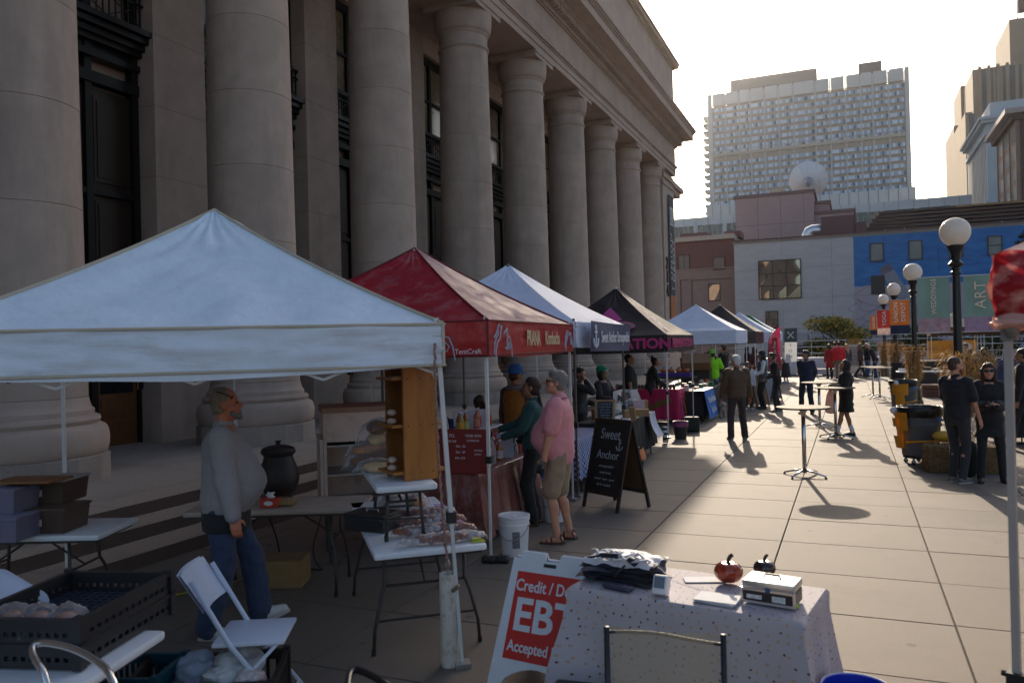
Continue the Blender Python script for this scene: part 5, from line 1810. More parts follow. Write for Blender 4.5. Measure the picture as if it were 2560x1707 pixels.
person('blonde woman in white t-shirt and long black skirt beside the flags', gp(1966, 957), 60, 1.68, SKIN, ('short', cl('tee_white', (.62, .62, .66)), .96, .014), ('skirt', BLKT, .02, .28, .10), ('long', H_BLD), WSHOE, lh=(-.2, .15, 1.0), fem=True, vox=.018)
person('man in navy hoodie and track pants with hands behind his back', gp(2018, 1034), 165, 1.73, SKIN_T, ('long', cl('hoodie_navy', (.014, .020, .045)), .84, .03, 'hoodie'), ('trousers', cl('track_navy', (.012, .014, .028)), .018), ('full', H_BLK), BSHOE, lh=(-.10, -.20, .92), rh=(.10, -.20, .92), lf=(-.15, .03), rf=(.15, .0), head=(-38, -6), vox=.0125, lpole=(-1, -.3, 0), rpole=(1, -.3, 0))
person('young woman in black jacket, short skirt and white socks reading her phone', gp(2118, 1090), 100, 1.60, SKIN_T, ('long', cl('jacket_black', (.015, .013, .014)), .70, .045), ('skirt', cl('skirt_black', (.012, .011, .012)), .02, .56, .05), ('bob', H_BLK), BSHOE, lh=(-.10, .30, 1.10), rh=(.06, .33, 1.12), lf=(-.08, .22), rf=(.09, -.12), head=(0, -30), fem=True, vox=.0115, socks=cl('sock_white', (.68, .68, .70)), extra=keep('girl'))
person('bearded man in black t-shirt and dark jeans looking to the right', gp(2396, 1205), -38, 1.76, SKIN, ('short', cl('tee_black2', (.013, .013, .018)), .86, .02), ('trousers', cl('jeans_black', (.028, .026, .032)), .008), ('short', M('hair_short_brown', (.075, .038, .02), .6, .4, 80, .4, 200)), GSHOE, lh=(-.23, .16, .84), rh=(.24, .14, .88), lf=(-.09, .03), rf=(.09, -.03), head=(-30, 0), vox=.010, beard=H_RED, fat=.02)
person('woman with long dark red hair and sunglasses in black coat holding phone', gp(2478, 1203), 178, 1.66, SKIN, ('long', cl('coat_black', (.012, .012, .013)), .66, .035, 'coat'), ('trousers', BLKT, .008), ('long', M('hair_dark_red', (.045, .012, .008), .4, .4, 60, .6, 120, stretch=(4, 4, .6))), BSHOE, lh=(-.06, .27, 1.16), rh=(.05, .29, 1.14), lf=(-.16, .0), rf=(.14, .12), head=(0, -8), fem=True, vox=.0105, glasses='sun', extra=keep('sung'))
# far group
RC = cl('coat_red', (.36, .012, .016))
RJ = cl('jacket_red', (.62, .02, .03))
far = [
 ('woman in long dark red coat with back turned at the white barrier', (2075, 946), 25, 1.72, ('long', RC, .55, .03, 'coat'), ('leggings', BLKT), ('bob', H_BRN), True),
 ('man in bright red jacket and tan trousers at the white barrier', (2099, 946), 10, 1.84, ('long', RJ, .84, .035), ('trousers', cl('tan_trousers', (.23, .17, .11))), ('short', H_BRN), False),
 ('person in dark jacket half hidden between two red jackets', (2089, 941), 20, 1.80, ('long', cl('jacket_dk1', (.02, .02, .022)), .84, .03), ('trousers', BLKT), ('short', H_BRN), False),
 ('blonde woman in denim jacket beside the red jacket man', (2119, 944), 30, 1.70, ('long', cl('denim_jacket', (.05, .065, .09)), .84, .03), ('trousers', BLKT), ('long', H_BLD), True),
 ('woman with very long light hair in brown jacket walking', (2152, 943), -75, 1.72, ('long', cl('jacket_olive', (.085, .065, .05)), .80, .03), ('trousers', DKT), ('long', H_LBR), True),
 ('woman in black top and blue jeans behind the walking woman', (2168, 940), -60, 1.70, ('long', cl('jacket_dk2', (.015, .015, .02)), .84, .025), ('trousers', cl('jeans_blue', (.06, .14, .27))), ('tail', H_BLK), True),
 ('white haired man in dark vest bending over a table', (2190, 944), 100, 1.72, ('long', cl('vest_dk', (.03, .028, .035)), .84, .03), ('trousers', JEAN), ('short', H_WHT), False),
]
for i, (lb, q, fc, h_, tp, lg, hr, fm_) in enumerate(far):
 person(lb, gp(*q), fc, h_, SKIN, tp, lg, hr, BSHOE, fem=fm_, vox=.02, lean=.45 if i == 6 else 0.0, lf=(-.09, .22) if i == 4 else (-.1, 0), rf=(.09, -.28, .06, 0, -.5) if i == 4 else (.1, 0))
# sellers in the shade of the middle stalls
sell = [
 ('white haired seller bending behind the jar shelves', 1728, -5.2, 26.0, -70, 1.74, cl('seller_mauve', (.10, .07, .11)), ('full', H_WHT), False, .10),
 ('auburn haired seller in red top behind the dark cloth table', 1757, -4.75, None, -70, 1.55, cl('seller_red', (.20, .035, .03)), ('long', H_RED), True, 0),
 ('dark haired seller half hidden beside the lime shirt man', 1768, -5.0, None, -60, 1.66, cl('seller_dark', (.03, .02, .025)), ('bob', H_BRN), True, 0),
 ('tall dark haired man in black under the white tent', 1810, -4.3, None, 60, 1.90, cl('seller_black', (.02, .018, .018)), ('full', H_BLK), False, 0),
 ('seller with dark hair under the plain black tent', 1868, -4.6, None, -60, 1.70, cl('seller_black2', (.02, .02, .022)), ('bob', H_BLK), True, 0),
 ('long haired woman in dark red top under the plain black tent', 1886, -3.9, None, 60, 1.72, cl('seller_wine', (.10, .02, .025)), ('long', H_BRN), True, 0),
]
for lb, px, X_, Y_, fc, h_, cm_, hr, fm_, ln in sell:
 p = bp(px, X_)
 person(lb, p, fc, h_, SKIN_T, ('long', cm_, .84, .025), ('trousers', BLKT), hr, BSHOE, fem=fm_, vox=.018, lean=ln, lh=(-.15, .3, 1.05), rh=(.15, .3, 1.05))
# right hand stall crowd
def rp_(px, Y):
 p = PY(px, 900, Y)
 return (p.x, Y, 0)
rc = [
 ('woman in black with long blonde highlights smiling at cookie dough stall', 2424, 23.0, 200, 1.68, cl('rc_black', (.014, .013, .014)), ('long', H_LBR), True),
 ('dark haired woman in tan coat seen in profile at the cookie dough stall', 2462, 27.0, -70, 1.66, cl('rc_tan', (.20, .135, .085)), ('long', H_BLK), True),
 ('broad man in blue shirt bending beside the near tent pole', 2506, 21.5, -45, 1.76, cl('rc_blue', (.045, .055, .13)), ('short', H_WHT), False),
 ('small child beside white chair at the right', 2452, 19.0, 200, 1.12, cl('rc_child', (.20, .10, .06)), ('short', H_BRN), False),
 ('seller leaning in front of the golden backdrop', 2415, 33.5, 150, 1.72, cl('rc_seller', (.03, .06, .11)), ('full', H_BRN), False),
 ('man all in black walking at the right edge of picture', 2556, 16.5, 70, 1.80, cl('rc_black2', (.012, .011, .013)), ('short', H_BLK), False),
]
for i, (lb, px, Y_, fc, h_, cm_, hr, fm_) in enumerate(rc):
 person(lb, rp_(px, Y_), fc, h_, SKIN_T if i == 5 else SKIN, ('long', cm_, .80, .03), ('trousers', BLKT), hr, BSHOE, fem=fm_, vox=.016, lean=.25 if i == 2 else 0, lf=(-.09, .2) if i == 5 else (-.1, 0), rf=(.09, -.2, .04, 0, -.4) if i == 5 else (.1, 0), lh=(-.1, .3, 1.1) if i in (0, 3) else None)

# ------------------------------------------------------------------ small dog
dg = gp(1806, 1042)
dog = thing('dog', 'small shaggy cream dog with a red harness near the dark cloth table', 'dog', dg, radians(196))
mb = MB()
mb.loft([(0, y, .235 + dz, r, r * 1.12) for y, dz, r in ((0, 0, .01),)] * 2, 8) if False else None
mb.cap((0, -.17, .235), (0, .12, .245), .082, .095).cap((0, .12, .24), (0, .17, .33), .075, .06)
mb.ball((0, .215, .37), (.068, .072, .066), 14).cap((0, .26, .355), (0, .295, .345), .034, .026)
for sx in (-1, 1):
 mb.cap((sx * .062, .19, .385), (sx * .075, .19, .315), .022, .026)
 mb.cap((sx * .05, .13, .19), (sx * .052, .14, .10), .038, .030).cap((sx * .052, .14, .10), (sx * .052, .15, .022), .028, .027).cap((sx * .052, .15, .022), (sx * .052, .175, .02), .026, .022)
 mb.cap((sx * .052, -.16, .20), (sx * .058, -.12, .13), .052, .038).cap((sx * .058, -.12, .13), (sx * .058, -.20, .085), .034, .026).cap((sx * .058, -.20, .085), (sx * .058, -.185, .022), .025, .026).cap((sx * .058, -.185, .022), (sx * .058, -.155, .02), .025, .02)
mb.cap((0, -.23, .27), (0, -.30, .36), .030, .026).cap((0, -.30, .36), (0, -.26, .42), .030, .026)
DFUR = M('dog_fur', (.46, .36, .27), .9, .35, 40, .9, 90)
blob(mb, 'body', DFUR, dog, .009, 1, .03)
MB().ball((0, .32, .352), .013, 8).build('nose', EYE, dog, True)
for sx in (-1, 1):
 MB().ball((sx * .028, .275, .385), .010, 8).build('eye', EYE, dog, True)
MB().tube([(.098 * cos(a), .085, .245 + .108 * sin(a)) for a in [2 * pi * i / 18 for i in range(19)]], .012, 6).tube([(.075 * cos(a), .15 + .03 * cos(a), .30 + .08 * sin(a)) for a in [2 * pi * i / 18 for i in range(19)]], .011, 6).build('harness', M('harness_red', (.25, .02, .02), .7), dog, True)

# ================================================================== ITEMS
def Rz(a):
 return Matrix.Rotation(a, 4, 'Z')
def T3(x, y, z=0):
 return Matrix.Translation((x, y, z))
TBL_A = math.atan2(1.42, -1.18)        # long axis of the bread table
# ---------------- bread stall: front table
bt_c = (-3.17, 5.34)
folding_table('long white folding table holding the pretzels under bread tent', bt_c, TBL_A, 1.83, .76)
BT = T3(bt_c[0], bt_c[1], .745) @ Rz(TBL_A)
def on_bt(x, y, z=0):
 return BT @ Vector((x, y, z))
# paper signs along its outer edge (local +y side is inner or outer)
sgn = -1 if on_bt(0, .3).x < bt_c[0] else 1
pc = [(.55, .60, .05), (.22, .42, .58), (.50, .20, .42), (.58, .62, .06), (.35, .25, .5)]
for i in range(5):
 p = on_bt(-.78 + .30 * i, sgn * .33, .002)
 o = MB().add([(-.10, -.045, 0), (.10, -.045, .0), (.10, .05, .004), (-.10, .05, .002)], [(0, 1, 2, 3)]).build('price_card', M('card_%d' % i, pc[i], .8), None, False, p, (0, 0, TBL_A + random.uniform(-.15, .15)))
 tag(o, ('lime yellow', 'pale blue', 'pink', 'yellow', 'violet')[i] + ' paper price card on the outer edge of bread table', 'price card')
# bagged pretzels
PRZ = M('pretzel_crust', (.30, .075, .018), .35, .5, 30, .4, 60, coat=.4)
SUGAR = M('pretzel_sugar', (.60, .52, .48), .4, .25, 40, .5, 90)
BAG = clear_mat('plastic_bag_clear', (.97, .97, 1.0), .045, .12)
random.seed(11)
for i in range(16):
 gx, gy = i % 4, i // 4
 x = -.80 + .30 * gy + random.uniform(-.02, .02)
 y = sgn * (-.06 + .105 * gx) + random.uniform(-.01, .01)
 L_ = .22
 mb = MB()
 for k in range(9):
  f_ = k / 8
  mb.ball((-L_ / 2 + L_ * f_, .014 * (1 if k % 2 else -1), .030 + .006 * sin(k)), (.028, .03, .026 * (1 - .3 * abs(f_ - .5))), 8)
 t = thing('bagged_pretzel', 'braided pretzel in clear bag in the rows on the bread table', 'pretzel', on_bt(x, y, .002), TBL_A + pi / 2 + random.uniform(-.25, .25), 'pretzels on the bread table')
 mb.build('pretzel', SUGAR if (i + gx) % 3 == 0 else PRZ, t, True)
 bm_ = MB().grid(lambda u, v: (-.15 + .30 * u, -.055 + .11 * v, .012 + .058 * sin(pi * u) ** .5 * sin(pi * v) ** .5 + .006 * noise.noise(Vector((u * 9, v * 9, i)))), 12, 8)
 bm_.build('bag', BAG, t, True)
# black cash box
cbp = PZ(932, 1318, .75)
cb = thing('cash_box', 'black metal cash box on the bread table', 'cash box', (cbp.x, cbp.y, .745), TBL_A + radians(50))
MB().rbox((-.17, -.12, 0), (.17, .12, .10), .008).build('box', BLACKP, cb)
MB().rbox((-.172, -.122, .101), (.172, .122, .125), .006).build('lid', BLACKP, cb)
MB().tube([(-.05, 0, .126), (-.05, 0, .14), (.05, 0, .14), (.05, 0, .126)], .005, 6).build('handle', GSTEEL, cb)
# small raised table and the wooden shelf on it
st_c = on_bt(-.10, sgn * -.02)
ST_A = TBL_A
st_c = (PZ(1040, 1359, .75) + PZ(957, 1289, .75)) / 2
stt = folding_table('small white folding table standing on top of the bread table', (st_c.x, st_c.y, .747), ST_A, .95, .42, .40, shelf_legs=True)
SHW = M('shelf_pine', (.34, .125, .022), .45, .28, 3.5, .1, 30, stretch=(5, 5, .5))
SHW2 = M('shelf_pine_dark', (.20, .072, .016), .5, .25, 3.5, .1, 30, stretch=(5, 5, .5))
sp_ = PZ(1030, 1190, 1.152)
SH_A = TBL_A + radians(14)
sh = thing('wooden_shelf', 'orange pine shelf tower standing on the small raised table', 'shelf', (sp_.x, sp_.y, 1.15), SH_A)
# local x along table (towards us at -x?), board faces camera
dcam = Vector((-sp_.x, -sp_.y, 0)).normalized()
lx = Matrix.Rotation(-(SH_A), 3, 'Z') @ dcam
face_x = -1 if lx.x < 0 else 1
SHH = .80
MB().box((face_x * .15, -.125, 0), (face_x * .17, .125, SHH)).build('side_board', SHW, sh)
MB().box((-face_x * .17, -.125, 0), (-face_x * .15, .125, SHH)).build('side_board', SHW2, sh)
MB().box((-.148, -.012, .02), (.148, .006, SHH)).build('back_board', SHW2, sh)
for z in (.045, .37, .70):
 b_ = MB().box((-.149, -.20, z), (.149, .20, z + .02)).build('shelf_board', SHW, sh)
dots = MB()
for z in (.055, .38, .71):
 for y in (-.09, 0, .09):
  dots.ball((face_x * .171, y, z), .006, 6)
dots.build('screw', DSTEEL, sh)
BREADW = M('donut_sugar', (.46, .32, .25), .5, .5, 30)
for i, (z, y) in enumerate(((.40, .165), (.46, .165), (.075, .17), (.13, .17))):
 p = Matrix.Translation((sp_.x, sp_.y, 1.15)) @ Rz(SH_A) @ Vector((face_x * .05, -sgn * -y if False else y, z + .0))
 o = MB().ball((0, 0, .022), (.036, .034, .024), 12).build('bagged_donut', BREADW, None, True, (p.x, p.y, p.z - .01))
 tag(o, 'sugared bun on the right side of the wooden shelf', 'bun', 'buns on the wooden shelf')
# loaves on the left end of the small table
CRUST = M('bread_crust', (.46, .19, .05), .5, .45, 14, .3, 40)
CRUSTD = M('bread_crust_dark', (.20, .065, .02), .45, .4, 14, .3, 40)
CREAM = M('bread_cream', (.62, .42, .20), .6, .2, 14)
ST = T3(st_c.x, st_c.y, 1.15) @ Rz(ST_A)
back_x = 1 if (ST @ Vector((1, 0, 0))).y > (ST @ Vector((-1, 0, 0))).y else -1
def loaf(label, x, y, z, L_, r_, mat_, rz, kind):
 p = ST @ Vector((x, y, z))
 t = thing('bread_loaf', label, 'bread', p, ST_A + rz)
 t.scale = (1.25, 1.5, 1.35)
 if kind == 'long':
  n = 14
  MB().loft([(0, 0, -.0, .001, .001)] * 2, 6) if False else None
  MB().tube([(-L_ / 2 + L_ * i / n, 0, r_ * .8) for i in range(n + 1)], [r_ * (max(.15, 1 - abs(2 * i / n - 1) ** 4) ** .5) * (1 + .06 * sin(i * 2.5)) for i in range(n + 1)], 12, sq=(1.15, .85)).build('loaf', mat_, t, True)
 elif kind == 'rolls':
  for i in range(2):
   for j in range(2):
    for k in range(2):
     MB().ball(((i - .5) * .09, (j - .5) * .09, .04 + .07 * k), (.052, .052, .042), 12).build('roll', CRUSTD if k else CREAM, t, True)
 MB().grid(lambda u, v: ((u - .5) * (L_ + .10), (v - .5) * (r_ * 3.0), .004 + (r_ * 2.15 if kind == 'long' else .17) * (sin(pi * u) * sin(pi * v)) ** .35 + .012 * noise.noise(Vector((u * 8, v * 8, x * 9)))), 16, 10).build('bag', BAG, t, True)
loaf('two stacked bagged bread rolls on the left of the small table', back_x * .42, 0.02, .16, .24, .10, CRUST, 0, 'rolls')
loaf('long pale bagged baguette lying on other loaves', back_x * .36, .0, .085, .46, .048, CRUST, radians(80), 'long')
loaf('long dark bagged loaf under the pale baguette', back_x * .32, .02, .0, .46, .052, CRUSTD, radians(75), 'long')
loaf('pale knotted bread at the edge of the small table', back_x * .14, -sgn * .10, .0, .22, .035, CREAM, radians(60), 'long')
for i in range(5):
 p = BT @ Vector((.28 + .16 * (i % 3), sgn * (-.05 + .16 * (i // 3)), .002))
 t = thing('bread_loaf', 'bagged round loaf heaped under the small raised table', 'bread', p, i * .7, 'loaves under the small table')
 MB().ball((0, 0, .055), (.085, .075, .06), 14).build('loaf', CRUST if i % 2 else SUGAR, t, True)
 MB().grid(lambda u, v: ((u - .5) * .26, (v - .5) * .22, .006 + .14 * (sin(pi * u) * sin(pi * v)) ** .4 + .02 * noise.noise(Vector((u * 7, v * 7, i)))), 14, 12).build('bag', BAG, t, True)
# ---------------- proofing cabinet
cbn = PX(905, 1200, -4.30)
ca = thing('bakery_cabinet', 'worn pale metal bakery cabinet behind the loaves, open at the front', 'cabinet', (cbn.x - .28, cbn.y + .42, 0), TBL_A - pi / 2)
CABM = M('cabinet_enamel', (.52, .40, .35), .45, .1, 4, dirt=((.22, .13, .09), 5, .6, (1, 1, 1)))
w, d, h0, h1 = .78, .62, .55, 1.46
for x in (-w / 2, w / 2 - .03):
 MB().box((x, -d / 2, h0), (x + .03, d / 2, h1)).build('side', CABM, ca)
MB().box((-w / 2 + .03, d / 2 - .03, h0), (w / 2 - .03, d / 2, h1)).build('back', CABM, ca)
MB().box((-w / 2 - .01, -d / 2 - .01, h1), (w / 2 + .01, d / 2 + .01, h1 + .05)).build('top', M('cabinet_top', (.26, .14, .09), .55, .2, 5), ca)
MB().box((-w / 2 + .03, -d / 2, h1 - .28), (w / 2 - .03, -d / 2 + .02, h1)).build('upper_front', CABM, ca)
for z in (h0, h0 + .30, h0 + .58):
 MB().box((-w / 2 + .03, -d / 2 + .02, z), (w / 2 - .03, d / 2 - .03, z + .015)).build('tray', GSTEEL, ca)
MB().box((-w / 2 - .035, -d / 2 - .02, h0), (-w / 2 - .005, d / 2, h1 - .25)).build('door', CABM, ca)
for x in (-w / 2 + .03, w / 2 - .06):
 for y in (-d / 2 + .03, d / 2 - .06):
  MB().box((x, y, 0), (x + .03, y + .03, h0)).build('leg', DSTEEL, ca)
# ---------------- back tables with cauldron
bk_c = PZ(745, 1272, .74)
b1 = (PZ(640, 1285, .74) + PZ(858, 1265, .74)) / 2
ab_ = math.atan2((PZ(858, 1265, .74) - PZ(640, 1285, .74)).y, (PZ(858, 1265, .74) - PZ(640, 1285, .74)).x)
nrm2 = Vector((-sin(ab_), cos(ab_), 0))
BK = Vector((-4.62, 5.62, 0))
TANT = M('table_beige', (.42, .33, .27), .5, .08, 5)
folding_table('beige folding table at the back of the bread stall', (BK.x, BK.y), radians(24), 1.5, .60, .74, TANT)
potp = PZ(668, 1265, .745)
pot = thing('cauldron', 'black cast iron cauldron with lid on the beige table', 'cauldron', (potp.x - .05, potp.y + .22, .745), .4)
CI = M('cast_iron', (.02, .011, .011), .5, .3, 20, .3, 80)
MB().lathe([(.05, .05), (.11, .06), (.16, .12), (.178, .20), (.165, .29), (.135, .36), (.125, .40), (.15, .43), (.15, .45), (.12, .45)], 28).build('pot', CI, pot, 40)
MB().lathe([(.148, .452), (.14, .47), (.09, .49), (.02, .50), (.02, .52), (.03, .535)], 24).build('lid', CI, pot, 40)
MB().tube([(.16 * cos(a), 0, .43 + .13 * sin(a) * .4) for a in [pi * i / 10 for i in range(11)]], .006, 6).build('bail', GSTEEL, pot)
for a in (0, 2.1, 4.2):
 MB().cap((.09 * cos(a), .09 * sin(a), .07), (.11 * cos(a), .11 * sin(a), .012), .018, .012).build('leg', CI, pot)
rbp = PZ(676, 1266, .745)
rb = thing('tissue_box', 'small red box with white tissue sticking out on beige table', 'box', (rbp.x, rbp.y, .745), .35)
REDB = M('box_red', (.50, .035, .02), .5)
MB().rbox((-.075, -.05, 0), (.075, .05, .075), .004).build('box', REDB, rb)
MB().ball((0, -.051, .037), (.04, .002, .02), 12).build('label', WHITEL, rb)
MB().grid(lambda u, v: (-.03 + .06 * u + .01 * sin(9 * v), .012 * sin(8 * u), .074 + .05 * v), 6, 5).build('tissue', WHITEP, rb, True)
pbp = PZ(712, 1262, .745)
o = MB().rbox((-.09, -.07, 0), (.09, .07, .06), .03).build('paper_bundle', M('kraft_paper', (.30, .18, .085), .8, .2, 20, .3, 40), None, True, (pbp.x, pbp.y, .745), (0, 0, .5))
tag(o, 'folded brown paper bag lying on the beige table', 'paper bag')
kb = PZ(705, 1345, .0)
o = MB().rbox((-.22, -.16, 0), (.22, .16, .24), .01).build('cardboard_box', M('cardboard', (.26, .155, .06), .8, .12, 10), None, False, (BK.x - .1, BK.y + .1, 0), (0, 0, .4))
tag(o, 'brown cardboard box on the ground under the beige table', 'box')
pst = PZ(712, 1432)
ps = thing('power_strip', 'beige power strip lying on the ground behind the walking man', 'power strip', (pst.x, pst.y, 0), radians(-10))
MB().rbox((-.17, -.03, 0), (.17, .03, .04), .008).build('strip', M('beige_plastic', (.45, .40, .33), .5), ps)
sk = MB()
for i in range(5):
 sk.box((-.13 + .055 * i, -.014, .04), (-.10 + .055 * i, .014, .042))
sk.build('socket', BLACKP, ps)
def cord(label, pts, mat_, r_=.006, name='cord'):
 # smooth a control polygon
 P = [Vector(p) for p in pts]
 for _ in range(3):
  Q = [P[0]]
  for a, b in zip(P[:-1], P[1:]):
   Q += [a.lerp(b, .25), a.lerp(b, .75)]
  Q.append(P[-1])
  P = Q
 return tag(MB().tube(P, r_, 6).build(name, mat_, None, True), label, 'cord')
YCORD = M('cord_yellow', (.52, .44, .02), .5)
ST_ = lambda px, py, z=.008: tuple(PZ(px, py, z))
cord('thin yellow power cord running across the ground behind the chair', [ST_(410, 1492), ST_(470, 1480), ST_(560, 1465), ST_(640, 1432), ST_(670, 1425), ST_(665, 1440), ST_(640, 1445), ST_(655, 1460), ST_(700, 1462), ST_(735, 1452), ST_(740, 1440)], YCORD, .005)
t_ = PZ(690, 1300, .70)
cord('black cable hanging down in a loop behind the man', [(BK.x + .05, BK.y - .25, .70), ST_(690, 1335, .4), ST_(700, 1390, .15), ST_(718, 1415, .02), ST_(760, 1428), ST_(735, 1405), ST_(720, 1420), ST_(705, 1430)], BLACKP, .007)
cord('second black cable hanging from beige table to the ground', [(BK.x + .5, BK.y - .1, .70), ST_(795, 1320, .45), ST_(780, 1370, .2), ST_(790, 1410, .03), ST_(812, 1426), ST_(770, 1420), ST_(730, 1428)], BLACKP, .006)
# ---------------- storage bins on the left table
lt = folding_table('narrow white table with storage bins at the left edge', (-5.90, 4.28), radians(22), 1.3, .62)
BINC = clear_mat('bin_clear', (.75, .66, .62), .22, .3, .18)
BINP = clear_mat('bin_purple', (.36, .34, .48), .2, .3, .3)
def bin_(label, px, py, z, rz, mat_, w=.42, d=.30, h=.17, lidm=None):
 p = PZ(px, py, z)
 t = thing('storage_bin', label, 'storage bin', (p.x, p.y, z), rz)
 MB().loft([(0, 0, 0, w / 2 * .9, d / 2 * .9)] * 2, 4) if False else None
 tb = MB()
 q0 = [(-w / 2 * .92, -d / 2 * .92), (w / 2 * .92, -d / 2 * .92), (w / 2 * .92, d / 2 * .92), (-w / 2 * .92, d / 2 * .92)]
 q1 = [(-w / 2, -d / 2), (w / 2, -d / 2), (w / 2, d / 2), (-w / 2, d / 2)]
 vs = [(x, y, 0) for x, y in q0] + [(x, y, h) for x, y in q1]
 tb.add(vs, [(3, 2, 1, 0)] + [(i, (i + 1) % 4, 4 + (i + 1) % 4, 4 + i) for i in range(4)])
 tb.build('tub', mat_, t)
 MB().rbox((-w / 2 - .012, -d / 2 - .012, h), (w / 2 + .012, d / 2 + .012, h + .018), .006).build('lid', lidm or mat_, t)
 MB().rbox((-w / 2 * .8, -d / 2 * .8, .01), (w / 2 * .8, d / 2 * .8, h * .7), .02).build('contents', M('bin_contents', (.11, .07, .055), .8, .5, 18), t)
 MB().box((-.07, -d / 2 - .003, h * .35), (.05, -d / 2 - .0, h * .65)).build('label', M('bin_label', (.5, .36, .40), .7, .5, 40), t)
 return t
BINB = clear_mat('bin_brown', (.16, .10, .08), .12, .35, .5)
bin_('lower brown plastic storage bin at the left edge', 125, 1322, .745, radians(20), BINB, .44, .34, .17)
bin_('upper brown plastic storage bin with pale lid at the left edge', 125, 1250, .935, radians(20), BINB, .44, .34, .17, M('bin_lid_pale', (.36, .33, .33), .5))
bin_('lower purple storage bin cut off by the left edge', 20, 1345, .745, radians(20), BINP, .34, .30, .16)
bin_('upper purple storage bin cut off by the left edge', 15, 1275, .925, radians(20), BINP, .34, .30, .16)
p = PZ(90, 1198, 1.13)
o = MB().rbox((-.24, -.15, 0), (.24, .15, .018), .006).build('cutting_board', M('board_wood', (.26, .10, .03), .55, .35, 5, .1, 30, stretch=(1, 6, 1)), None, False, (p.x + .02, p.y - .05, 1.128), (0, 0, radians(18)))
tag(o, 'worn wooden cutting board lying on the storage bin lid', 'cutting board')
tbd = PZ(122, 1300, .5)
o = MB().box((-.055, -.012, 0), (.055, .012, .72)).build('white_board', M('plank_white', (.55, .52, .50), .7, .1, 6), None, False, (PZ(135, 1420).x, PZ(135, 1420).y, 0), (radians(-4), 0, radians(15)))
tag(o, 'white painted plank standing under the left table', 'plank')
# paper roll
p = PZ(75, 1490, .86)
rl_ = thing('paper_roll', 'large white paper roll lying behind the bread crates', 'paper roll', (p.x - .1, p.y - .02, .86), radians(-20))
mm_ = Matrix.Rotation(pi / 2, 4, 'Y')
MB().lathe([(.032, -.28), (.085, -.28), (.085, .28), (.032, .28), (.032, -.28)], 28, mm_, cap=False).build('paper', M('paper_white', (.62, .66, .78), .75, .03, 5), rl_, 40)
MB().lathe([(.031, -.281), (.031, .281)], 20, mm_, cap=False).build('core', M('roll_core', (.12, .09, .07), .8), rl_, True)
MB().grid(lambda u, v: (-.26 + .52 * u, .05 - .14 * v, -.07 - .14 * v * v), 4, 6).build('loose_end', MATS['paper_white'], rl_, True)
o = MB().rbox((-.35, -.3, 0), (.35, .3, .77), .02).build('dark_crate_stand', BLACKP, None, False, (p.x - .12, p.y, 0), (0, 0, radians(-20)))
tag(o, 'black crate standing under the paper roll at the left edge', 'crate')
# ---------------- bread crates
CRT = M('crate_black', (.018, .017, .019), .42, .1, 10)
def crate(label, c, rz, z, w=.66, d=.54, h=.15, mat_=None, group='plastic bakery crates', slots=True):
 m = mat_ or CRT
 t = thing('bakery_crate', label, 'crate', (c[0], c[1], z), rz, group)
 gb = MB()
 nx_, ny_ = 16, 12
 for i in range(nx_ + 1):
  x = -w / 2 + w * i / nx_
  gb.box((x - .004, -d / 2, .004), (x + .004, d / 2, .014))
 for j in range(ny_ + 1):
  y = -d / 2 + d * j / ny_
  gb.box((-w / 2, y - .004, .0042), (w / 2, y + .004, .0142))
 gb.build('floor_grid', M('crate_grid', (.035, .038, .055), .4), t)
 for k, (L_, rot, off) in enumerate(((w, 0, -d / 2), (w, 0, d / 2), (d, 1, -w / 2), (d, 1, w / 2))):
  mb = MB()
  def bx_(a0, a1, z0, z1, th=.012):
   if rot == 0:
    mb.box((a0, off - th / 2, z0), (a1, off + th / 2, z1))
   else:
    mb.box((off - th / 2, a0, z0), (off + th / 2, a1, z1))
  bx_(-L_ / 2, L_ / 2, 0, .03)
  bx_(-L_ / 2, L_ / 2, h - .045, h)
  bx_(-L_ / 2, L_ / 2, h - .002, h + .012, .03)
  ns = 14
  for i in range(ns + 1):
   a = -L_ / 2 + L_ * i / ns
   bx_(max(a - .009, -L_ / 2), min(a + .009, L_ / 2), .03, h - .045)
  mb.build('side', m, t)
 for sx in (-1, 1):
  for sy in (-1, 1):
   MB().box((sx * w / 2 - .02, sy * d / 2 - .02, 0), (sx * w / 2 + .02, sy * d / 2 + .02, h + .025)).build('corner_post', m, t)
 return t
CC = Vector((-3.40, 2.64, 0))
CRA = radians(-74)
CZ = .748
crate('black bakery crate with wire floor, upper of the two at left', CC, CRA, CZ + .105, .70, .55, .095)
crate('black bakery crate full of bagged rolls under the other at left', CC, CRA, CZ, .70, .55, .095)
random.seed(3)
for i in range(16):
 a, b = i % 8, i // 8
 q = T3(CC.x, CC.y, CZ + .015) @ Rz(CRA) @ Vector((-.28 + .08 * a, .10 + .11 * b, .0))
 o = MB().ball((0, 0, .045), (.05, .055, .045), 10).build('bagged_roll', SUGAR if i % 3 == 0 else M('roll_brown', (.28, .12, .06), .35, .4, 20, coat=.5), None, True, q, (0, 0, i))
 tag(o, 'brown roll in the crate beneath the empty bakery crate', 'roll', 'rolls in the lower bakery crate')
for i in range(3):
 q = T3(CC.x, CC.y, CZ + .12) @ Rz(CRA) @ Vector((.24, -.12 + .13 * i, 0))
 t = thing('bagged_roll', 'bagged sticky roll in the near corner of the upper crate', 'roll', q, i, 'rolls in the upper bakery crate')
 MB().ball((0, 0, .045), (.055, .06, .045), 10).build('roll', M('roll_brown', (.28, .12, .06), .35), t, True)
 MB().grid(lambda u, v: ((u - .5) * .18, (v - .5) * .18, .006 + .115 * (sin(pi * u) * sin(pi * v)) ** .4 + .02 * noise.noise(Vector((u * 6, v * 6, i)))), 12, 12).build('bag', BAG, t, True)
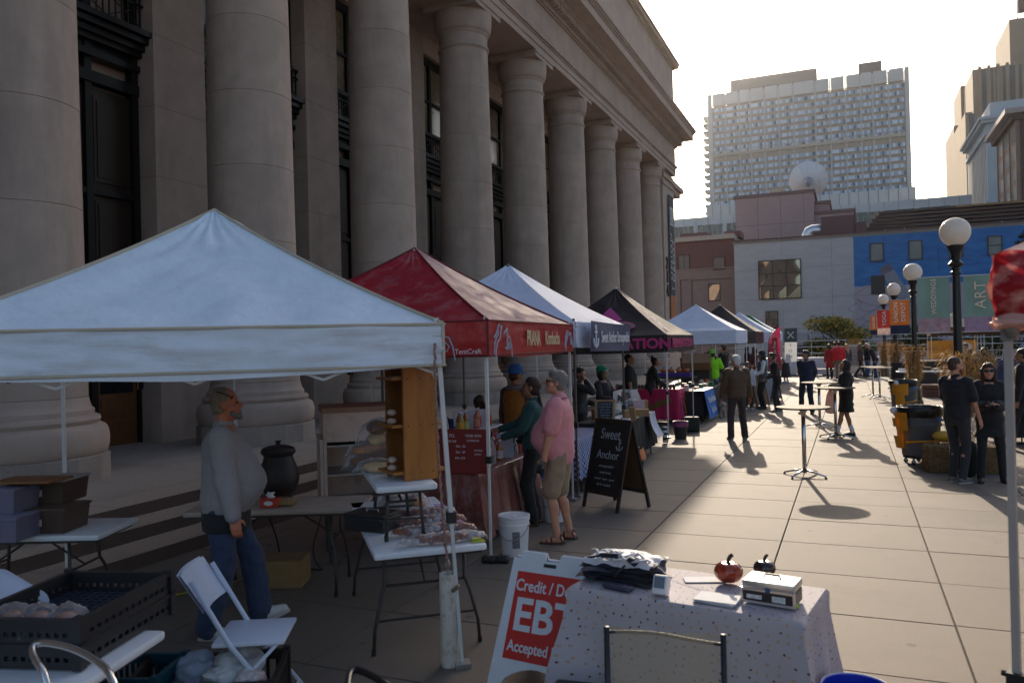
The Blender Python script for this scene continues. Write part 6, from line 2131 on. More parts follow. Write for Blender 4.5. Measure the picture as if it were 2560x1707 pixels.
# white folding table at the bottom left corner
e0 = PZ(405, 1573, .74)
wt_a = radians(-74)
dirn = Vector((cos(wt_a), sin(wt_a), 0))
cW = e0 + dirn * .75 + Vector((dirn.y, -dirn.x, 0)) * .33
folding_table('white plastic folding table in the bottom left corner', (cW.x, cW.y), wt_a, 1.5, .70, .74)
# metal tube chair at the bottom left corner
q0, q1, q2, q3, q4 = [PZ(x, y, z) for x, y, z in ((130, 1707, .95), (72, 1625, 1.02), (100, 1600, 1.04), (210, 1625, 1.04), (310, 1707, 1.02))]
tc = thing('tube_chair', 'bent metal tube chair back in the bottom left corner', 'chair', (q3.x, q3.y, 0))
def smooth(P, k=3):
 P = [Vector(p) for p in P]
 for _ in range(k):
  Q = [P[0]]
  for a, b in zip(P[:-1], P[1:]):
   Q += [a.lerp(b, .25), a.lerp(b, .75)]
  Q.append(P[-1])
  P = Q
 return P
o_ = Vector((q3.x, q3.y, 0))
MB().tube([p_ - o_ for p_ in smooth([Vector((q0.x, q0.y, .45)), q0, q1, q2, q3, q4, Vector((q4.x + .02, q4.y - .05, .45))])], .0125, 10).build('back_tube', CHROME, tc, True)
s0, s1 = Vector((q0.x, q0.y, .45)) - o_, Vector((q4.x + .02, q4.y - .05, .45)) - o_
MB().rbox((min(s0.x, s1.x) - .02, min(s0.y, s1.y) - .4, .43), (max(s0.x, s1.x) + .02, max(s0.y, s1.y), .46), .01).build('seat', BLACKP, tc)
for p_ in (s0, s1):
 MB().tube([p_, (p_.x, p_.y, 0)], .0125, 8).build('leg', CHROME, tc)
 MB().tube([(p_.x, p_.y - .4, .44), (p_.x, p_.y - .4, 0)], .0125, 8).build('leg', CHROME, tc)
# white folding chair
fc0 = PZ(640, 1580, .43)
fch = thing('folding_chair', 'white plastic folding chair in front of the walking man', 'chair', (fc0.x, fc0.y, 0), radians(-62))
CHW = M('chair_white', (.62, .66, .78), .4, .04, 6)
# local: seat faces +y (towards image right), back at -y
MB().rbox((-.20, -.20, .42), (.20, .20, .445), .012).build('seat', CHW, fch, 35)
for sx in (-1, 1):
 MB().tube([(sx * .205, .24, .0), (sx * .205, -.10, .44), (sx * .20, -.30, .80)], .012, 8, sq=(.8, 1.3)).build('back_leg', CHW, fch, True)
 MB().tube([(sx * .185, -.26, .0), (sx * .185, .16, .425)], .011, 8).build('front_leg', CHW, fch, True)
MB().grid(lambda u, v: (-.21 + .42 * u, -.215 - .14 * v - .025 * sin(pi * u), .62 + .22 * v), 8, 4).grid(lambda u, v: (-.21 + .42 * u, -.235 - .14 * v - .025 * sin(pi * u), .62 + .22 * v), 8, 4).build('backrest', CHW, fch, True)
MB().tube([(-.185, -.24, .03), (.185, -.24, .03)], .009, 6).build('cross_bar', CHW, fch)
MB().tube([(-.205, .2, .05), (.205, .2, .05)], .009, 6).build('cross_bar', CHW, fch)
# crates and carrier bags at the bottom centre-left
c1 = PZ(560, 1690, .18)
crate('brown-black crate with carrier bags at the bottom edge', (c1.x, c1.y - .12), radians(30), .02, .80, .48, .24, M('crate_brown', (.028, .018, .014), .5, .1, 10))
c2 = PZ(300, 1690, .25)
crate('teal blue crate under the white table corner', (c2.x + .02, c2.y + .04), radians(20), .03, .5, .36, .26, M('crate_teal', (.005, .06, .09), .45, .1, 10))
FILM = M('bag_film_white', (.66, .68, .70), .35, .06, 8, .3, 14, trans=.35)
def carrier(label, px, py, z, r_, mat_, seed):
 p = PZ(px, py, z)
 mb = MB()
 n = 22
 vs, fs = [], []
 for j in range(n + 1):
  ph = -pi / 2 + pi * j / n
  for i in range(n * 2):
   a = pi * i / n
   d_ = Vector((cos(ph) * cos(a), cos(ph) * sin(a), sin(ph)))
   k = 1 + .35 * noise.noise(d_ * 1.7 + Vector((seed, 0, 0))) + .16 * noise.noise(d_ * 4.5 + Vector((seed, 3, 0)))
   vs.append((d_.x * r_ * k, d_.y * r_ * k, max(d_.z * r_ * k * .8, -r_ * .5)))
 N2 = n * 2
 for j in range(n):
  for i in range(N2):
   fs.append((j * N2 + i, j * N2 + (i + 1) % N2, (j + 1) * N2 + (i + 1) % N2, (j + 1) * N2 + i))
 o = mb.add(vs, fs).build('carrier_bag', mat_, None, 50, (p.x, p.y, z))
 return tag(o, label, 'plastic bag')
carrier('large crumpled white plastic bag in the brown crate', 590, 1672, .25, .14, FILM, 1.0)
carrier('bluish clear plastic bag in the brown crate', 490, 1680, .22, .13, M('bag_film_blue', (.42, .48, .60), .3, .1, 8, .3, 14, trans=.3), 4.0)
carrier('white plastic bag with green and red print at the bottom edge', 560, 1700, .22, .11, M('bag_film_print', (.66, .67, .66), .35, .05, 8, .2, 14, dirt=((.15, .5, .05), 4, .9, (1, 1, 1)), trans=.2), 7.0)
carrier('small plastic bag with red print beside the crate rim', 625, 1698, .24, .085, M('bag_film_red', (.66, .62, .6), .35, .05, 8, .2, 14, dirt=((.55, .05, .04), 5, .9, (1, 1, 1)), trans=.2), 9.0)
# black chair back poking in at the bottom
p = PZ(880, 1690, .85)
kc = thing('black_chair', 'rounded black chair back at the bottom edge left of the sign', 'chair', (p.x, p.y - .1, 0))
MB().tube([Vector((x, y, z)) - Vector((p.x, p.y - .1, 0)) for x, y, z in [tuple(q) for q in smooth([PZ(868, 1830, .80), PZ(868, 1700, .86), PZ(880, 1672, .87), PZ(905, 1675, .87), PZ(975, 1712, .86), PZ(1010, 1760, .8)])]], .014, 10).build('back_tube', M('chair_black_gloss', (.012, .012, .014), .25), kc, True)
MB().rbox((-.2, -.42, .43), (.25, -.05, .46), .01).build('seat', BLACKC, kc)
for x, y in ((-.18, -.4), (.22, -.4), (-.18, -.08), (.22, -.08)):
 MB().tube([(x, y, .44), (x, y, 0)], .011, 6).build('leg', BLACKP, kc)

# ================================================================== EBT SIGN AND TABLE
# A-frame sign
sL, sR = PZ(1235, 1692), None
sa = radians(14)
es = thing('sidewalk_sign', 'white A-frame sign with red poster reading credit debit EBT accepted', 'sign', (-1.70, 4.60, 0), radians(-8))
es.scale = (.93, .93, .93)
SGW = M('sign_white', (.66, .67, .70), .4, .04, 8)
SGR = M('sign_red', (.55, .022, .014), .45, .06, 6)
def panel_m(sgn_):
 return Matrix.Translation((0, sgn_ * -.345, 0)) @ Matrix.Rotation(-sgn_ * radians(22), 4, 'X')
for sgn_ in (1, -1):
 pm = panel_m(sgn_)
 mb = MB()
 th = .018
 w_ = .32
 # frame with arched foot and two legs
 pts = [(-w_ - .03, 0), (-w_ + .035, 0)] + [(-w_ + .035 + (2 * w_ - .07) * i / 10, .02 + .17 * sin(pi * i / 10) ** .6) for i in range(1, 10)] + [(w_ - .035, 0), (w_ + .03, 0), (w_ - .02, .86), (.20, .86), (.195, .905), (.05, .905), (.045, .86), (-.06, .86), (-.065, .905), (-.24, .905), (-.245, .86), (-w_ + .02, .86)]
 mm = pm @ Matrix.Rotation(pi / 2, 4, 'X') @ Matrix.Translation((0, 0, -th / 2))
 mb.prism(pts, th, mm)
 pn = mb.build('panel', SGW, es)
 f = -sgn_
 def q_(x, z, d_):
  return pm @ Vector((x, (-1 if sgn_ == 1 else 1) * (th / 2 + d_), z))
 if sgn_ == 1:
  MB().add([q_(-.265, .225, .003), q_(.265, .225, .003), q_(.25, .775, .003), q_(-.25, .775, .003)], [(0, 1, 2, 3)]).build('poster', SGR, es)
  rt = (pm.to_3x3() @ Vector((1, 0, 0)))
  upv = (pm.to_3x3() @ Vector((0, 0, 1)))
  text('Credit / Debit', .105, SGW, es, facing(q_(0, .685, .005), rt, upv), sx=.82, bold=.0018)
  text('EBT', .285, SGW, es, facing(q_(0, .495, .005), rt, upv), sx=.98, bold=.007)
  text('Accepted Here', .095, SGW, es, facing(q_(0, .305, .005), rt, upv), sx=.82, bold=.0018)
  MB().box((-.045, -.002, .82), (.045, .002, .842), pm @ Matrix.Translation((-.02, -.0115, 0))).build('grip', BLACKP, es)
# table with printed cloth
A_, B_, C_2 = PZ(1426, 1465, .75), PZ(2005, 1556, .75), PZ(2062, 1472, .75)
ux = (B_ - A_).normalized()
eta = math.atan2(ux.y, ux.x)
Lt, Wt = (B_ - A_).length, .58
ec = (A_ + B_) / 2 + Vector((-ux.y, ux.x, 0)) * Wt / 2
folding_table('short folding table under the printed grey tablecloth', (ec.x, ec.y), eta, Lt - .02, Wt - .02, .74)
def print_cloth():
 m = bpy.data.materials.new('printed_cloth')
 m.use_nodes = True
 N, L = m.node_tree.nodes, m.node_tree.links
 b = N['Principled BSDF']
 b.inputs['Roughness'].default_value = .8
 geo = N.new('ShaderNodeTexCoord')
 vo = N.new('ShaderNodeTexVoronoi')
 vo.voronoi_dimensions = '2D'
 vo.inputs['Scale'].default_value = 21
 vo.inputs['Randomness'].default_value = .75
 L.new(geo.outputs['UV'], vo.inputs['Vector'])
 def ramp(v, stops):
  r = N.new('ShaderNodeValToRGB')
  r.color_ramp.interpolation = 'CONSTANT'
  r.color_ramp.elements[0].position = stops[0][0]
  r.color_ramp.elements[0].color = stops[0][1]
  r.color_ramp.elements[1].position = stops[1][0]
  r.color_ramp.elements[1].color = stops[1][1]
  for p_, c_ in stops[2:]:
   e = r.color_ramp.elements.new(p_)
   e.color = c_
  L.new(v, r.inputs[0])
  return r
 base = (.45, .42, .455, 1)
 r1 = ramp(vo.outputs['Distance'], [(0, (.45, .40, .36, 1)), (.085, (.48, .25, .07, 1)), (.14, base)])
 r2 = ramp(vo.outputs['Distance'], [(0, (.14, .05, .025, 1)), (.115, base)])
 sp2 = N.new('ShaderNodeSeparateColor')
 L.new(vo.outputs['Color'], sp2.inputs[0])
 gt = N.new('ShaderNodeMath')
 gt.operation = 'GREATER_THAN'
 gt.inputs[1].default_value = .5
 L.new(sp2.outputs[0], gt.inputs[0])
 mx = N.new('ShaderNodeMix')
 mx.data_type = 'RGBA'
 L.new(gt.outputs[0], mx.inputs[0])
 L.new(r1.outputs[0], mx.inputs[6])
 L.new(r2.outputs[0], mx.inputs[7])
 L.new(mx.outputs[2], b.inputs['Base Color'])
 return m
tablecloth('grey printed tablecloth with small brown and gold motifs', (ec.x, ec.y), eta, Lt, Wt, .745, .58, print_cloth(), .045, .026, 11, seed=2, corner=.06, uneven=.04)
def on_e(px, py, z=.756):
 p = PZ(px, py, z)
 return (p.x, p.y, z)
# pile of dark tote bags
tb = thing('tote_bag_pile', 'pile of folded navy and white tote bags on the printed tablecloth', 'bags', on_e(1562, 1440), eta + .12)
tb.scale = (1.25, 1.2, 1.25)
NAVYC = cl('tote_navy', (.014, .013, .028), rough=.7)
TWHT = cl('tote_white', (.55, .56, .62), rough=.6)
random.seed(14)
def fold(u, v, i, ph, lift):
 x, y = (u - .5) * (.37 - .02 * (i % 3)), (v - .5) * (.26 - .015 * (i % 2))
 q = Vector((x * 9 + i * 3.7, y * 9, i))
 e_ = max(abs(u - .5), abs(v - .5)) * 2
 z = .016 + .017 * i + .022 * noise.noise(q) + .010 * noise.noise(q * 2.7) + lift
 z -= .05 * max(0, e_ - .72) ** 1.4 * (1 + i * .35)
 c_, s_ = cos(ph), sin(ph)
 k = 1 + .07 * noise.noise(q * .8)
 return (x * c_ * k - y * s_, x * s_ + y * c_ * k, max(z, .002 + .001 * i))
for i in range(6):
 ph = random.uniform(-.22, .22)
 MB().grid(lambda u, v: fold(u, v, i, ph, 0), 34, 26).build('folded_bag', TWHT if i == 5 else (NAVYC if i != 3 else cl('tote_slate', (.05, .05, .075), rough=.7)), tb, True)
hd = MB()
for i in range(10):
 x, y = random.uniform(-.17, .15), random.uniform(-.15, -.07)
 P_ = [(x, y, .03 + .09 * random.random())]
 for k in range(4):
  P_.append((P_[-1][0] + random.uniform(-.05, .08), min(-.03, P_[-1][1] + random.uniform(-.05, .045)), max(.012, P_[-1][2] + random.uniform(-.05, .04))))
 hd.tube(smooth(P_), .008, 5, sq=(1.8, .35))
hd.build('strap', NAVYC, tb, True)
hd = MB()
for i in range(9):
 a = random.uniform(-.15, .1)
 hd.tube(smooth([(a, -.05, .125), (a + .04, -.09, .135), (a + random.uniform(-.05, .1), -.14, .10), (a + .1, -.1 + random.uniform(-.05, .05), .12)]), .005, 5, sq=(1.6, .5))
hd.build('cord_ends', TWHT, tb, True)
# clutch like terminal in front of it
o = MB().rbox((-.085, -.03, 0), (.085, .03, .028), .012).build('card_terminal', M('terminal_navy', (.05, .05, .09), .35), None, True, on_e(1545, 1472), (0, 0, eta - .15))
tag(o, 'dark handheld card terminal lying in front of the tote bags', 'card terminal')
cr_ = thing('card_reader', 'small white card reader with grey screen on the tablecloth', 'card reader', on_e(1652, 1488), eta + .05)
MB().rbox((-.038, -.045, 0), (.038, .03, .10), .012, Matrix.Rotation(radians(-25), 4, 'X')).build('body', WHITEP, cr_, 40)
MB().box((-.028, -.0475, .030), (.028, -.0455, .088), Matrix.Rotation(radians(-25), 4, 'X')).build('screen', M('screen_grey', (.16, .20, .24), .15), cr_)
pp = thing('paper_stack', 'stack of white paper sheets on the printed tablecloth', 'paper', on_e(1795, 1500), eta - .02)
for i in range(4):
 a = random.uniform(-.08, .08)
 MB().box((-.105, -.075, .004 * i), (.105, .075, .004 * i + .0035), Rz(a)).build('sheet', M('paper_sheet', (.62, .63, .66), .8), pp)
o = MB().box((-.12, -.05, 0), (.10, .05, .002)).build('paper_sheet', MATS['paper_sheet'], None, False, on_e(1765, 1448), (0, 0, eta + .5))
tag(o, 'single white sheet lying behind the paper stack', 'paper')
def pumpkin(name, label, loc, r_, m1, rz=0, stem=True):
 t = thing(name, label, 'pumpkin', loc, rz)
 vs, fs = [], []
 n, k = 40, 16
 for j in range(k + 1):
  ph = -pi / 2 + pi * j / k
  for i in range(n):
   a = 2 * pi * i / n
   rr = r_ * cos(ph) * (1 + .055 * abs(sin(a * 5)) ** .6)
   vs.append((rr * cos(a), rr * sin(a), r_ * .82 + r_ * .82 * sin(ph) - .22 * r_ * math.exp(-(cos(ph) * 2.6) ** 2) * (1 if sin(ph) > 0 else -.4)))
 for j in range(k):
  for i in range(n):
   fs.append((j * n + i, j * n + (i + 1) % n, (j + 1) * n + (i + 1) % n, (j + 1) * n + i))
 MB().add(vs, fs).build('fruit', m1, t, True)
 MB().tube(smooth([(0, 0, r_ * 1.35), (0, 0, r_ * 1.65), (.12 * r_, 0, r_ * 1.95), (.3 * r_, .1 * r_, r_ * 2.05)]), [.16 * r_ * (1.5 - min(1, i / 14)) for i in range(26)][:25 + 1] if False else .15 * r_, 8).build('stem', M('pumpkin_stem', (.03, .02, .012), .6), t, True)
 return t
GLZ = M('glazed_orange', (.30, .035, .008), .15, .5, 9, coat=.6, dirt=((.02, .008, .005), 9, .95, (1, 1, .4)))
pumpkin('pumpkin', 'glossy mottled orange and black ceramic pumpkin on the tablecloth', on_e(1822, 1456), .074, GLZ)
pumpkin('pumpkin', 'dark little pumpkin behind the silver cash case', on_e(1912, 1440), .058, M('glazed_black', (.018, .014, .012), .15, .3, 9, coat=.6))
kc_ = thing('cash_case', 'silver aluminium cash case with carrying handle on the tablecloth', 'case', on_e(1932, 1503), eta - .02)
ALU = M('aluminium', (.62, .62, .64), .3, .05, 9, metal=.85)
MB().rbox((-.125, -.085, .006), (.125, .085, .075), .006).build('lower_shell', M('case_black', (.02, .02, .022), .4), kc_)
MB().rbox((-.127, -.087, .079), (.127, .087, .118), .008).build('lid', ALU, kc_, 35)
for z in (.006, .068):
 MB().box((-.128, -.088, z), (.128, -.084, z + .012)).build('rim', ALU, kc_)
for sx in (-1, 1):
 MB().box((sx * .128 - .008, -.089, .006), (sx * .128 + .002, -.078, .08)).build('corner', ALU, kc_)
MB().tube([(-.04, 0, .118), (-.035, -.0, .135), (.035, 0, .135), (.04, 0, .118)], .006, 8).build('handle', BLACKP, kc_)
MB().box((-.105, -.0895, .03), (-.03, -.0885, .05)).box((.02, -.0895, .025), (.085, -.0885, .055)).build('label', M('case_label', (.6, .6, .62), .5, .5, 80), kc_)
MB().box((-.012, -.091, .066), (.012, -.086, .09)).build('latch', M('latch_blue', (.03, .08, .2), .4), kc_)
o = MB().ball((0, 0, .012), (.016, .016, .012), 8).build('green_tape', M('tape_green', (.40, .55, .05), .5), None, True, on_e(1990, 1520))
tag(o, 'little yellow green roll beside the cash case', 'tape')
# mesh back chair in front
mc0 = PZ(1690, 1600, .95)
mch = thing('mesh_chair', 'black framed chair with tan mesh back at the bottom of picture', 'chair', (mc0.x, mc0.y - .15, 0), eta - .02)
fl, fr = PZ(1515, 1570, .92), PZ(1808, 1590, .92)
hw = (fr - fl).length / 2
cxm = (fl + fr) / 2
mch.location = (cxm.x, cxm.y, 0)
mch.rotation_euler = (0, 0, math.atan2((fr - fl).y, (fr - fl).x))
def mesh_mat():
 m = clear_mat('chair_mesh', (.95, .9, .82), .0)
 N, L = m.node_tree.nodes, m.node_tree.links
 b = N['Principled BSDF']
 b.inputs['Base Color'].default_value = (.42, .34, .25, 1)
 b.inputs['Roughness'].default_value = .7
 tc_ = N.new('ShaderNodeTexCoord')
 ms = [n_ for n_ in N if n_.type == 'MIX_SHADER'][0]
 sep = N.new('ShaderNodeSeparateXYZ')
 L.new(tc_.outputs['Object'], sep.inputs[0])
 outs = []
 for ax in ('X', 'Z'):
  mu = N.new('ShaderNodeMath'); mu.operation = 'MULTIPLY'; mu.inputs[1].default_value = 330
  L.new(sep.outputs[ax], mu.inputs[0])
  fr_ = N.new('ShaderNodeMath'); fr_.operation = 'FRACT'
  L.new(mu.outputs[0], fr_.inputs[0])
  g_ = N.new('ShaderNodeMath'); g_.operation = 'GREATER_THAN'; g_.inputs[1].default_value = .66
  L.new(fr_.outputs[0], g_.inputs[0])
  outs.append(g_.outputs[0])
 mxx = N.new('ShaderNodeMath'); mxx.operation = 'MAXIMUM'
 L.new(outs[0], mxx.inputs[0]); L.new(outs[1], mxx.inputs[1])
 L.new(mxx.outputs[0], ms.inputs[0])
 return m
MB().grid(lambda u, v: (-hw + .02 + (2 * hw - .04) * u, .02 - .03 * sin(pi * u) - .05 * v * 0, .42 + .505 * v), 12, 12).build('mesh_back', mesh_mat(), mch, True)
MB().grid(lambda u, v: (-hw + .02 + (2 * hw - .04) * u, -.42 + .42 * v, .42 - .02 * sin(pi * u)), 12, 8).build('mesh_seat', MATS['chair_mesh'], mch, True)
for sx in (-1, 1):
 MB().tube([(sx * hw, .0, 0), (sx * hw, 0.01, .45), (sx * hw, .02, .92)], .0125, 8).build('back_post', BLACKP, mch, True)
 MB().tube([(sx * hw, -.42, 0), (sx * hw, -.42, .42), (sx * hw, 0, .43)], .011, 8).build('front_leg', BLACKP, mch)
 MB().rbox((sx * (hw + .035) - .022, -.42, .60), (sx * (hw + .035) + .022, -.02, .625), .01).build('armrest', WHITEP, mch)
 MB().tube([(sx * (hw + .03), -.38, .42), (sx * (hw + .03), -.38, .60)], .01, 6).build('arm_post', BLACKP, mch)
MB().tube(smooth([(-hw, .02, .90), (-hw * .4, .03, .905), (.0, .035, .90), (hw * .5, .03, .885), (hw, .02, .88)]), .0075, 6).build('top_bar', BLACKP, mch, True)
# blue bag and dark box at the bottom edge
p = PZ(2130, 1697, .42)
bbk = thing('blue_tub', 'bright blue plastic tub at the bottom edge beside the table', 'tub', (p.x + .02, p.y - .10, 0))
MB().lathe([(.13, 0), (.15, .40), (.158, .41), (.158, .425), (.148, .425), (.125, .02)], 28).build('tub', M('tub_blue', (.008, .03, .42), .35), bbk, 40)
MB().tube([(.158 * cos(a), .158 * sin(a), .425) for a in [2 * pi * i / 24 for i in range(25)]], .006, 6).build('rim', M('tub_rim', (.3, .36, .62), .35), bbk, True)
p = PZ(1455, 1700, .38)
o = MB().rbox((-.14, -.1, 0), (.14, .1, .36), .02).build('dark_bag', cl('bag_dark_navy', (.012, .010, .022)), None, True, (p.x, p.y - .05, 0), (0, 0, .1))
tag(o, 'dark navy bag on the ground left of the mesh chair', 'bag')

# ================================================================== KOMBUCHA STALL
kt = (-3.98, 8.30)
folding_table('folding table under the plastic covered kombucha cloth', kt, radians(90 + 2), 1.70, .70)
KCL = M('kombucha_cloth', (.20, .055, .045), .3, .55, 7, .5, 26, stretch=(1, 3.5, .35), coat=.5, dirt=((.34, .24, .26), 7, .8, (1, 5, .4)))
tablecloth('reddish brown patterned cloth under clear plastic on kombucha table', kt, radians(92), 1.72, .72, .745, .66, KCL, .10, .03, 17, seed=5, corner=.06)
# counter box with taps
kb = thing('tap_counter', 'red kombucha tap counter with white top on the plastic covered table', 'counter', (-4.14, 8.45, .752), radians(92))
KRED = M('kombucha_red', (.34, .022, .016), .4, .08, 5)
MB().rbox((-.50, -.16, 0), (.50, .16, .33), .006).build('body', KRED, kb)
MB().rbox((-.53, -.19, .331), (.53, .19, .355), .008).build('top', WHITEP, kb)
for i in range(4):
 x = -.36 + .24 * i
 tp = MB().tube([(x, -.16, .24), (x, -.22, .24), (x, -.235, .20)], .012, 8).build('tap', CHROME, kb)
 MB().tube([(x, -.20, .25), (x, -.21, .31)], .011, 8).build('handle', BLACKP, tp)
MB().box((-.1, -.163, .22), (-.04, -.161, .33)).box((.15, -.163, .22), (.21, -.161, .33)).build('tape', WHITEL, kb)
# red price board leaning at its near end
pb = PX(1150, 1110, -3.70)
rbd = thing('price_board', 'dark red kombucha price board with white lettering behind tent leg', 'sign board', (-3.78, 7.42, .75), radians(4))
bm_ = Matrix.Rotation(radians(-8), 4, 'X')
MB().rbox((-.30, -.008, 0), (.30, .008, .46), .006, bm_).build('board', M('board_red', (.20, .016, .014), .5, .1, 4), rbd)
rt, upv = bm_.to_3x3() @ Vector((1, 0, 0)), bm_.to_3x3() @ Vector((0, 0, 1))
for s_, x, z, sz in (('FILL', -.10, .39, .05), ('YOUR OWN', .14, .39, .04), ('KOMBUCHA', .14, .34, .03), ('16oz   $6', .0, .28, .035), ('32oz   $9', .0, .22, .035), ('64oz  $16', .0, .16, .035), ('GROWLER', .2, .24, .025), ('DEPOSIT', .2, .2, .025), ('ON TAP', -.1, .33, .035)):
 text(s_, sz, WHITEL, rbd, facing(bm_ @ Vector((x, -.011, z)), rt, upv), sx=.8)
# bottles
def bottle(label, loc, liquid, h=.21, r=.034, lab=None, group='bottles on the kombucha counter', capm=None):
 t = thing('bottle', label, 'bottle', loc, random.uniform(0, 6), group)
 MB().lathe([(r * .9, 0), (r, .008), (r, h * .58), (r * .75, h * .70), (r * .36, h * .82), (r * .36, h * .96)], 16).build('glass', liquid, t, 40)
 MB().lathe([(r * .42, h * .93), (r * .42, h)], 12).build('cap', capm or WHITEP, t, 40)
 if lab:
  MB().lathe([(r * 1.02, h * .12), (r * 1.02, h * .5)], 16, cap=False).build('label', lab, t, True)
 return t
LQ = [M('tea_amber', (.30, .10, .012), .12, .1, 9, coat=.4), M('tea_gold', (.36, .19, .03), .12, .1, 9, coat=.4), M('tea_rose', (.42, .10, .04), .12, .1, 9, coat=.4)]
LB = [M('label_lime', (.42, .46, .14), .6, .3, 60), M('label_peach', (.58, .24, .16), .6, .3, 60), M('label_red', (.40, .05, .03), .6, .3, 60), M('label_yellow', (.60, .36, .04), .6, .3, 60)]
KM = T3(-4.14, 8.45, 1.108) @ Rz(radians(92))
spec_ = [(-.47, 1, 3, 'yellow'), (-.40, 1, 0, 'olive'), (-.33, 0, 0, 'green'), (-.22, 0, 0, 'lime'), (-.02, 2, 1, 'peach'), (.14, 0, 2, 'dark red'), (.34, 0, 2, 'scarlet')]
for i, (x, l_, lb_, nm) in enumerate(spec_):
 p = KM @ Vector((x, -.08 + .05 * (i % 2), 0))
 bottle('%s labelled kombucha bottle, number %s from the tent leg on the counter' % (nm, ('one', 'two', 'three', 'four', 'five', 'six', 'seven')[i]), p, LQ[l_], .23, .037, LB[lb_])
CG = clear_mat('bottle_glass', (.86, .9, .92), .16, .05)
KT = T3(kt[0], kt[1], .755) @ Rz(radians(92))
for i, x in enumerate((-.34, -.27, -.22)):
 bottle('tall empty clear swing-top bottle in front of the taps', KT @ Vector((x, -.26 + .05 * (i % 2), 0)), CG, .30, .042, None, 'empty clear bottles', GSTEEL)
bottle('amber growler bottle with pale label beside the paper sign', KT @ Vector((.02, -.25, 0)), LQ[0], .24, .042, M('label_pale', (.5, .42, .46), .6, .3, 60), None)
o = MB().rbox((-.10, -.004, 0), (.10, .004, .28), .002, Matrix.Rotation(radians(-6), 4, 'X')).build('paper_sign', M('paper_bluish', (.50, .53, .66), .7, .06, 40), None, False, KT @ Vector((.26, -.22, 0)), (0, 0, radians(15)))
tag(o, 'white paper list standing on the kombucha table', 'paper sign')
sd_ = thing('pump_bottle', 'clear hand sanitiser pump bottle on the kombucha table', 'pump bottle', KT @ Vector((.56, -.24, 0)), 1.0)
MB().lathe([(.032, 0), (.034, .10), (.02, .13), (.012, .14)], 16).build('bottle', CG, sd_, 40)
MB().tube([(0, 0, .14), (0, 0, .185), (.035, 0, .185)], .006, 6).build('pump', WHITEP, sd_)
cn = thing('tin_can', 'small red and white tin at the end of the kombucha table', 'tin', KT @ Vector((.66, -.25, 0)), 0)
MB().lathe([(.035, 0), (.035, .11)], 18).build('can', KRED, cn, 40)
MB().ball((-.02, -.027, .06), (.02, .012, .028), 10).build('label', WHITEL, cn, True)
# white table and box behind, blue folding chair
folding_table('white folding table behind the tap counter in kombucha stall', (-4.75, 9.35), radians(40), 1.2, .6, .95)
o = MB().rbox((-.22, -.02, 0), (.22, .02, .20), .005).build('crate_lid', M('panel_white', (.56, .60, .72), .5), None, False, KT @ Vector((.48, .30, .34)), (0, 0, radians(35)))
tag(o, 'white plastic lid standing behind the kombucha bottles', 'lid')
bc = bp(1186, -5.5)
cch = thing('camp_chair', 'blue folding camp chair under the seated person', 'chair', (bc[0], bc[1], 0), radians(-35))
BLUEC = cl('camp_blue', (.02, .05, .26))
MB().grid(lambda u, v: (-.27 + .54 * u, -.24 + .46 * v, .42 - .05 * sin(pi * u)), 8, 6).build('seat', BLUEC, cch, True)
MB().grid(lambda u, v: (-.27 + .54 * u, -.24 - .12 * v - .04 * sin(pi * u), .42 + .52 * v), 8, 6).build('back', BLUEC, cch, True)
for sx in (-1, 1):
 MB().tube([(sx * .27, -.36, .95), (sx * .27, -.2, 0)], .01, 6).build('leg', DSTEEL, cch)
 MB().tube([(sx * .27, .22, .60), (sx * .27, -.2, .02)], .01, 6).build('leg', DSTEEL, cch)
 MB().tube([(sx * .27, -.22, .42), (sx * .27, .24, .02)], .01, 6).build('leg', DSTEEL, cch)
bkp = bp(1105, -4.7)
bpk = thing('backpack', 'blue and black backpack behind the kombucha counter', 'backpack', (-4.85, 8.75, .5), .5)
MB().ball((0, 0, .2), (.16, .11, .22), 14).build('bag', cl('pack_blue', (.03, .05, .16)), bpk, True)
MB().ball((0, -.09, .14), (.11, .05, .11), 12).build('pocket', cl('pack_grey', (.25, .27, .33)), bpk, True)
MB().box((-.14, -.1, -.5), (.14, .1, .0)).build('stool', DSTEEL, bpk)
# buckets
def bucket(label, px, py, s=1.0):
 p = PZ(px, py)
 t = thing('bucket', label, 'bucket', (p.x, p.y + .12, 0), radians(10), 'white plastic buckets')
 t.scale = (s, s, s)
 MB().lathe([(.128, 0), (.132, .01), (.148, .30), (.156, .30), (.156, .315), (.149, .315), (.150, .345), (.158, .345), (.158, .365), (.15, .37)], 30).build('pail', WHITEP, t, 40)
 MB().lathe([(.155, .371), (.16, .375), (.16, .392), (.145, .395), (.14, .388), (.03, .388), (.03, .395), (.02, .395)], 30).build('lid', WHITEP, t, 40)
 MB().tube([(.152 * cos(a), .152 * sin(a) - .01, .30 - .13 * abs(sin(a / 2 + pi / 4)) if False else .31 - .14 * max(0, -sin(a))) for a in [pi + pi * i / 16 for i in range(17)]], .004, 5).build('handle', GSTEEL, t)
 lb_ = MB()
 lb_.grid(lambda u, v: (.147 * cos(-pi / 2 + .1 + .5 * u), .147 * sin(-pi / 2 + .1 + .5 * u), .09 + .16 * v), 6, 2)
 lb_.build('label', M('bucket_label', (.14, .14, .16), .6, .9, 60), t, True)
 return t
bucket('white lidded bucket at the foot of the red tent leg', 1275, 1392)
bucket('white lidded bucket between the woman and the pink shirt man', 1378, 1306)
for px, py in ((1223, 1405), (1255, 1405)):
 p = PZ(px, py)
 o = MB().rbox((-.07, -.05, 0), (.07, .05, .06), .02).build('leg_weight', BLACKP, None, True, (p.x, p.y, 0), (0, 0, .2))
 tag(o, ('left' if px < 1240 else 'right') + ' black foot weight at the red tent near leg', 'tent weight')

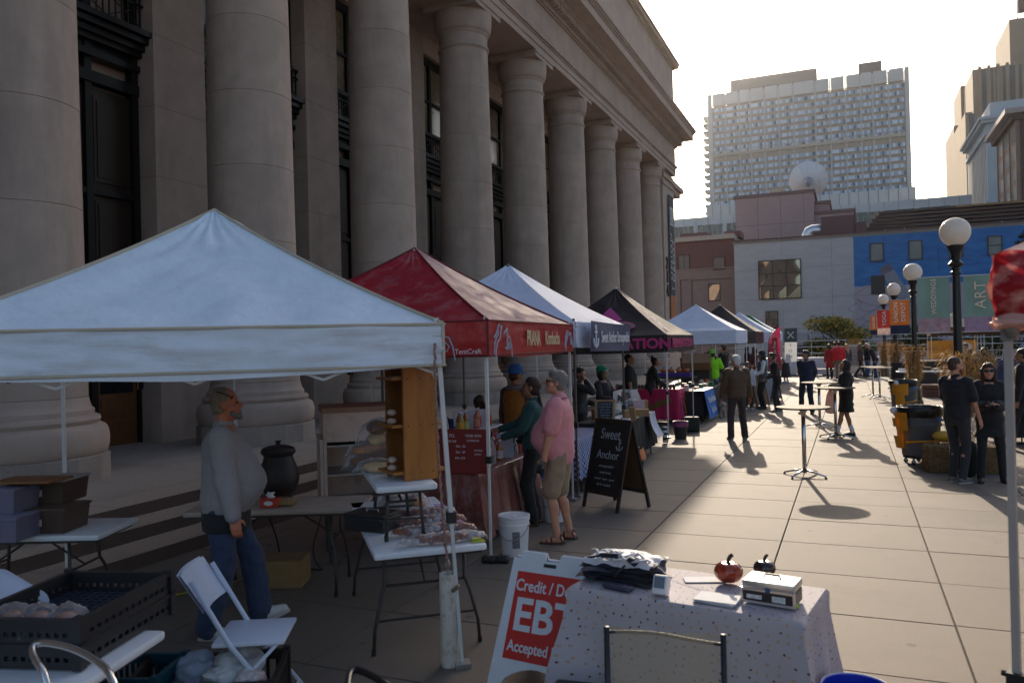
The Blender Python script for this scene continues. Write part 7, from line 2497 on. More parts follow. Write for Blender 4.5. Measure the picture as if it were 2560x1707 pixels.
# ================================================================== WAFFLE STALL
def chalk_text(par, m, lines, mat_):
 for s_, sz, z, sx_ in lines:
  text(s_, sz, mat_, par, m @ Matrix.Translation((0, z, 0)), sx=sx_)
CHK = M('chalkboard', (.018, .016, .015), .7, .3, 5)
CHL = M('chalk', (.34, .38, .40), .9, .3, 30)
ab = thing('chalk_a_frame', 'tall black chalkboard A-frame with white script beside the pink shirt man', 'sign', (-2.78, 9.78, 0), radians(-30))
for sgn_ in (1, -1):
 pm = Matrix.Translation((0, sgn_ * -.28, 0)) @ Matrix.Rotation(-sgn_ * radians(14), 4, 'X')
 MB().box((-.27, -.008, .22), (.27, .008, 1.10), pm).build('board', CHK if sgn_ == 1 else M('board_back', (.10, .05, .022), .8, .2, 5), ab)
 fr_ = MB()
 for sx in (-1, 1):
  fr_.box((sx * .30 - .02, -.014, 0), (sx * .30 + .02, .014, 1.13), pm)
 fr_.box((-.28, -.014, 1.09), (.28, .014, 1.14), pm).box((-.28, -.014, .18), (.28, .014, .23), pm)
 fr_.build('frame', M('frame_dark_wood', (.03, .018, .012), .6, .2, 6), ab)
 if sgn_ == 1:
  rt, upv = pm.to_3x3() @ Vector((1, 0, 0)), pm.to_3x3() @ Vector((0, 0, 1))
  fm = facing(pm @ Vector((0, -.011, .66)), rt, upv)
  chalk_text(ab, fm, [('Sweet', .19, .28, .75), ('Anchor', .15, .02, .85), ('stroopwafels', .05, -.12, 1.0), ('made fresh', .045, -.2, 1.0), ('caramel - classic - spiced', .035, -.28, 1.0), ('ask for samples', .04, -.35, 1.0)], CHL)
  anchor(ab, fm @ Matrix.Translation((.18, .16, .0)), .13, CHL)
BLACKT = M('cloth_black_table', (.020, .018, .018), .85, .15, 6, .15, 120)
folding_table('folding table with checkered cloth behind the pink shirt man', (-3.85, 11.15), radians(90), 1.5, .7)
def checker():
 m = M('checker_blue', (.05, .08, .26), .8, .0, 5)
 N, L = m.node_tree.nodes, m.node_tree.links
 b = N['Principled BSDF']
 tc_ = N.new('ShaderNodeTexCoord')
 ck = N.new('ShaderNodeTexChecker')
 ck.inputs['Scale'].default_value = 26
 ck.inputs['Color1'].default_value = (.05, .08, .26, 1)
 ck.inputs['Color2'].default_value = (.33, .36, .48, 1)
 L.new(tc_.outputs['UV'], ck.inputs['Vector'])
 L.new(ck.outputs['Color'], b.inputs['Base Color'])
 return m
tablecloth('blue and white checkered tablecloth behind the pink shirt man', (-3.85, 11.15), radians(90), 1.52, .72, .745, .55, checker(), .05, .02, 20, seed=1)
folding_table('folding table under the black cloth of waffle stall', (-3.80, 13.55), radians(92), 2.4, .8, .76)
tablecloth('black cloth on the waffle stall table', (-3.80, 13.55), radians(92), 2.42, .82, .765, .60, BLACKT, .05, .025, 24, seed=3)
o = MB().rbox((-.95, -.2, 0), (.6, .2, .03), .008).build('display_riser', WHITEP, None, False, (-3.55, 12.95, .775), (0, 0, radians(92)))
tag(o, 'white shelf board on the near end of the waffle table', 'board')
def hung(label, X_, Y_, z0, z1, w_, mat_, seed=0, low=None):
 t = thing('hanging_banner', label, 'banner', (X_, Y_, 0), radians(2))
 MB().grid(lambda u, v: (.02 + .16 * (1 - v) * (1 - v) + .02 * sin(4 * u + seed), -w_ / 2 + w_ * u, z0 + (z1 - z0) * v), 8, 14).build('cloth', mat_, t, True)
 MB().grid(lambda u, v: (.02 - .32 * v, -w_ / 2 + w_ * u, z1 + .004), 4, 4).build('top_fold', mat_, t, True)
 return t
PB1 = M('banner_print_a', (.55, .56, .62), .7, .1, 5, dirt=((.10, .06, .03), 5, .9, (1, 1, .8)))
hb = hung('white hanging banner with brown print and orange foot on the waffle table', -3.37, 12.55, .36, .782, .42, PB1)
MB().grid(lambda u, v: (.24 + .05 * (1 - v) + .02 * sin(4 * u), -.21 + .42 * u, .20 + .165 * v), 8, 4).build('orange_foot', M('banner_orange', (.50, .14, .03), .7, .2, 8), hb, True)
hung('pale hanging banner with faint print at far end of the waffle table', -3.36, 14.25, .36, .782, .62, M('banner_print_b', (.50, .53, .62), .7, .1, 5, dirt=((.25, .22, .24), 4, .6, (1, 1, .8))), 2)
# little framed chalkboard
lc = PZ(1513, 1055, .80)
fcb = thing('framed_chalkboard', 'small wood framed chalkboard price list on the waffle table', 'chalkboard', (lc.x, lc.y, .80), radians(12))
pm = Matrix.Rotation(radians(-8), 4, 'X')
MB().box((-.125, -.008, .03), (.125, .004, .33), pm).build('slate', M('slate_blue', (.02, .028, .045), .7), fcb)
fr_ = MB()
for sx in (-1, 1):
 fr_.box((sx * .14 - .018, -.014, 0), (sx * .14 + .018, .01, .36), pm)
fr_.box((-.122, -.014, .328), (.122, .01, .36), pm).box((-.122, -.014, 0), (.122, .01, .03), pm)
fr_.build('frame', M('frame_light_wood', (.36, .20, .09), .6, .2, 8), fcb)
rt, upv = pm.to_3x3() @ Vector((1, 0, 0)), pm.to_3x3() @ Vector((0, 0, 1))
for i, s_ in enumerate(('Stroopwafels $4', 'Double Caramel', 'Maple  Spice', '10 - pack $18', 'Gluten Free', '2 for $7')):
 text(s_, .034, CHL, fcb, facing(pm @ Vector((0, -.011, .29 - .045 * i)), rt, upv), sx=.85)
KRAFT = M('kraft_bag', (.30, .17, .075), .75, .15, 12, .2, 30)
for i, (px, py, w_, d_, h_, tilt, lb_) in enumerate(((1585, 1052, .09, .06, .25, .5, 'leaning'), (1600, 1040, .30, .2, .12, 0, 'low wide'), (1570, 1045, .16, .1, .14, 0, 'square'), (1610, 1030, .12, .07, .22, .12, 'tall'), (1490, 1050, .12, .08, .18, -.1, 'narrow'))):
 p = PZ(px, py, .80)
 o = MB().rbox((-w_ / 2, -d_ / 2, 0), (w_ / 2, d_ / 2, h_), .012).build('kraft_box', KRAFT, None, False, (p.x, p.y, .80 + abs(tilt) * .03), (tilt, 0, .3 * i))
 tag(o, lb_ + ' brown kraft paper packet on the waffle table', 'packet')
ORG = M('pumpkin_orange', (.50, .13, .012), .4, .15, 12)
for px, py, r_, lb_ in ((1553, 1060, .05, 'front edge'), (1566, 1062, .038, 'near corner'), (1619, 1040, .04, 'far end')):
 p = PZ(px, py, .80)
 pumpkin('pumpkin', 'tiny orange pumpkin at the %s of the waffle table' % lb_, (p.x, p.y, .80), r_, ORG)
# acrylic display case with wrapped waffles
dc = thing('display_case', 'clear acrylic display case with wrapped waffles on the waffle table', 'display case', (-3.72, 14.15, .772), radians(92))
ACR = clear_mat('acrylic', (.96, .98, 1.0), .10, .04)
w_, d_, h_ = .62, .46, .42
MB().add([(-w_ / 2, -d_ / 2, 0), (w_ / 2, -d_ / 2, 0), (w_ / 2, d_ / 2, 0), (-w_ / 2, d_ / 2, 0), (-w_ / 2, -d_ / 2 + .16, h_), (w_ / 2, -d_ / 2 + .16, h_), (w_ / 2, d_ / 2, h_), (-w_ / 2, d_ / 2, h_)], [(0, 1, 5, 4), (1, 2, 6, 5), (2, 3, 7, 6), (3, 0, 4, 7), (4, 5, 6, 7)]).build('shell', ACR, dc)
ed = MB()
for a, b in (((-w_ / 2, -d_ / 2, 0), (-w_ / 2, -d_ / 2 + .16, h_)), ((w_ / 2, -d_ / 2, 0), (w_ / 2, -d_ / 2 + .16, h_)), ((-w_ / 2, -d_ / 2 + .16, h_), (w_ / 2, -d_ / 2 + .16, h_)), ((-w_ / 2, d_ / 2, 0), (-w_ / 2, d_ / 2, h_)), ((w_ / 2, d_ / 2, 0), (w_ / 2, d_ / 2, h_)), ((-w_ / 2, d_ / 2, h_), (w_ / 2, d_ / 2, h_)), ((-w_ / 2, -d_ / 2 + .16, h_), (-w_ / 2, d_ / 2, h_)), ((w_ / 2, -d_ / 2 + .16, h_), (w_ / 2, d_ / 2, h_))):
 ed.tube([a, b], .004, 4)
ed.build('edge', M('acrylic_edge', (.55, .58, .60), .2), dc)
MB().box((-w_ / 2 + .01, -d_ / 2 + .12, .2), (w_ / 2 - .01, d_ / 2 - .01, .205)).build('shelf', ACR, dc)
random.seed(8)
for i in range(14):
 q = T3(-3.72, 14.15, .775) @ Rz(radians(92)) @ Vector((-.25 + .08 * (i % 7), -.06 + .08 * (i // 7), .205 if i % 2 else .0))
 o = MB().ball((0, 0, .03), (.045, .05, .028), 8).build('wrapped_waffle', M('wrap_silver', (.42, .38, .34), .25, .5, 30), None, True, q, (0, 0, i))
 tag(o, 'silvery wrapped waffle inside the acrylic display case', 'waffle', 'waffles in the display case')
o = MB().box((-.10, -.004, 0), (.10, .004, .24)).build('case_sign', M('sign_red_white', (.55, .42, .45), .6, .1, 5, dirt=((.5, .03, .05), 9, .9, (.3, .3, 6))), None, False, PZ(1598, 1035, .80), (0, 0, radians(20)))
tag(o, 'small red and white printed sign leaning on the display case', 'sign')
cl_ = thing('cooler', 'teal cooler box with pale lid behind the waffle table', 'cooler', (bp(1538, -4.35)[0], bp(1538, -4.35)[1], .45), radians(10))
MB().rbox((-.22, -.16, 0), (.22, .16, .36), .02).build('box', M('cooler_teal', (.005, .20, .17), .4), cl_)
MB().rbox((-.23, -.17, .362), (.23, .17, .45), .02).build('lid', M('cooler_lid', (.38, .46, .62), .4), cl_)
MB().box((-.2, -.14, -.45), (.2, .14, 0)).build('stand', BLACKP, cl_)
for px, py, lb_ in ((1588, 1178, 'tent leg behind the chalkboard A-frame'),):
 p = PZ(px, py)
 o = MB().lathe([(.13, 0), (.14, .15), (.12, .30), (.05, .33)], 12).build('weight_bag', BLACKC, None, True, (p.x, p.y, 0))
 tag(o, 'black weight bag at the ' + lb_, 'tent weight')
o = MB().tube([(0, 0, .02), (0, 0, .34)], .05, 14).build('striped_post', M('stripe_black_white', (.3, .3, .3), .6), None, True, (PZ(1663, 1108).x, PZ(1663, 1108).y, 0))
mm_ = MATS['stripe_black_white']
N, L = mm_.node_tree.nodes, mm_.node_tree.links
wv = N.new('ShaderNodeTexWave')
wv.bands_direction = 'Z'
wv.inputs['Scale'].default_value = 3.2
cr = N.new('ShaderNodeValToRGB')
cr.color_ramp.interpolation = 'CONSTANT'
cr.color_ramp.elements[0].color = (.01, .01, .01, 1)
cr.color_ramp.elements[1].position = .5
cr.color_ramp.elements[1].color = (.6, .6, .6, 1)
g2 = N.new('ShaderNodeNewGeometry')
L.new(g2.outputs['Position'], wv.inputs['Vector'])
L.new(wv.outputs['Fac'], cr.inputs[0])
L.new(cr.outputs[0], N['Principled BSDF'].inputs['Base Color'])
tag(o, 'small black and white striped post under the waffle table end', 'post')

# ================================================================== PINK STALL AND NEXT TABLES
PNK = M('cloth_hot_pink', (.50, .008, .085), .7, .1, 5, .15, 120)
folding_table('folding table under the hot pink cloth', (-4.85, 20.1), 0, 1.75, .75, .86)
pkc = tablecloth('hot pink tablecloth with green script and lilac dots', (-4.85, 20.1), 0, 1.78, .78, .865, .74, PNK, .05, .02, 18, seed=7)
text('pickled', .26, M('script_green', (.10, .16, .02), .7), pkc, facing((.42, -.455, .52), (.92, 0, .38), (-.38, 0, .92)), sx=.9, bold=.006)
for i in range(7):
 MB().ball((.93 + .006 * i, -.25 + .02 * i, .78 - .10 * i), (.006, .028 + .006 * i, .03 + .004 * i), 10).build('dot', LILAC, pkc, True)
text('FERMENT', .12, M('script_olive', (.16, .12, .01), .7), pkc, facing((.952, .12, .60), (0, 1, 0), (0, 0, 1)), sx=.8)
MB().tube(smooth([(.955, .0, .52), (.96, .05, .42), (.965, .15, .35), (.97, .2, .22)]), .02, 6).build('swirl', M('swirl_gold', (.45, .22, .02), .7), pkc, True)
JAR = M('jar_dark', (.05, .018, .022), .15, .4, 20, coat=.5)
JAR2 = M('jar_green', (.06, .16, .05), .15, .4, 20, coat=.5)
random.seed(12)
for i in range(22):
 x, y = -5.55 + .085 * (i % 18) + random.uniform(-.01, .01), 19.85 + .13 * (i // 11) + random.uniform(-.02, .02)
 t = thing('jar', 'dark pickle jar in the rows on the hot pink table' if i % 9 else 'green pickle jar among dark ones on the hot pink table', 'jar', (x, y, .875), 0, 'jars on the pink table')
 MB().lathe([(.034, 0), (.036, .01), (.036, .09), (.03, .10)], 12).build('glass', JAR if i % 9 else JAR2, t, 40)
 MB().lathe([(.032, .10), (.032, .118)], 12).build('lid', GSTEEL if i % 3 else BLACKP, t, 40)
tcb = thing('waste_bin', 'small black bin with pink liner beside the hot pink table', 'bin', (PZ(1699, 1098).x, PZ(1699, 1098).y + .12, 0))
MB().lathe([(.12, 0), (.155, .36), (.16, .36), (.15, .34), (.115, .02)], 20).build('bin', BLACKP, tcb, 40)
MB().lathe([(.165, .26), (.170, .34), (.164, .372), (.15, .36)], 20, cap=False).build('liner', M('liner_pink', (.32, .07, .20), .4, .2, 14, .4, 40, trans=.3), tcb, True)
p = PZ(1728, 1080)
o = MB().rbox((-.17, -.13, 0), (.17, .13, .34), .05).build('weight_bag', M('bag_dark_green', (.012, .018, .014), .7), None, True, (p.x, p.y + .1, 0), (0, 0, .2))
tag(o, 'black weight bag at the black tent far leg', 'tent weight')
blb = thing('blue_banner', 'bright blue table banner with white lettering next to pink cloth', 'banner', (-3.42, 20.95, 0), radians(0))
BLU = M('banner_bright_blue', (.008, .13, .48), .6, .06, 5)
MB().grid(lambda u, v: (.02 + .13 * (1 - v) + .015 * sin(5 * u), -.75 + 1.5 * u, .10 + .70 * v), 10, 10).build('cloth', BLU, blb, True)
MB().grid(lambda u, v: (.02 - .3 * v, -.75 + 1.5 * u, .806), 4, 3).build('top_fold', BLU, blb, True)
for s_, z, sz in (('Rich and Famous', .56, .22), ('Dog Time', .30, .22)):
 text(s_, sz, WHITEL, blb, facing((.055 + .13 * (1 - (z - .1) / .7), -.05, z), (0, 1, 0), (-.18, 0, .98)), sx=.72, bold=.004)
folding_table('folding table under the long black cloth by the lime shirt man', (-3.95, 22.7), radians(90), 4.2, .8, .76)
tablecloth('long black cloth on the table by the lime shirt man', (-3.95, 22.7), radians(90), 4.24, .84, .765, .62, M('cloth_black_long', (.030, .026, .026), .8, .15, 6, .2, 100), .06, .03, 36, seed=9)
random.seed(21)
FOODM = [M('pack_white', (.6, .6, .62), .5), M('pack_orange', (.42, .08, .02), .5), M('pack_green', (.06, .25, .10), .5), M('pack_brown', (.14, .07, .03), .6), M('pack_cream', (.55, .45, .3), .6), M('pack_dark', (.03, .025, .03), .5)]
FOODN = ['white', 'orange', 'green', 'brown', 'cream', 'black']
places = ['near end', 'middle', 'far end']
for i in range(15):
 k = random.randrange(6)
 k = i % 6
 x, y = -4.2 + random.uniform(0, .55), 20.9 + .26 * i
 w_, d_, h_ = random.uniform(.06, .18), random.uniform(.06, .16), random.uniform(.05, .16)
 o = MB().rbox((-w_ / 2, -d_ / 2, 0), (w_ / 2, d_ / 2, h_), .01).build('goods_packet', FOODM[k], None, False, (x, y, .776), (0, 0, random.uniform(0, 3)))
 tag(o, '%s packet at the %s of the long black cloth table' % (FOODN[k], places[i // 5]), 'packet', 'goods on the long black table')
# back shelves: purple crate of pumpkins, dark racks
pc_ = bp(1690, -5.1)
folding_table('dark table behind the hot pink stall holding pumpkins', (pc_[0], pc_[1] - .2), 0, 1.3, .5, .95, M('table_dark', (.06, .04, .03), .6))
o = MB().rbox((-.5, -.2, 0), (.5, .2, .12), .01).build('purple_crate', M('crate_purple', (.06, .025, .22), .5), None, False, (pc_[0], pc_[1] - .2, .955))
tag(o, 'low purple crate of pumpkins behind the pink stall', 'crate')
for i in range(4):
 pumpkin('pumpkin', 'orange pumpkin in the purple crate, %s from left' % ('first', 'second', 'third', 'fourth')[i], (pc_[0] - .36 + .24 * i, pc_[1] - .2, 1.05), .10, M('pumpkin_deep', (.38, .085, .02), .4, .15, 10))
rk = thing('jar_rack', 'dark tiered rack of jars behind the purple pumpkin crate', 'rack', (pc_[0] + .5, pc_[1] + 1.6, 0))
for z in (.75, 1.05, 1.35):
 MB().box((-.6, -.15, z), (.6, .15, z + .03)).build('shelf', M('rack_wood', (.045, .028, .02), .6), rk)
for sx in (-1, 1):
 MB().box((sx * .62 - .03, -.16, 0), (sx * .62 + .03, .16, 1.5)).build('side', MATS['rack_wood'], rk)
for i in range(20):
 t = tag(MB().lathe([(.045, 0), (.045, .1), (.036, .13), (.036, .15)], 10).build('jar', JAR, None, 40, (pc_[0] + .5 - .5 + .11 * (i % 10), pc_[1] + 1.55, 1.085 if i < 10 else 1.385)), 'dark jar on the %s shelf of the jar rack' % ('middle' if i < 10 else 'top'), 'jar', 'jars on the tiered rack')
for X_, Y_, L_, lb_, cm_ in ((-3.9, 28.0, 2.6, 'white tent behind the lime shirt man', (.03, .026, .028)), (-3.9, 33.3, 2.4, 'plain black tent', (.26, .26, .30)), (-3.9, 38.8, 2.4, 'far white tent', (.10, .10, .12))):
 folding_table('folding table standing under the ' + lb_, (X_, Y_), radians(90), L_ - .04, .7, .74)
 tablecloth('tablecloth on the stall table under the ' + lb_, (X_, Y_), radians(90), L_, .74, .745, .6, M('cloth_far_%d' % int(Y_), cm_, .8, .1, 6), .05, .02, 24, seed=Y_)
 for i in range(6):
  o = MB().rbox((-.1, -.09, 0), (.1, .09, .12 + .05 * (i % 3)), .01).build('goods_packet', FOODM[(i * 2 + int(Y_)) % 6], None, False, (X_ + .1 * (i % 2), Y_ - L_ / 2 + .3 + L_ * i / 7, .755), (0, 0, i))
  tag(o, '%s box on the stall table under the %s' % (FOODN[(i * 2 + int(Y_)) % 6], lb_), 'box', 'goods on far tables')
# wooden crate display under the white tent
o = MB().rbox((-.45, -.3, 0), (.45, .3, .28), .01).build('wooden_tray', M('tray_wood', (.24, .12, .05), .6, .2, 6), None, False, (bp(1750, -4.6)[0], bp(1750, -4.6)[1] - .6, 1.25), (radians(28), 0, .1))
tag(o, 'tilted wooden display tray under the white tent', 'tray')
o = MB().box((-.42, -.25, 0), (.42, .25, 1.2)).build('tray_stand', MATS['rack_wood'], None, False, (bp(1750, -4.6)[0], bp(1750, -4.6)[1] - .5, 0))
tag(o, 'dark stand carrying the tilted wooden tray', 'stand')
def aframe(label, px, py, col, w_=.6, h_=1.0, rz=0.0):
 p = PZ(px, py)
 t = thing('a_frame_sign', label, 'sign', (p.x, p.y, 0), rz)
 for sg in (1, -1):
  pm = Matrix.Translation((0, sg * -.22, 0)) @ Matrix.Rotation(-sg * radians(12), 4, 'X')
  MB().box((-w_ / 2, -.01, .06), (w_ / 2, .01, h_), pm).build('board', col, t)
  fr_ = MB()
  for sx in (-1, 1):
   fr_.box((sx * w_ / 2 - .02, -.014, 0), (sx * w_ / 2 + .02, .014, h_ + .02), pm)
  fr_.build('frame', M('frame_dark_wood', (.03, .018, .012), .6), t)
 return t
aframe('brown wooden A-frame sign beside the small girl', 1893, 1015, M('sign_brown', (.16, .085, .04), .7, .2, 5), rz=radians(60))
aframe('white A-frame sign behind the woman in black leggings', 1930, 1000, M('sign_white2', (.6, .62, .68), .6), .5, .95, radians(-50))

# ================================================================== PHONES AND BAG IN HANDS
def in_hand(key, side, label, cat, name, mb, mat_, off=(0, 0, 0), rot=None):
 e, b = HANDS[key][side]
 d = (b - e).normalized()
 p = b + d * .09 + Vector(off)
 return tag(mb.build(name, mat_, None, True, p, rot or (0, 0, 0)), label, cat)
PHM = M('phone_black', (.01, .01, .012), .15)
in_hand('pink', 0, 'black phone held low in the pink shirt man hand', 'phone', 'phone', MB().rbox((-.035, -.006, -.07), (.035, .006, .07), .005), PHM, (0, -.02, .0), (0, radians(25), radians(20)))
in_hand('girl', 1, 'phone held up by the young woman with white socks', 'phone', 'phone', MB().rbox((-.035, -.006, -.07), (.035, .006, .07), .005), PHM, (0, 0, .03), (radians(60), 0, radians(100)))
in_hand('sung', 1, 'phone held by the woman in sunglasses', 'phone', 'phone', MB().rbox((-.035, -.006, -.07), (.035, .006, .07), .005), PHM, (0, 0, .03), (radians(60), 0, radians(178)))
e, b = HANDS['girl'][0]
d = (b - e).normalized()
hp = b + d * .05
bgm = MB().loft([(0, 0, -.52, .06, .05), (0, 0, -.48, .115, .09), (0, 0, -.36, .11, .08), (0, 0, -.15, .08, .05), (0, 0, .0, .02, .02)], 16)
o = bgm.build('carrier_bag', M('bag_pinkish', (.60, .45, .42), .4, .15, 8, .4, 12, trans=.45), None, True, hp + Vector((0, 0, .0)))
tag(o, 'pale pinkish plastic bag hanging from the young woman arm', 'plastic bag')

# ================================================================== BAR TABLES
def bar_table(label, x, y, rz=0.0):
 t = thing('bar_table', label, 'table', (x, y, 0), rz, 'tall round bar tables')
 MB().lathe([(.36, 1.015), (.385, 1.02), (.39, 1.03), (.385, 1.042), (.02, 1.043)], 48).build('table_top', M('bar_top', (.13, .095, .07), .7, .3, 9, spec=.15), t, 40)
 MB().lathe([(.392, 1.022), (.396, 1.03), (.392, 1.038)], 48, cap=False).build('edge_band', BLACKP, t, True)
 MB().tube([(0, 0, .05), (0, 0, 1.0)], .031, 16).build('post', CHROME, t, True)
 MB().lathe([(.032, .90), (.04, .96), (.075, 1.005), (.09, 1.014)], 20).build('collar', CHROME, t, True)
 for k in range(4):
  a = pi / 4 + k * pi / 2 + .3
  f_ = MB().tube([(.02 * cos(a), .02 * sin(a), .095), (.16 * cos(a), .16 * sin(a), .075), (.34 * cos(a), .34 * sin(a), .03)], [.032, .026, .018], 8, sq=(1, .6)).build('foot', CHROME, t, True)
  MB().lathe([(.018, 0), (.018, .02)], 10, Matrix.Translation((.34 * cos(a), .34 * sin(a), 0))).build('glide', RUBBER, f_)
 return t
B0 = PZ(2012, 1190)
bar_table('tall round bar table standing nearest, alone on sunny paving', B0.x, B0.y)
for (px, py), lb_ in (((2090, 1095), 'tall round bar table directly left of the young woman with phone'), ((2050, 1068), 'tall round bar table in front of the navy hoodie man'), ((2200, 998), 'far bar table nearer of the pair by the black bin'), ((2183, 993), 'far bar table farther of the pair by the black bin')):
 p = PZ(px, py)
 bar_table(lb_, p.x, p.y, random.uniform(0, 1.5))

# ================================================================== BINS, HAY, CORN STALKS
GBIN = M('bin_grey', (.085, .09, .10), .5, .08, 6)
YEL = M('caddy_yellow', (.58, .23, .004), .5, .12, 8)
LINER = M('liner_black', (.010, .010, .011), .25, .2, 20, .5, 30)
def big_bin(label, x, y, caddy):
 t = thing('wheeled_bin', label, 'trash can', (x, y, 0), 0, 'round grey trash cans')
 MB().lathe([(.24, .13), (.27, .14), (.30, .60), (.315, .62), (.315, .66), (.305, .67), (.32, .84), (.34, .86), (.34, .90), (.325, .905), (.29, .70)], 36).build('barrel', GBIN, t, 40)
 vs, fs = [], []
 n = 40
 for j, (r_, z) in enumerate(((.318, .70), (.345, .80), (.352, .88), (.345, .925), (.325, .92), (.30, .70))):
  for i in range(n):
   a = 2 * pi * i / n
   rr = r_ + .008 * noise.noise(Vector((cos(a) * 5, sin(a) * 5, j)))
   vs.append((rr * cos(a), rr * sin(a), z + (.03 * noise.noise(Vector((cos(a) * 3, sin(a) * 3, 7))) if j == 0 else .01 * noise.noise(Vector((cos(a) * 6, sin(a) * 6, j))))))
 for j in range(5):
  for i in range(n):
   fs.append((j * n + i, j * n + (i + 1) % n, (j + 1) * n + (i + 1) % n, (j + 1) * n + i))
 MB().add([(v[0], v[1], v[2] + .06 if k < 40 else v[2]) for k, v in enumerate(vs)], fs).build('liner', LINER, t, True)
 MB().lathe([(.25, .10), (.26, .10), (.26, .125), (.2, .13)], 24).build('dolly', BLACKP, t, 40)
 for k in range(5):
  a = 2 * pi * k / 5 + .4
  w_ = MB().lathe([(.035, -.014), (.035, .014)], 14, Matrix.Translation((.22 * cos(a), .22 * sin(a), .036)) @ Matrix.Rotation(pi / 2, 4, 'X')).build('wheel', RUBBER, t)
  MB().box((.22 * cos(a) - .02, .22 * sin(a) - .022, .03), (.22 * cos(a) + .02, .22 * sin(a) - .016, .105)).build('fork', GSTEEL, w_)
 for s_ in (-1, 1):
  MB().tube([(s_ * .30, -.06, .70), (s_ * .36, -.06, .71), (s_ * .36, .06, .71), (s_ * .30, .06, .70)], .012, 6).build('handle', GBIN, t)
 a = caddy
 cd_ = MB()
 def cyl_pt(da, r_, z):
  return (r_ * cos(a + da), r_ * sin(a + da), z)
 def cpatch(d0, d1, z0, z1, r0, r1):
  cd_.grid(lambda u, v: cyl_pt(d0 + (d1 - d0) * u, r0 + (r1 - r0) * v + .012 * sin(pi * u), z0 + (z1 - z0) * v), 8, 4)
 cpatch(-.55, .55, .55, .84, .345, .37)
 cpatch(-.35, .30, .28, .55, .33, .345)
 cpatch(-.30, .32, .26, .46, .36, .395)
 cpatch(-.50, .05, .60, .74, .385, .40)
 cd_.build('caddy', YEL, t, True)
 MB().tube([cyl_pt(x_, .30, .34 + .05 * sin(x_)) for x_ in [.3 + i * .2 for i in range(14)]], .012, 5, sq=(.4, 1.6)).build('strap', YEL, t, True)
 MB().grid(lambda u, v: (.322 * cos(-pi / 2 + .75 + .55 * u), .322 * sin(-pi / 2 + .75 + .55 * u), .70 + .09 * v), 6, 2).build('label', M('bin_label_blue', (.02, .10, .40), .5, .6, 40), t, True)
 MB().ball(cyl_pt(-.2, .39, .86), (.06, .05, .06), 10).build('rag', M('rag_white', (.6, .6, .62), .8, .2, 9), t, True)
 return t
big_bin('grey trash can with black liner and yellow caddy in front of the hay', 1.0, 14.45, radians(205))
big_bin('dark trash can with broad yellow caddy behind the nearest trash can', 1.22, 22.9, radians(255))
# dark draped thing behind second bin
p = PZ(2245, 975)
o = MB().rbox((-.3, -.25, 0), (.3, .25, .98), .08).build('draped_bin', BLACKC, None, True, (p.x + .15, p.y + 2, 0))
tag(o, 'black covered bin at the foot of the second lamp post', 'trash can')
# hay bales
def hay(label, x, y, rz, L_=.95, W_=.46, H_=.40):
 t = thing('hay_bale', label, 'hay bale', (x, y, 0), rz)
 HB = M('hay_core', (.17, .105, .045), .95, .5, 25, .9, 60)
 MB().rbox((-L_ / 2, -W_ / 2, 0), (L_ / 2, W_ / 2, H_), .04).build('bale', HB, t, 40)
 random.seed(int(x * 100))
 mb = MB()
 for i in range(1500):
  f_ = random.random()
  sd_ = random.choice((0, 0, 1, 2, 3, 4, 4))
  x_, y_, z_ = random.uniform(-L_ / 2, L_ / 2), random.uniform(-W_ / 2, W_ / 2), random.uniform(0.01, H_)
  if sd_ == 0: y_ = -W_ / 2
  elif sd_ == 1: y_ = W_ / 2
  elif sd_ == 2: x_ = -L_ / 2
  elif sd_ == 3: x_ = L_ / 2
  else: z_ = H_
  d_ = Vector((random.gauss(0, 1), random.gauss(0, 1), random.gauss(0, .6))).normalized() * random.uniform(.03, .09)
  p0 = Vector((x_, y_, z_))
  p1 = p0 + d_
  p1.z = max(p1.z, .005)
  sdv = d_.cross(Vector((0, 0, 1))).normalized() * .0025 if abs(d_.z) < .95 * d_.length else Vector((.0025, 0, 0))
  mb.add([p0 - sdv, p0 + sdv, p1 + sdv, p1 - sdv], [(0, 1, 2, 3)])
 o_ = mb.build('straw', M('straw', (.34, .22, .09), .8, .4, 40), t)
 o_['kind'] = 'stuff'
 for yy in (-.22, .22):
  MB().tube([(yy, W_ / 2 + .004, .02), (yy, W_ / 2 + .004, H_ + .003), (yy, -W_ / 2 - .004, H_ + .003), (yy, -W_ / 2 - .004, .02)], .004, 5).build('twine', M('twine', (.25, .15, .06), .8), t)
hay('hay bale on the ground behind the bearded man', 1.52, 13.75, radians(8), 1.05)
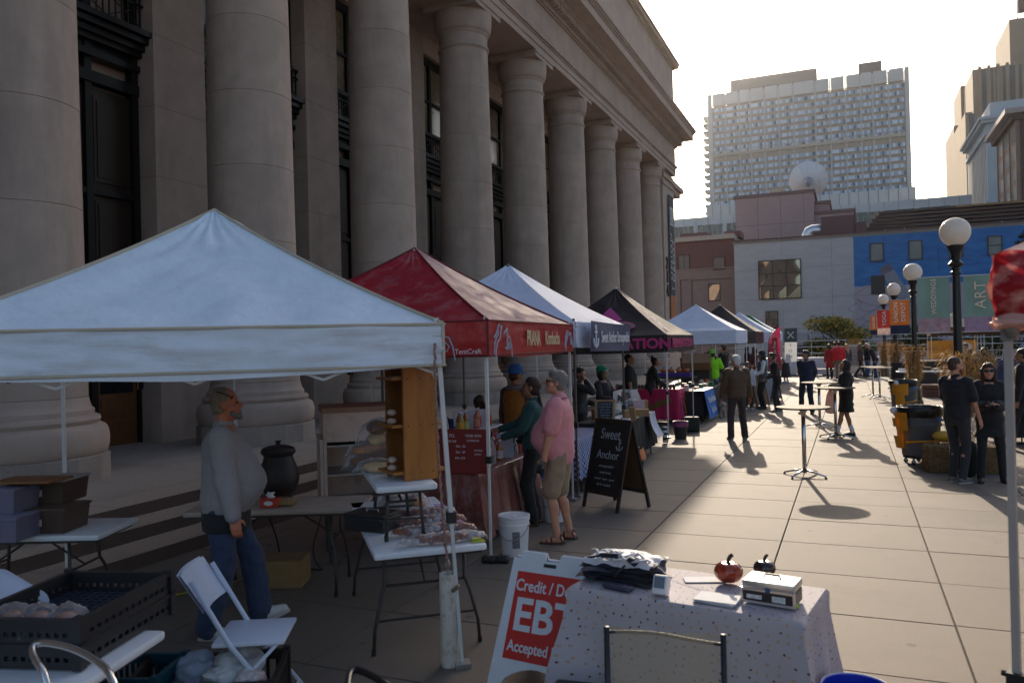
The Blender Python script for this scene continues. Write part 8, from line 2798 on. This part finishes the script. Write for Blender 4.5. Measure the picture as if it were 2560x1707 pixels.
# corn stalk bundles tied round the lamp posts
CST = [M('corn_tan', (.46, .31, .15), .8, .35, 20, trans=.25), M('corn_orange', (.50, .27, .08), .8, .35, 20, trans=.3), M('corn_brown', (.30, .19, .09), .85, .3, 20)]
def corn(label, x, y, h=1.75, seed=0, tilt=0.0):
 t = thing('corn_stalk_bundle', label, 'corn stalks', (x, y, 0), 0, 'corn stalk bundles on the lamp posts')
 random.seed(seed)
 for k, nm in ((0, 'stalk'), (1, 'husk'), (2, 'leaf')):
  mb = MB()
  if k == 0:
   for i in range(46):
    a = random.uniform(0, 2 * pi)
    r0, r1 = random.uniform(.10, .20), random.uniform(.08, .24)
    rm = random.uniform(.08, .15)
    hh = h * random.uniform(.8, 1.12)
    mb.tube([(r0 * cos(a), r0 * sin(a), 0), (rm * cos(a + .2), rm * sin(a + .2), h * .42), (r1 * cos(a + .4) + tilt, r1 * sin(a + .4), hh)], [.013, .011, .004], 5)
  else:
   for i in range(430 if k == 1 else 300):
    a = random.uniform(0, 2 * pi)
    z = random.uniform(.04 if k == 2 else .5, 1.02) * h
    rr = .10 + .13 * abs(z / h - .42) / .58
    p = Vector((rr * cos(a) + tilt * max(0, z / h - .4), rr * sin(a), z))
    L_ = random.uniform(.10, .24)
    dr_ = Vector((cos(a + random.gauss(0, .7)), sin(a + random.gauss(0, .7)), random.uniform(-1.1, .9))).normalized()
    sd_ = dr_.cross(Vector((0, 0, 1))).normalized() * random.uniform(.008, .02)
    q1 = p + dr_ * L_ * .5
    q2 = p + dr_ * L_ + Vector((0, 0, -.10 * random.random()))
    mb.add([p - sd_ * .5, p + sd_ * .5, q1 + sd_, q1 - sd_, q2], [(0, 1, 2, 3), (3, 2, 4)])
  o_ = mb.build(nm, CST[k], t)
  o_['kind'] = 'stuff'
 MB().tube([(.16 * cos(a), .16 * sin(a), h * .42 + .01 * sin(3 * a)) for a in [2 * pi * i / 20 for i in range(21)]], .010, 6).build('tie', M('tie_lime', (.35, .42, .02), .7), t, True)
 return t

# ================================================================== LAMP POSTS
GLOBE = M('globe_opal', (.74, .70, .66), .25, .02, 3, trans=.35)
LXY = [(1.80, 16.55), (1.74, 26.4), (1.66, 35.8), (1.60, 45.2)]
lampn = ['nearest black lamp post with white globe and pale teal banners', 'second black lamp post with orange union depot banner', 'third black lamp post with red yoga banner', 'farthest black lamp post with small orange banner']
bann = [(('WEDDINGS', 'teal'), ('ART', 'teal2')), (('UNION\nDEPOT', 'orange'), ('DRINK', 'red')), (('YOGA', 'red'), None), (('UNION\nDEPOT', 'orange'), None)]
TEAL = M('banner_teal', (.15, .25, .235), .7, .10, 3, .2, 8, trans=.06)
BORG = M('banner_orange_cloth', (.42, .12, .015), .7, .10, 3, trans=.12)
BRED = M('banner_red_cloth', (.36, .03, .018), .7, .10, 3, trans=.12)
BNAV = M('banner_navy_foot', (.012, .02, .06), .7)
FLOR = M('banner_flower_print', (.24, .19, .24), .7, .3, 5, dirt=((.30, .03, .09), 9, .9, (1, 1, 1)), trans=.08)
MAND = M('banner_mandala_print', (.22, .16, .26), .7, .4, 14, dirt=((.10, .03, .16), 14, .9, (1, 1, 1)), trans=.08)
BTXT = M('banner_text_sand', (.72, .58, .46), .7)
lamp_parts = {}
for i, (x, y) in enumerate(LXY):
 t = thing('lamp_post', lampn[i], 'street lamp', (x, y, 0), 0, 'globe lamp posts')
 if i == 0:
  lamp_parts['base'] = MB().lathe([(.20, 0), (.20, .10), (.17, .14), (.16, .42), (.12, .50), (.10, .62), (.085, .66)], 16).mesh('base', IRON, 40)
  lamp_parts['shaft'] = MB().lathe([(.082, .64), (.074, 2.2), (.066, 3.15), (.085, 3.17), (.085, 3.21), (.066, 3.23), (.07, 3.30)], 12).mesh('shaft', IRON, 40)
  lamp_parts['capital'] = MB().lathe([(.066, 3.28), (.12, 3.32), (.13, 3.36), (.075, 3.42), (.085, 3.55), (.13, 3.63), (.15, 3.66), (.15, 3.69), (.10, 3.70)], 20).mesh('capital', IRON, 40)
  lamp_parts['globe'] = MB().ball((0, 0, 3.935), .262, 32).mesh('globe', GLOBE, True)
 for nm in ('base', 'shaft', 'capital', 'globe'):
  link(nm, lamp_parts[nm], t)
 for j, bn in enumerate(bann[i]):
  if not bn:
   continue
  sg = -1 if j == 0 else 1
  x0, x1 = sg * .11, sg * .64
  zt, zb = 3.12, 2.12
  MB().tube([(0, 0, zt + .01), (x1 + sg * .03, 0, zt + .01)], .010, 6).tube([(0, 0, zb - .01), (x1 + sg * .03, 0, zb - .01)], .010, 6).build('banner_arm', GSTEEL, t)
  cm_ = {'teal': TEAL, 'teal2': TEAL, 'orange': BORG, 'red': BRED}[bn[1]]
  fm_ = {'teal': FLOR, 'teal2': MAND, 'orange': BNAV, 'red': M('banner_red_foot', (.40, .28, .26), .7, .4, 9, trans=.3)}[bn[1]]
  zs_ = zb + .26
  def wave(u, v, a, b, i=i, j=j):
   zz = a + (b - a) * v
   return (x0 + (x1 - x0) * u, .018 * sin(5 * u + 4 * zz + i + 2 * j) * (1 if abs(u - .5) < .49 else .6), zz)
  c_ = MB().grid(lambda u, v: wave(u, v, zs_, zt), 12, 16).build('banner', cm_, t, True)
  MB().grid(lambda u, v: wave(u, v, zb, zs_), 12, 6).build('print', fm_, c_, True)
  lines = bn[0].split('\n')
  for li, s_ in enumerate(lines):
   sz = .17 if len(lines) == 2 else (.118 if len(s_) > 5 else (.25 if s_ == 'ART' else .2))
   xx = (x0 + x1) / 2 + (.0 if len(lines) == 1 else (-.10 + .20 * li))
   # text runs bottom to top
   text(s_, sz, BTXT if bn[1].startswith('teal') else WHITEL, t, facing((xx, -.034, (zs_ + zt) / 2 + .02), (0, 0, 1), (-1, 0, 0)), space=1.1, bold=.002)
 corn('corn stalk bundle tied to the %s lamp post' % ('nearest', 'second', 'third', 'farthest')[i], x - .05, y - .12, 1.72, 30 + i, .06)
corn('leaning corn stalk bundle rising from the hay bale', 1.55, 14.25, 1.75, 41, .35)
o = MB().lathe([(.02, 0), (.12, .04), (.17, .10), (.12, .16), (.02, .18)], 14).build('yellow_gourd', M('gourd_yellow', (.55, .34, .03), .4, .3, 9), None, True, (1.30, 14.0, .40))
tag(o, 'yellow gourd lying on top of the hay bale', 'gourd')
o = MB().ball((0, 0, .28), (.16, .14, .28), 14).build('dark_pack', BLACKC, None, True, (1.52, 13.1, 0))
tag(o, 'black bag on the ground between the bearded man and hay', 'bag')

# ================================================================== FAR END: FENCE, BARRIERS, FLAGS
fn = thing('railing_fence', 'grey metal railing fence across the far end of the plaza', 'fence', (-3, 55.5, 0))
XA, XB_ = -8.5, 14.0
rl = MB()
for z in (.25, 1.05, 1.45, 1.85):
 MB().tube([(XA + 3, 0, z), (XB_ + 3, 0, z)], .028, 6).build('rail', GSTEEL, fn)
for i in range(12):
 xx = XA + 3 + (XB_ - XA) * i / 11
 MB().tube([(xx, 0, 0), (xx, 0, 1.9)], .035, 6).build('post', GSTEEL, fn)
pk = MB().tube([(0, 0, .25), (0, 0, 1.05)], .011, 4).mesh('picket', GSTEEL)
for i in range(150):
 link('picket', pk, fn, (XA + 3 + (XB_ - XA) * (i + .5) / 150, 0, 0))
BARW = M('barrier_white', (.58, .60, .66), .5, .06, 3)
for i in range(4):
 x = -3.6 + 1.65 * i
 t = thing('white_barrier', 'white plastic barrier panel, %s from the left at the far end' % ('first', 'second', 'third', 'fourth')[i], 'barrier', (x, 46.6, 0), 0, 'white barrier panels')
 MB().rbox((-.80, -.2, .04), (.80, .2, .98), .04).build('panel', BARW, t, 35)
 MB().box((-.82, -.25, 0), (-.5, .25, .05)).box((.5, -.25, 0), (.82, .25, .05)).build('foot', BLACKP, t)
 if i in (0, 2):
  MB().box((-.2, -.212, .28), (.28, -.204, .85)).build('poster', M('poster_food', (.40, .15, .08), .6, .5, 7), t)
bn_ = thing('white_bench', 'low white bench in front of the barrier', 'bench', (PZ(2055, 960).x, 43.5, 0))
MB().rbox((-.5, -.18, .42), (.5, .18, .47), .01).build('seat', BARW, bn_)
for sx in (-1, 1):
 MB().box((sx * .4 - .03, -.15, 0), (sx * .4 + .03, .15, .42)).build('leg', BARW, bn_)
mn = thing('menu_board', 'tall printed menu board with green and orange top at the far end', 'menu board', (PY(2137, 900, 45.5).x, 45.5, 0))
MB().box((-.35, -.02, .5), (.35, .02, 1.95)).build('board', M('menu_cream', (.50, .46, .40), .7, .3, 12), mn)
MB().box((-.35, -.026, 1.66), (.35, -.021, 1.95)).build('header', M('menu_header', (.30, .16, .03), .7, .6, 6, dirt=((.08, .22, .03), 4, .9, (1, 1, 1))), mn)
for sx in (-1, 1):
 MB().tube([(sx * .3, 0, 0), (sx * .3, 0, 2.0)], .02, 6).build('post', DSTEEL, mn)
ln_ = MB()
for k in range(8):
 ln_.box((-.28, -.026, .62 + .12 * k), (.2 - .05 * (k % 3), -.022, .66 + .12 * k))
ln_.build('text_line', M('menu_ink', (.12, .10, .10), .7), mn)
# feather flag
fx = PY(1922, 905, 36)
ff = thing('feather_flag', 'tall pink and teal feather flag with white lettering', 'flag', (fx.x - .02, 36, 0), 0)
mb = MB().tube(smooth([(0, 0, 0), (0, 0, 1.4), (.03, 0, 2.0), (.16, 0, 2.4), (.40, 0, 2.6), (.50, 0, 2.60)]), .012, 6)
mb.build('pole', BLACKP, ff, True)
def feath(u, v):
 z = .75 + 1.83 * v
 xl = .0 if v < .45 else .50 * max(0, (v - .45) / .55) ** 2.6
 return (xl + (.52 - xl) * u, .03 * sin(4 * v + 3 * u), z)
MB().grid(feath, 10, 24).build('cloth', M('flag_pink', (.42, .03, .09), .6, .35, 2.5, dirt=((.02, .22, .22), 1.6, .9, (1, 1, 1)), trans=.25), ff, True)
MB().box((.17, -.045, 1.05), (.40, -.04, 2.1)).build('patch', M('flag_patch', (.45, .02, .03), .6), ff)
text('Gluten Free', .19, WHITEL, ff, facing((.28, -.05, 1.55), (0, 0, 1), (-1, 0, 0)), sx=.9)
gf = PY(1958, 905, 38)
rf_ = thing('banner_flag', 'white and dark green vertical banner flag next to the feather flag', 'flag', (gf.x, 38, 0), 0)
MB().tube([(0, 0, 0), (.10, 0, 2.5)], .012, 6).tube([(.09, 0, 2.5), (.64, 0, 2.5)], .012, 6).build('pole', BLACKP, rf_)
MB().grid(lambda u, v: (.05 + .05 * v + .53 * u, .02 * sin(5 * v), 1.0 + 1.5 * v), 6, 12).build('cloth', M('flag_white', (.58, .60, .62), .6, .06, 4, trans=.3), rf_, True)
MB().grid(lambda u, v: (.085 + .02 * v + .53 * u, -.03 + .02 * sin(5 * (v * .4 + .6)), 1.88 + .62 * v), 6, 6).build('top_panel', M('flag_green', (.06, .10, .09), .6, .1, 4), rf_, True)
MB().tube([(.22, -.06, 2.05), (.48, -.06, 2.35)], .025, 5).tube([(.22, -.06, 2.35), (.48, -.06, 2.05)], .025, 5).build('emblem', WHITEL, rf_)
for k, ch in enumerate('TON'):
 text(ch, .2, M('flag_ink', (.12, .13, .14), .7), rf_, facing((.33, -.05, 1.72 - .24 * k), (1, 0, 0), (0, 0, 1)))

# ================================================================== TREES
def leaf_cloud(t, cx, cz, rx, ry, rz_, n, size, mats, seed, y0=0.0, lumps=9):
 random.seed(seed)
 L_ = []
 for k in range(lumps):
  a = random.uniform(0, 2 * pi)
  rr = random.uniform(0, .75)
  L_.append((Vector((cx + rx * rr * cos(a), y0 + ry * rr * sin(a), cz + rz_ * random.uniform(-.6, .75))), random.uniform(.28, .5)))
 mbs = [MB() for _ in mats]
 for i in range(n):
  c, q = random.choice(L_)
  d_ = Vector((random.gauss(0, 1), random.gauss(0, 1), random.gauss(0, 1))).normalized()
  p = c + Vector((d_.x * rx * q, d_.y * ry * q, d_.z * rz_ * q)) * random.uniform(.55, 1.1)
  nrm_ = (d_ + Vector((random.gauss(0, .5), random.gauss(0, .5), random.gauss(0, .5)))).normalized()
  a = nrm_.orthogonal().normalized() * size * random.uniform(.6, 1.2)
  b = nrm_.cross(a) * .6
  random.choice(mbs).add([p - a, p + b, p + a, p - b], [(0, 1, 2, 3)])
 for mb, m_ in zip(mbs, mats):
  o_ = mb.build('crown', m_, t)
  o_['kind'] = 'stuff'
LFG = M('leaf_green', (.10, .12, .03), .7, .4, 3, trans=.35)
LFY = M('leaf_yellow', (.36, .25, .03), .7, .4, 3, trans=.4)
LFD = M('leaf_dark', (.022, .032, .012), .7, .4, 3, trans=.2)
def tree(name, label, x, y, trunk_h, crown_z, rx, rz_, mats, n, size, seed, lumps=9, shrub=False):
 t = thing(name, label, 'shrub' if shrub else 'tree', (x, y, 0))
 random.seed(seed)
 MB().tube([(0, 0, 0), (.05, 0, trunk_h * .6), (.0, .05, trunk_h)], [.12, .09, .05], 8).build('trunk', M('bark', (.06, .042, .03), .9, .3, 9), t, True)
 lb_ = MB()
 for k in range(9):
  a = 2 * pi * k / 9 + random.uniform(-.3, .3)
  z0 = trunk_h * random.uniform(.45, .95)
  lb_.tube([(0, 0, z0), (rx * .4 * cos(a), rx * .4 * sin(a), z0 + rz_ * .5), (rx * .75 * cos(a), rx * .75 * sin(a), crown_z + rz_ * random.uniform(-.2, .6))], [.05, .03, .012], 5)
 lb_.build('limb', MATS['bark'], t, True)
 leaf_cloud(t, 0, crown_z, rx, rx, rz_, n, size, mats, seed, 0.0, lumps)
tree('autumn_tree', 'small bushy tree with yellowing leaves in front of the mural wall', -.5, 59.2, 1.6, 2.0, 2.3, 1.35, [LFG, LFY, LFY, LFG], 5200, .11, 51, 14)
tree('autumn_tree', 'lower green shrub tree left of the yellowing tree', -2.5, 58.5, 1.0, 1.2, 1.2, .8, [LFG, LFD, LFY], 1800, .10, 52, 8)
tree('dark_shrub', 'dark green shrub behind the third lamp post', 4.2, 60.5, 1.0, 1.6, 2.2, 1.2, [LFD, LFD, LFG], 3200, .10, 53, 10, True)
tree('dark_shrub', 'dark green shrub behind the cookie dough stall', 8.5, 60.5, 1.0, 1.6, 2.4, 1.3, [LFD, LFG, LFD], 3200, .10, 54, 10, True)
pn = thing('pine_tree', 'dark pine tree against the blue mural at the right edge', 'tree', (10.8, 62, 0))
MB().tube([(0, 0, 0), (0, 0, 8.8)], [.22, .03], 8).build('trunk', MATS['bark'], pn, True)
random.seed(77)
nd = MB()
lb_ = MB()
for k in range(150):
 z = random.uniform(2.2, 8.8)
 a = random.uniform(0, 2 * pi)
 L_ = (9.3 - z) * .42 * random.uniform(.6, 1.1)
 p0, p1 = Vector((0, 0, z)), Vector((L_ * cos(a), L_ * sin(a), z + L_ * .12))
 lb_.tube([p0, p1], [.03, .008], 4)
 for j in range(46):
  f_ = random.uniform(.25, 1.02)
  p = p0.lerp(p1, f_)
  d_ = Vector((random.gauss(0, 1), random.gauss(0, 1), random.gauss(.3, .6))).normalized() * random.uniform(.12, .24)
  sd_ = d_.cross(Vector((.2, .4, 1))).normalized() * .022
  nd.add([p - sd_, p + sd_, p + d_], [(0, 1, 2)])
lb_.build('limb', MATS['bark'], pn)
o_ = nd.build('crown', M('pine_needles', (.018, .030, .016), .7, .4, 4), pn)
o_['kind'] = 'stuff'
# grey equipment at the foot of the mural wall
eq = thing('wall_equipment', 'grey air handling boxes on a dark platform by the mural wall', 'equipment', (PY(2040, 840, 73.5).x, 73.2, 0))
MB().box((-2, -.8, 0), (2.4, .8, 1.4)).build('platform', M('platform_dark', (.05, .045, .045), .7), eq)
for i in range(3):
 MB().rbox((-1.6 + 1.2 * i, -.6, 1.41), (-.6 + 1.2 * i, .6, 2.5), .05).build('unit', M('unit_grey', (.28, .30, .34), .5), eq)
# cookie dough stall furniture and white chair
folding_table('white folding table with boxes left of the cookie dough stall', (PY(2330, 900, 33).x, 33.0), 0, 2.4, .7)
random.seed(31)
for i in range(8):
 k = i % 6
 o = MB().rbox((-.12, -.1, 0), (.12, .1, .08 + .05 * (i % 2)), .01).build('goods_packet', FOODM[k], None, False, (PY(2330, 900, 33).x - 1.0 + .28 * i, 33.0, .75), (0, 0, i))
 tag(o, '%s box, %s from left on the table beside the cookie dough stall' % (FOODN[k], ('first', 'second', 'third', 'fourth', 'fifth', 'sixth', 'seventh', 'eighth')[i]), 'box', 'boxes beside the cookie dough stall')
ctr = thing('stall_counter', 'dark counter under the cookie dough stall tents', 'counter', (pR.x, YS + .3, 0))
MB().box((-2.6, -.3, 0), (3.0, .3, .95)).build('body', M('counter_dark', (.05, .03, .022), .6), ctr)
MB().box((-2.65, -.35, .952), (3.05, .35, 1.0)).build('top', M('counter_top', (.3, .2, .12), .5), ctr)
wcr = thing('wooden_box', 'reddish wooden box on the ground before the cookie dough stall', 'box', (PY(2345, 940, 30).x, 30, 0))
for z in (0, .14, .28):
 MB().box((-.5, -.35, z), (.5, .35, z + .125)).build('plank', M('box_red_wood', (.14, .055, .03), .7, .2, 5), wcr)
p = PY(2448, 950, 18.6)
wc = thing('white_chair', 'white plastic chair beside the small child at right', 'chair', (p.x + .05, 18.6, 0), radians(20))
MB().rbox((-.22, -.22, .43), (.22, .22, .46), .01).build('seat', CHW, wc)
MB().grid(lambda u, v: (-.22 + .44 * u, .22 + .10 * v, .46 + .42 * v), 4, 4).grid(lambda u, v: (-.22 + .44 * u, .235 + .10 * v, .46 + .42 * v), 4, 4).build('back', CHW, wc, True)
for sx in (-1, 1):
 for sy in (-1, 1):
  MB().tube([(sx * .2, sy * .2, .44), (sx * .23, sy * .24, 0)], .018, 6).build('leg', CHW, wc)
p = PY(2540, 950, 17.5)
folding_table('dark clothed folding table with packages at the right edge', (p.x + .7, 17.6), 0, 1.8, .7)
tablecloth('black tablecloth on the table at the right edge', (p.x + .7, 17.6), 0, 1.82, .72, .745, .62, BLACKT, .04, .02, 20, seed=4)
for i in range(6):
 o = MB().rbox((-.1, -.08, 0), (.1, .08, .07), .01).build('goods_packet', FOODM[(0, 2, 0, 1, 4, 0)[i]], None, False, (p.x + .05 + .26 * i, 17.5, .757), (0, 0, i))
 tag(o, '%s package, %s from left on the table at the right edge' % (FOODN[(0, 2, 0, 1, 4, 0)[i]], ('first', 'second', 'third', 'fourth', 'fifth', 'sixth')[i]), 'packet', 'packages on the right edge table')

# ================================================================== HAZE
hz = MB().box((-1500, -1500, -1.2), (1500, 1500, 330)).build('haze', None)
hz['kind'] = 'stuff'
hm_ = bpy.data.materials.new('haze')
hm_.use_nodes = True
hm_.node_tree.nodes.remove(hm_.node_tree.nodes['Principled BSDF'])
pv = hm_.node_tree.nodes.new('ShaderNodeVolumePrincipled')
pv.inputs['Color'].default_value = (.95, .96, 1.0, 1)
pv.inputs['Density'].default_value = .00004
pv.inputs['Anisotropy'].default_value = .87
hm_.node_tree.links.new(pv.outputs[0], hm_.node_tree.nodes['Material Output'].inputs['Volume'])
hz.data.materials.clear()
hz.data.materials.append(hm_)
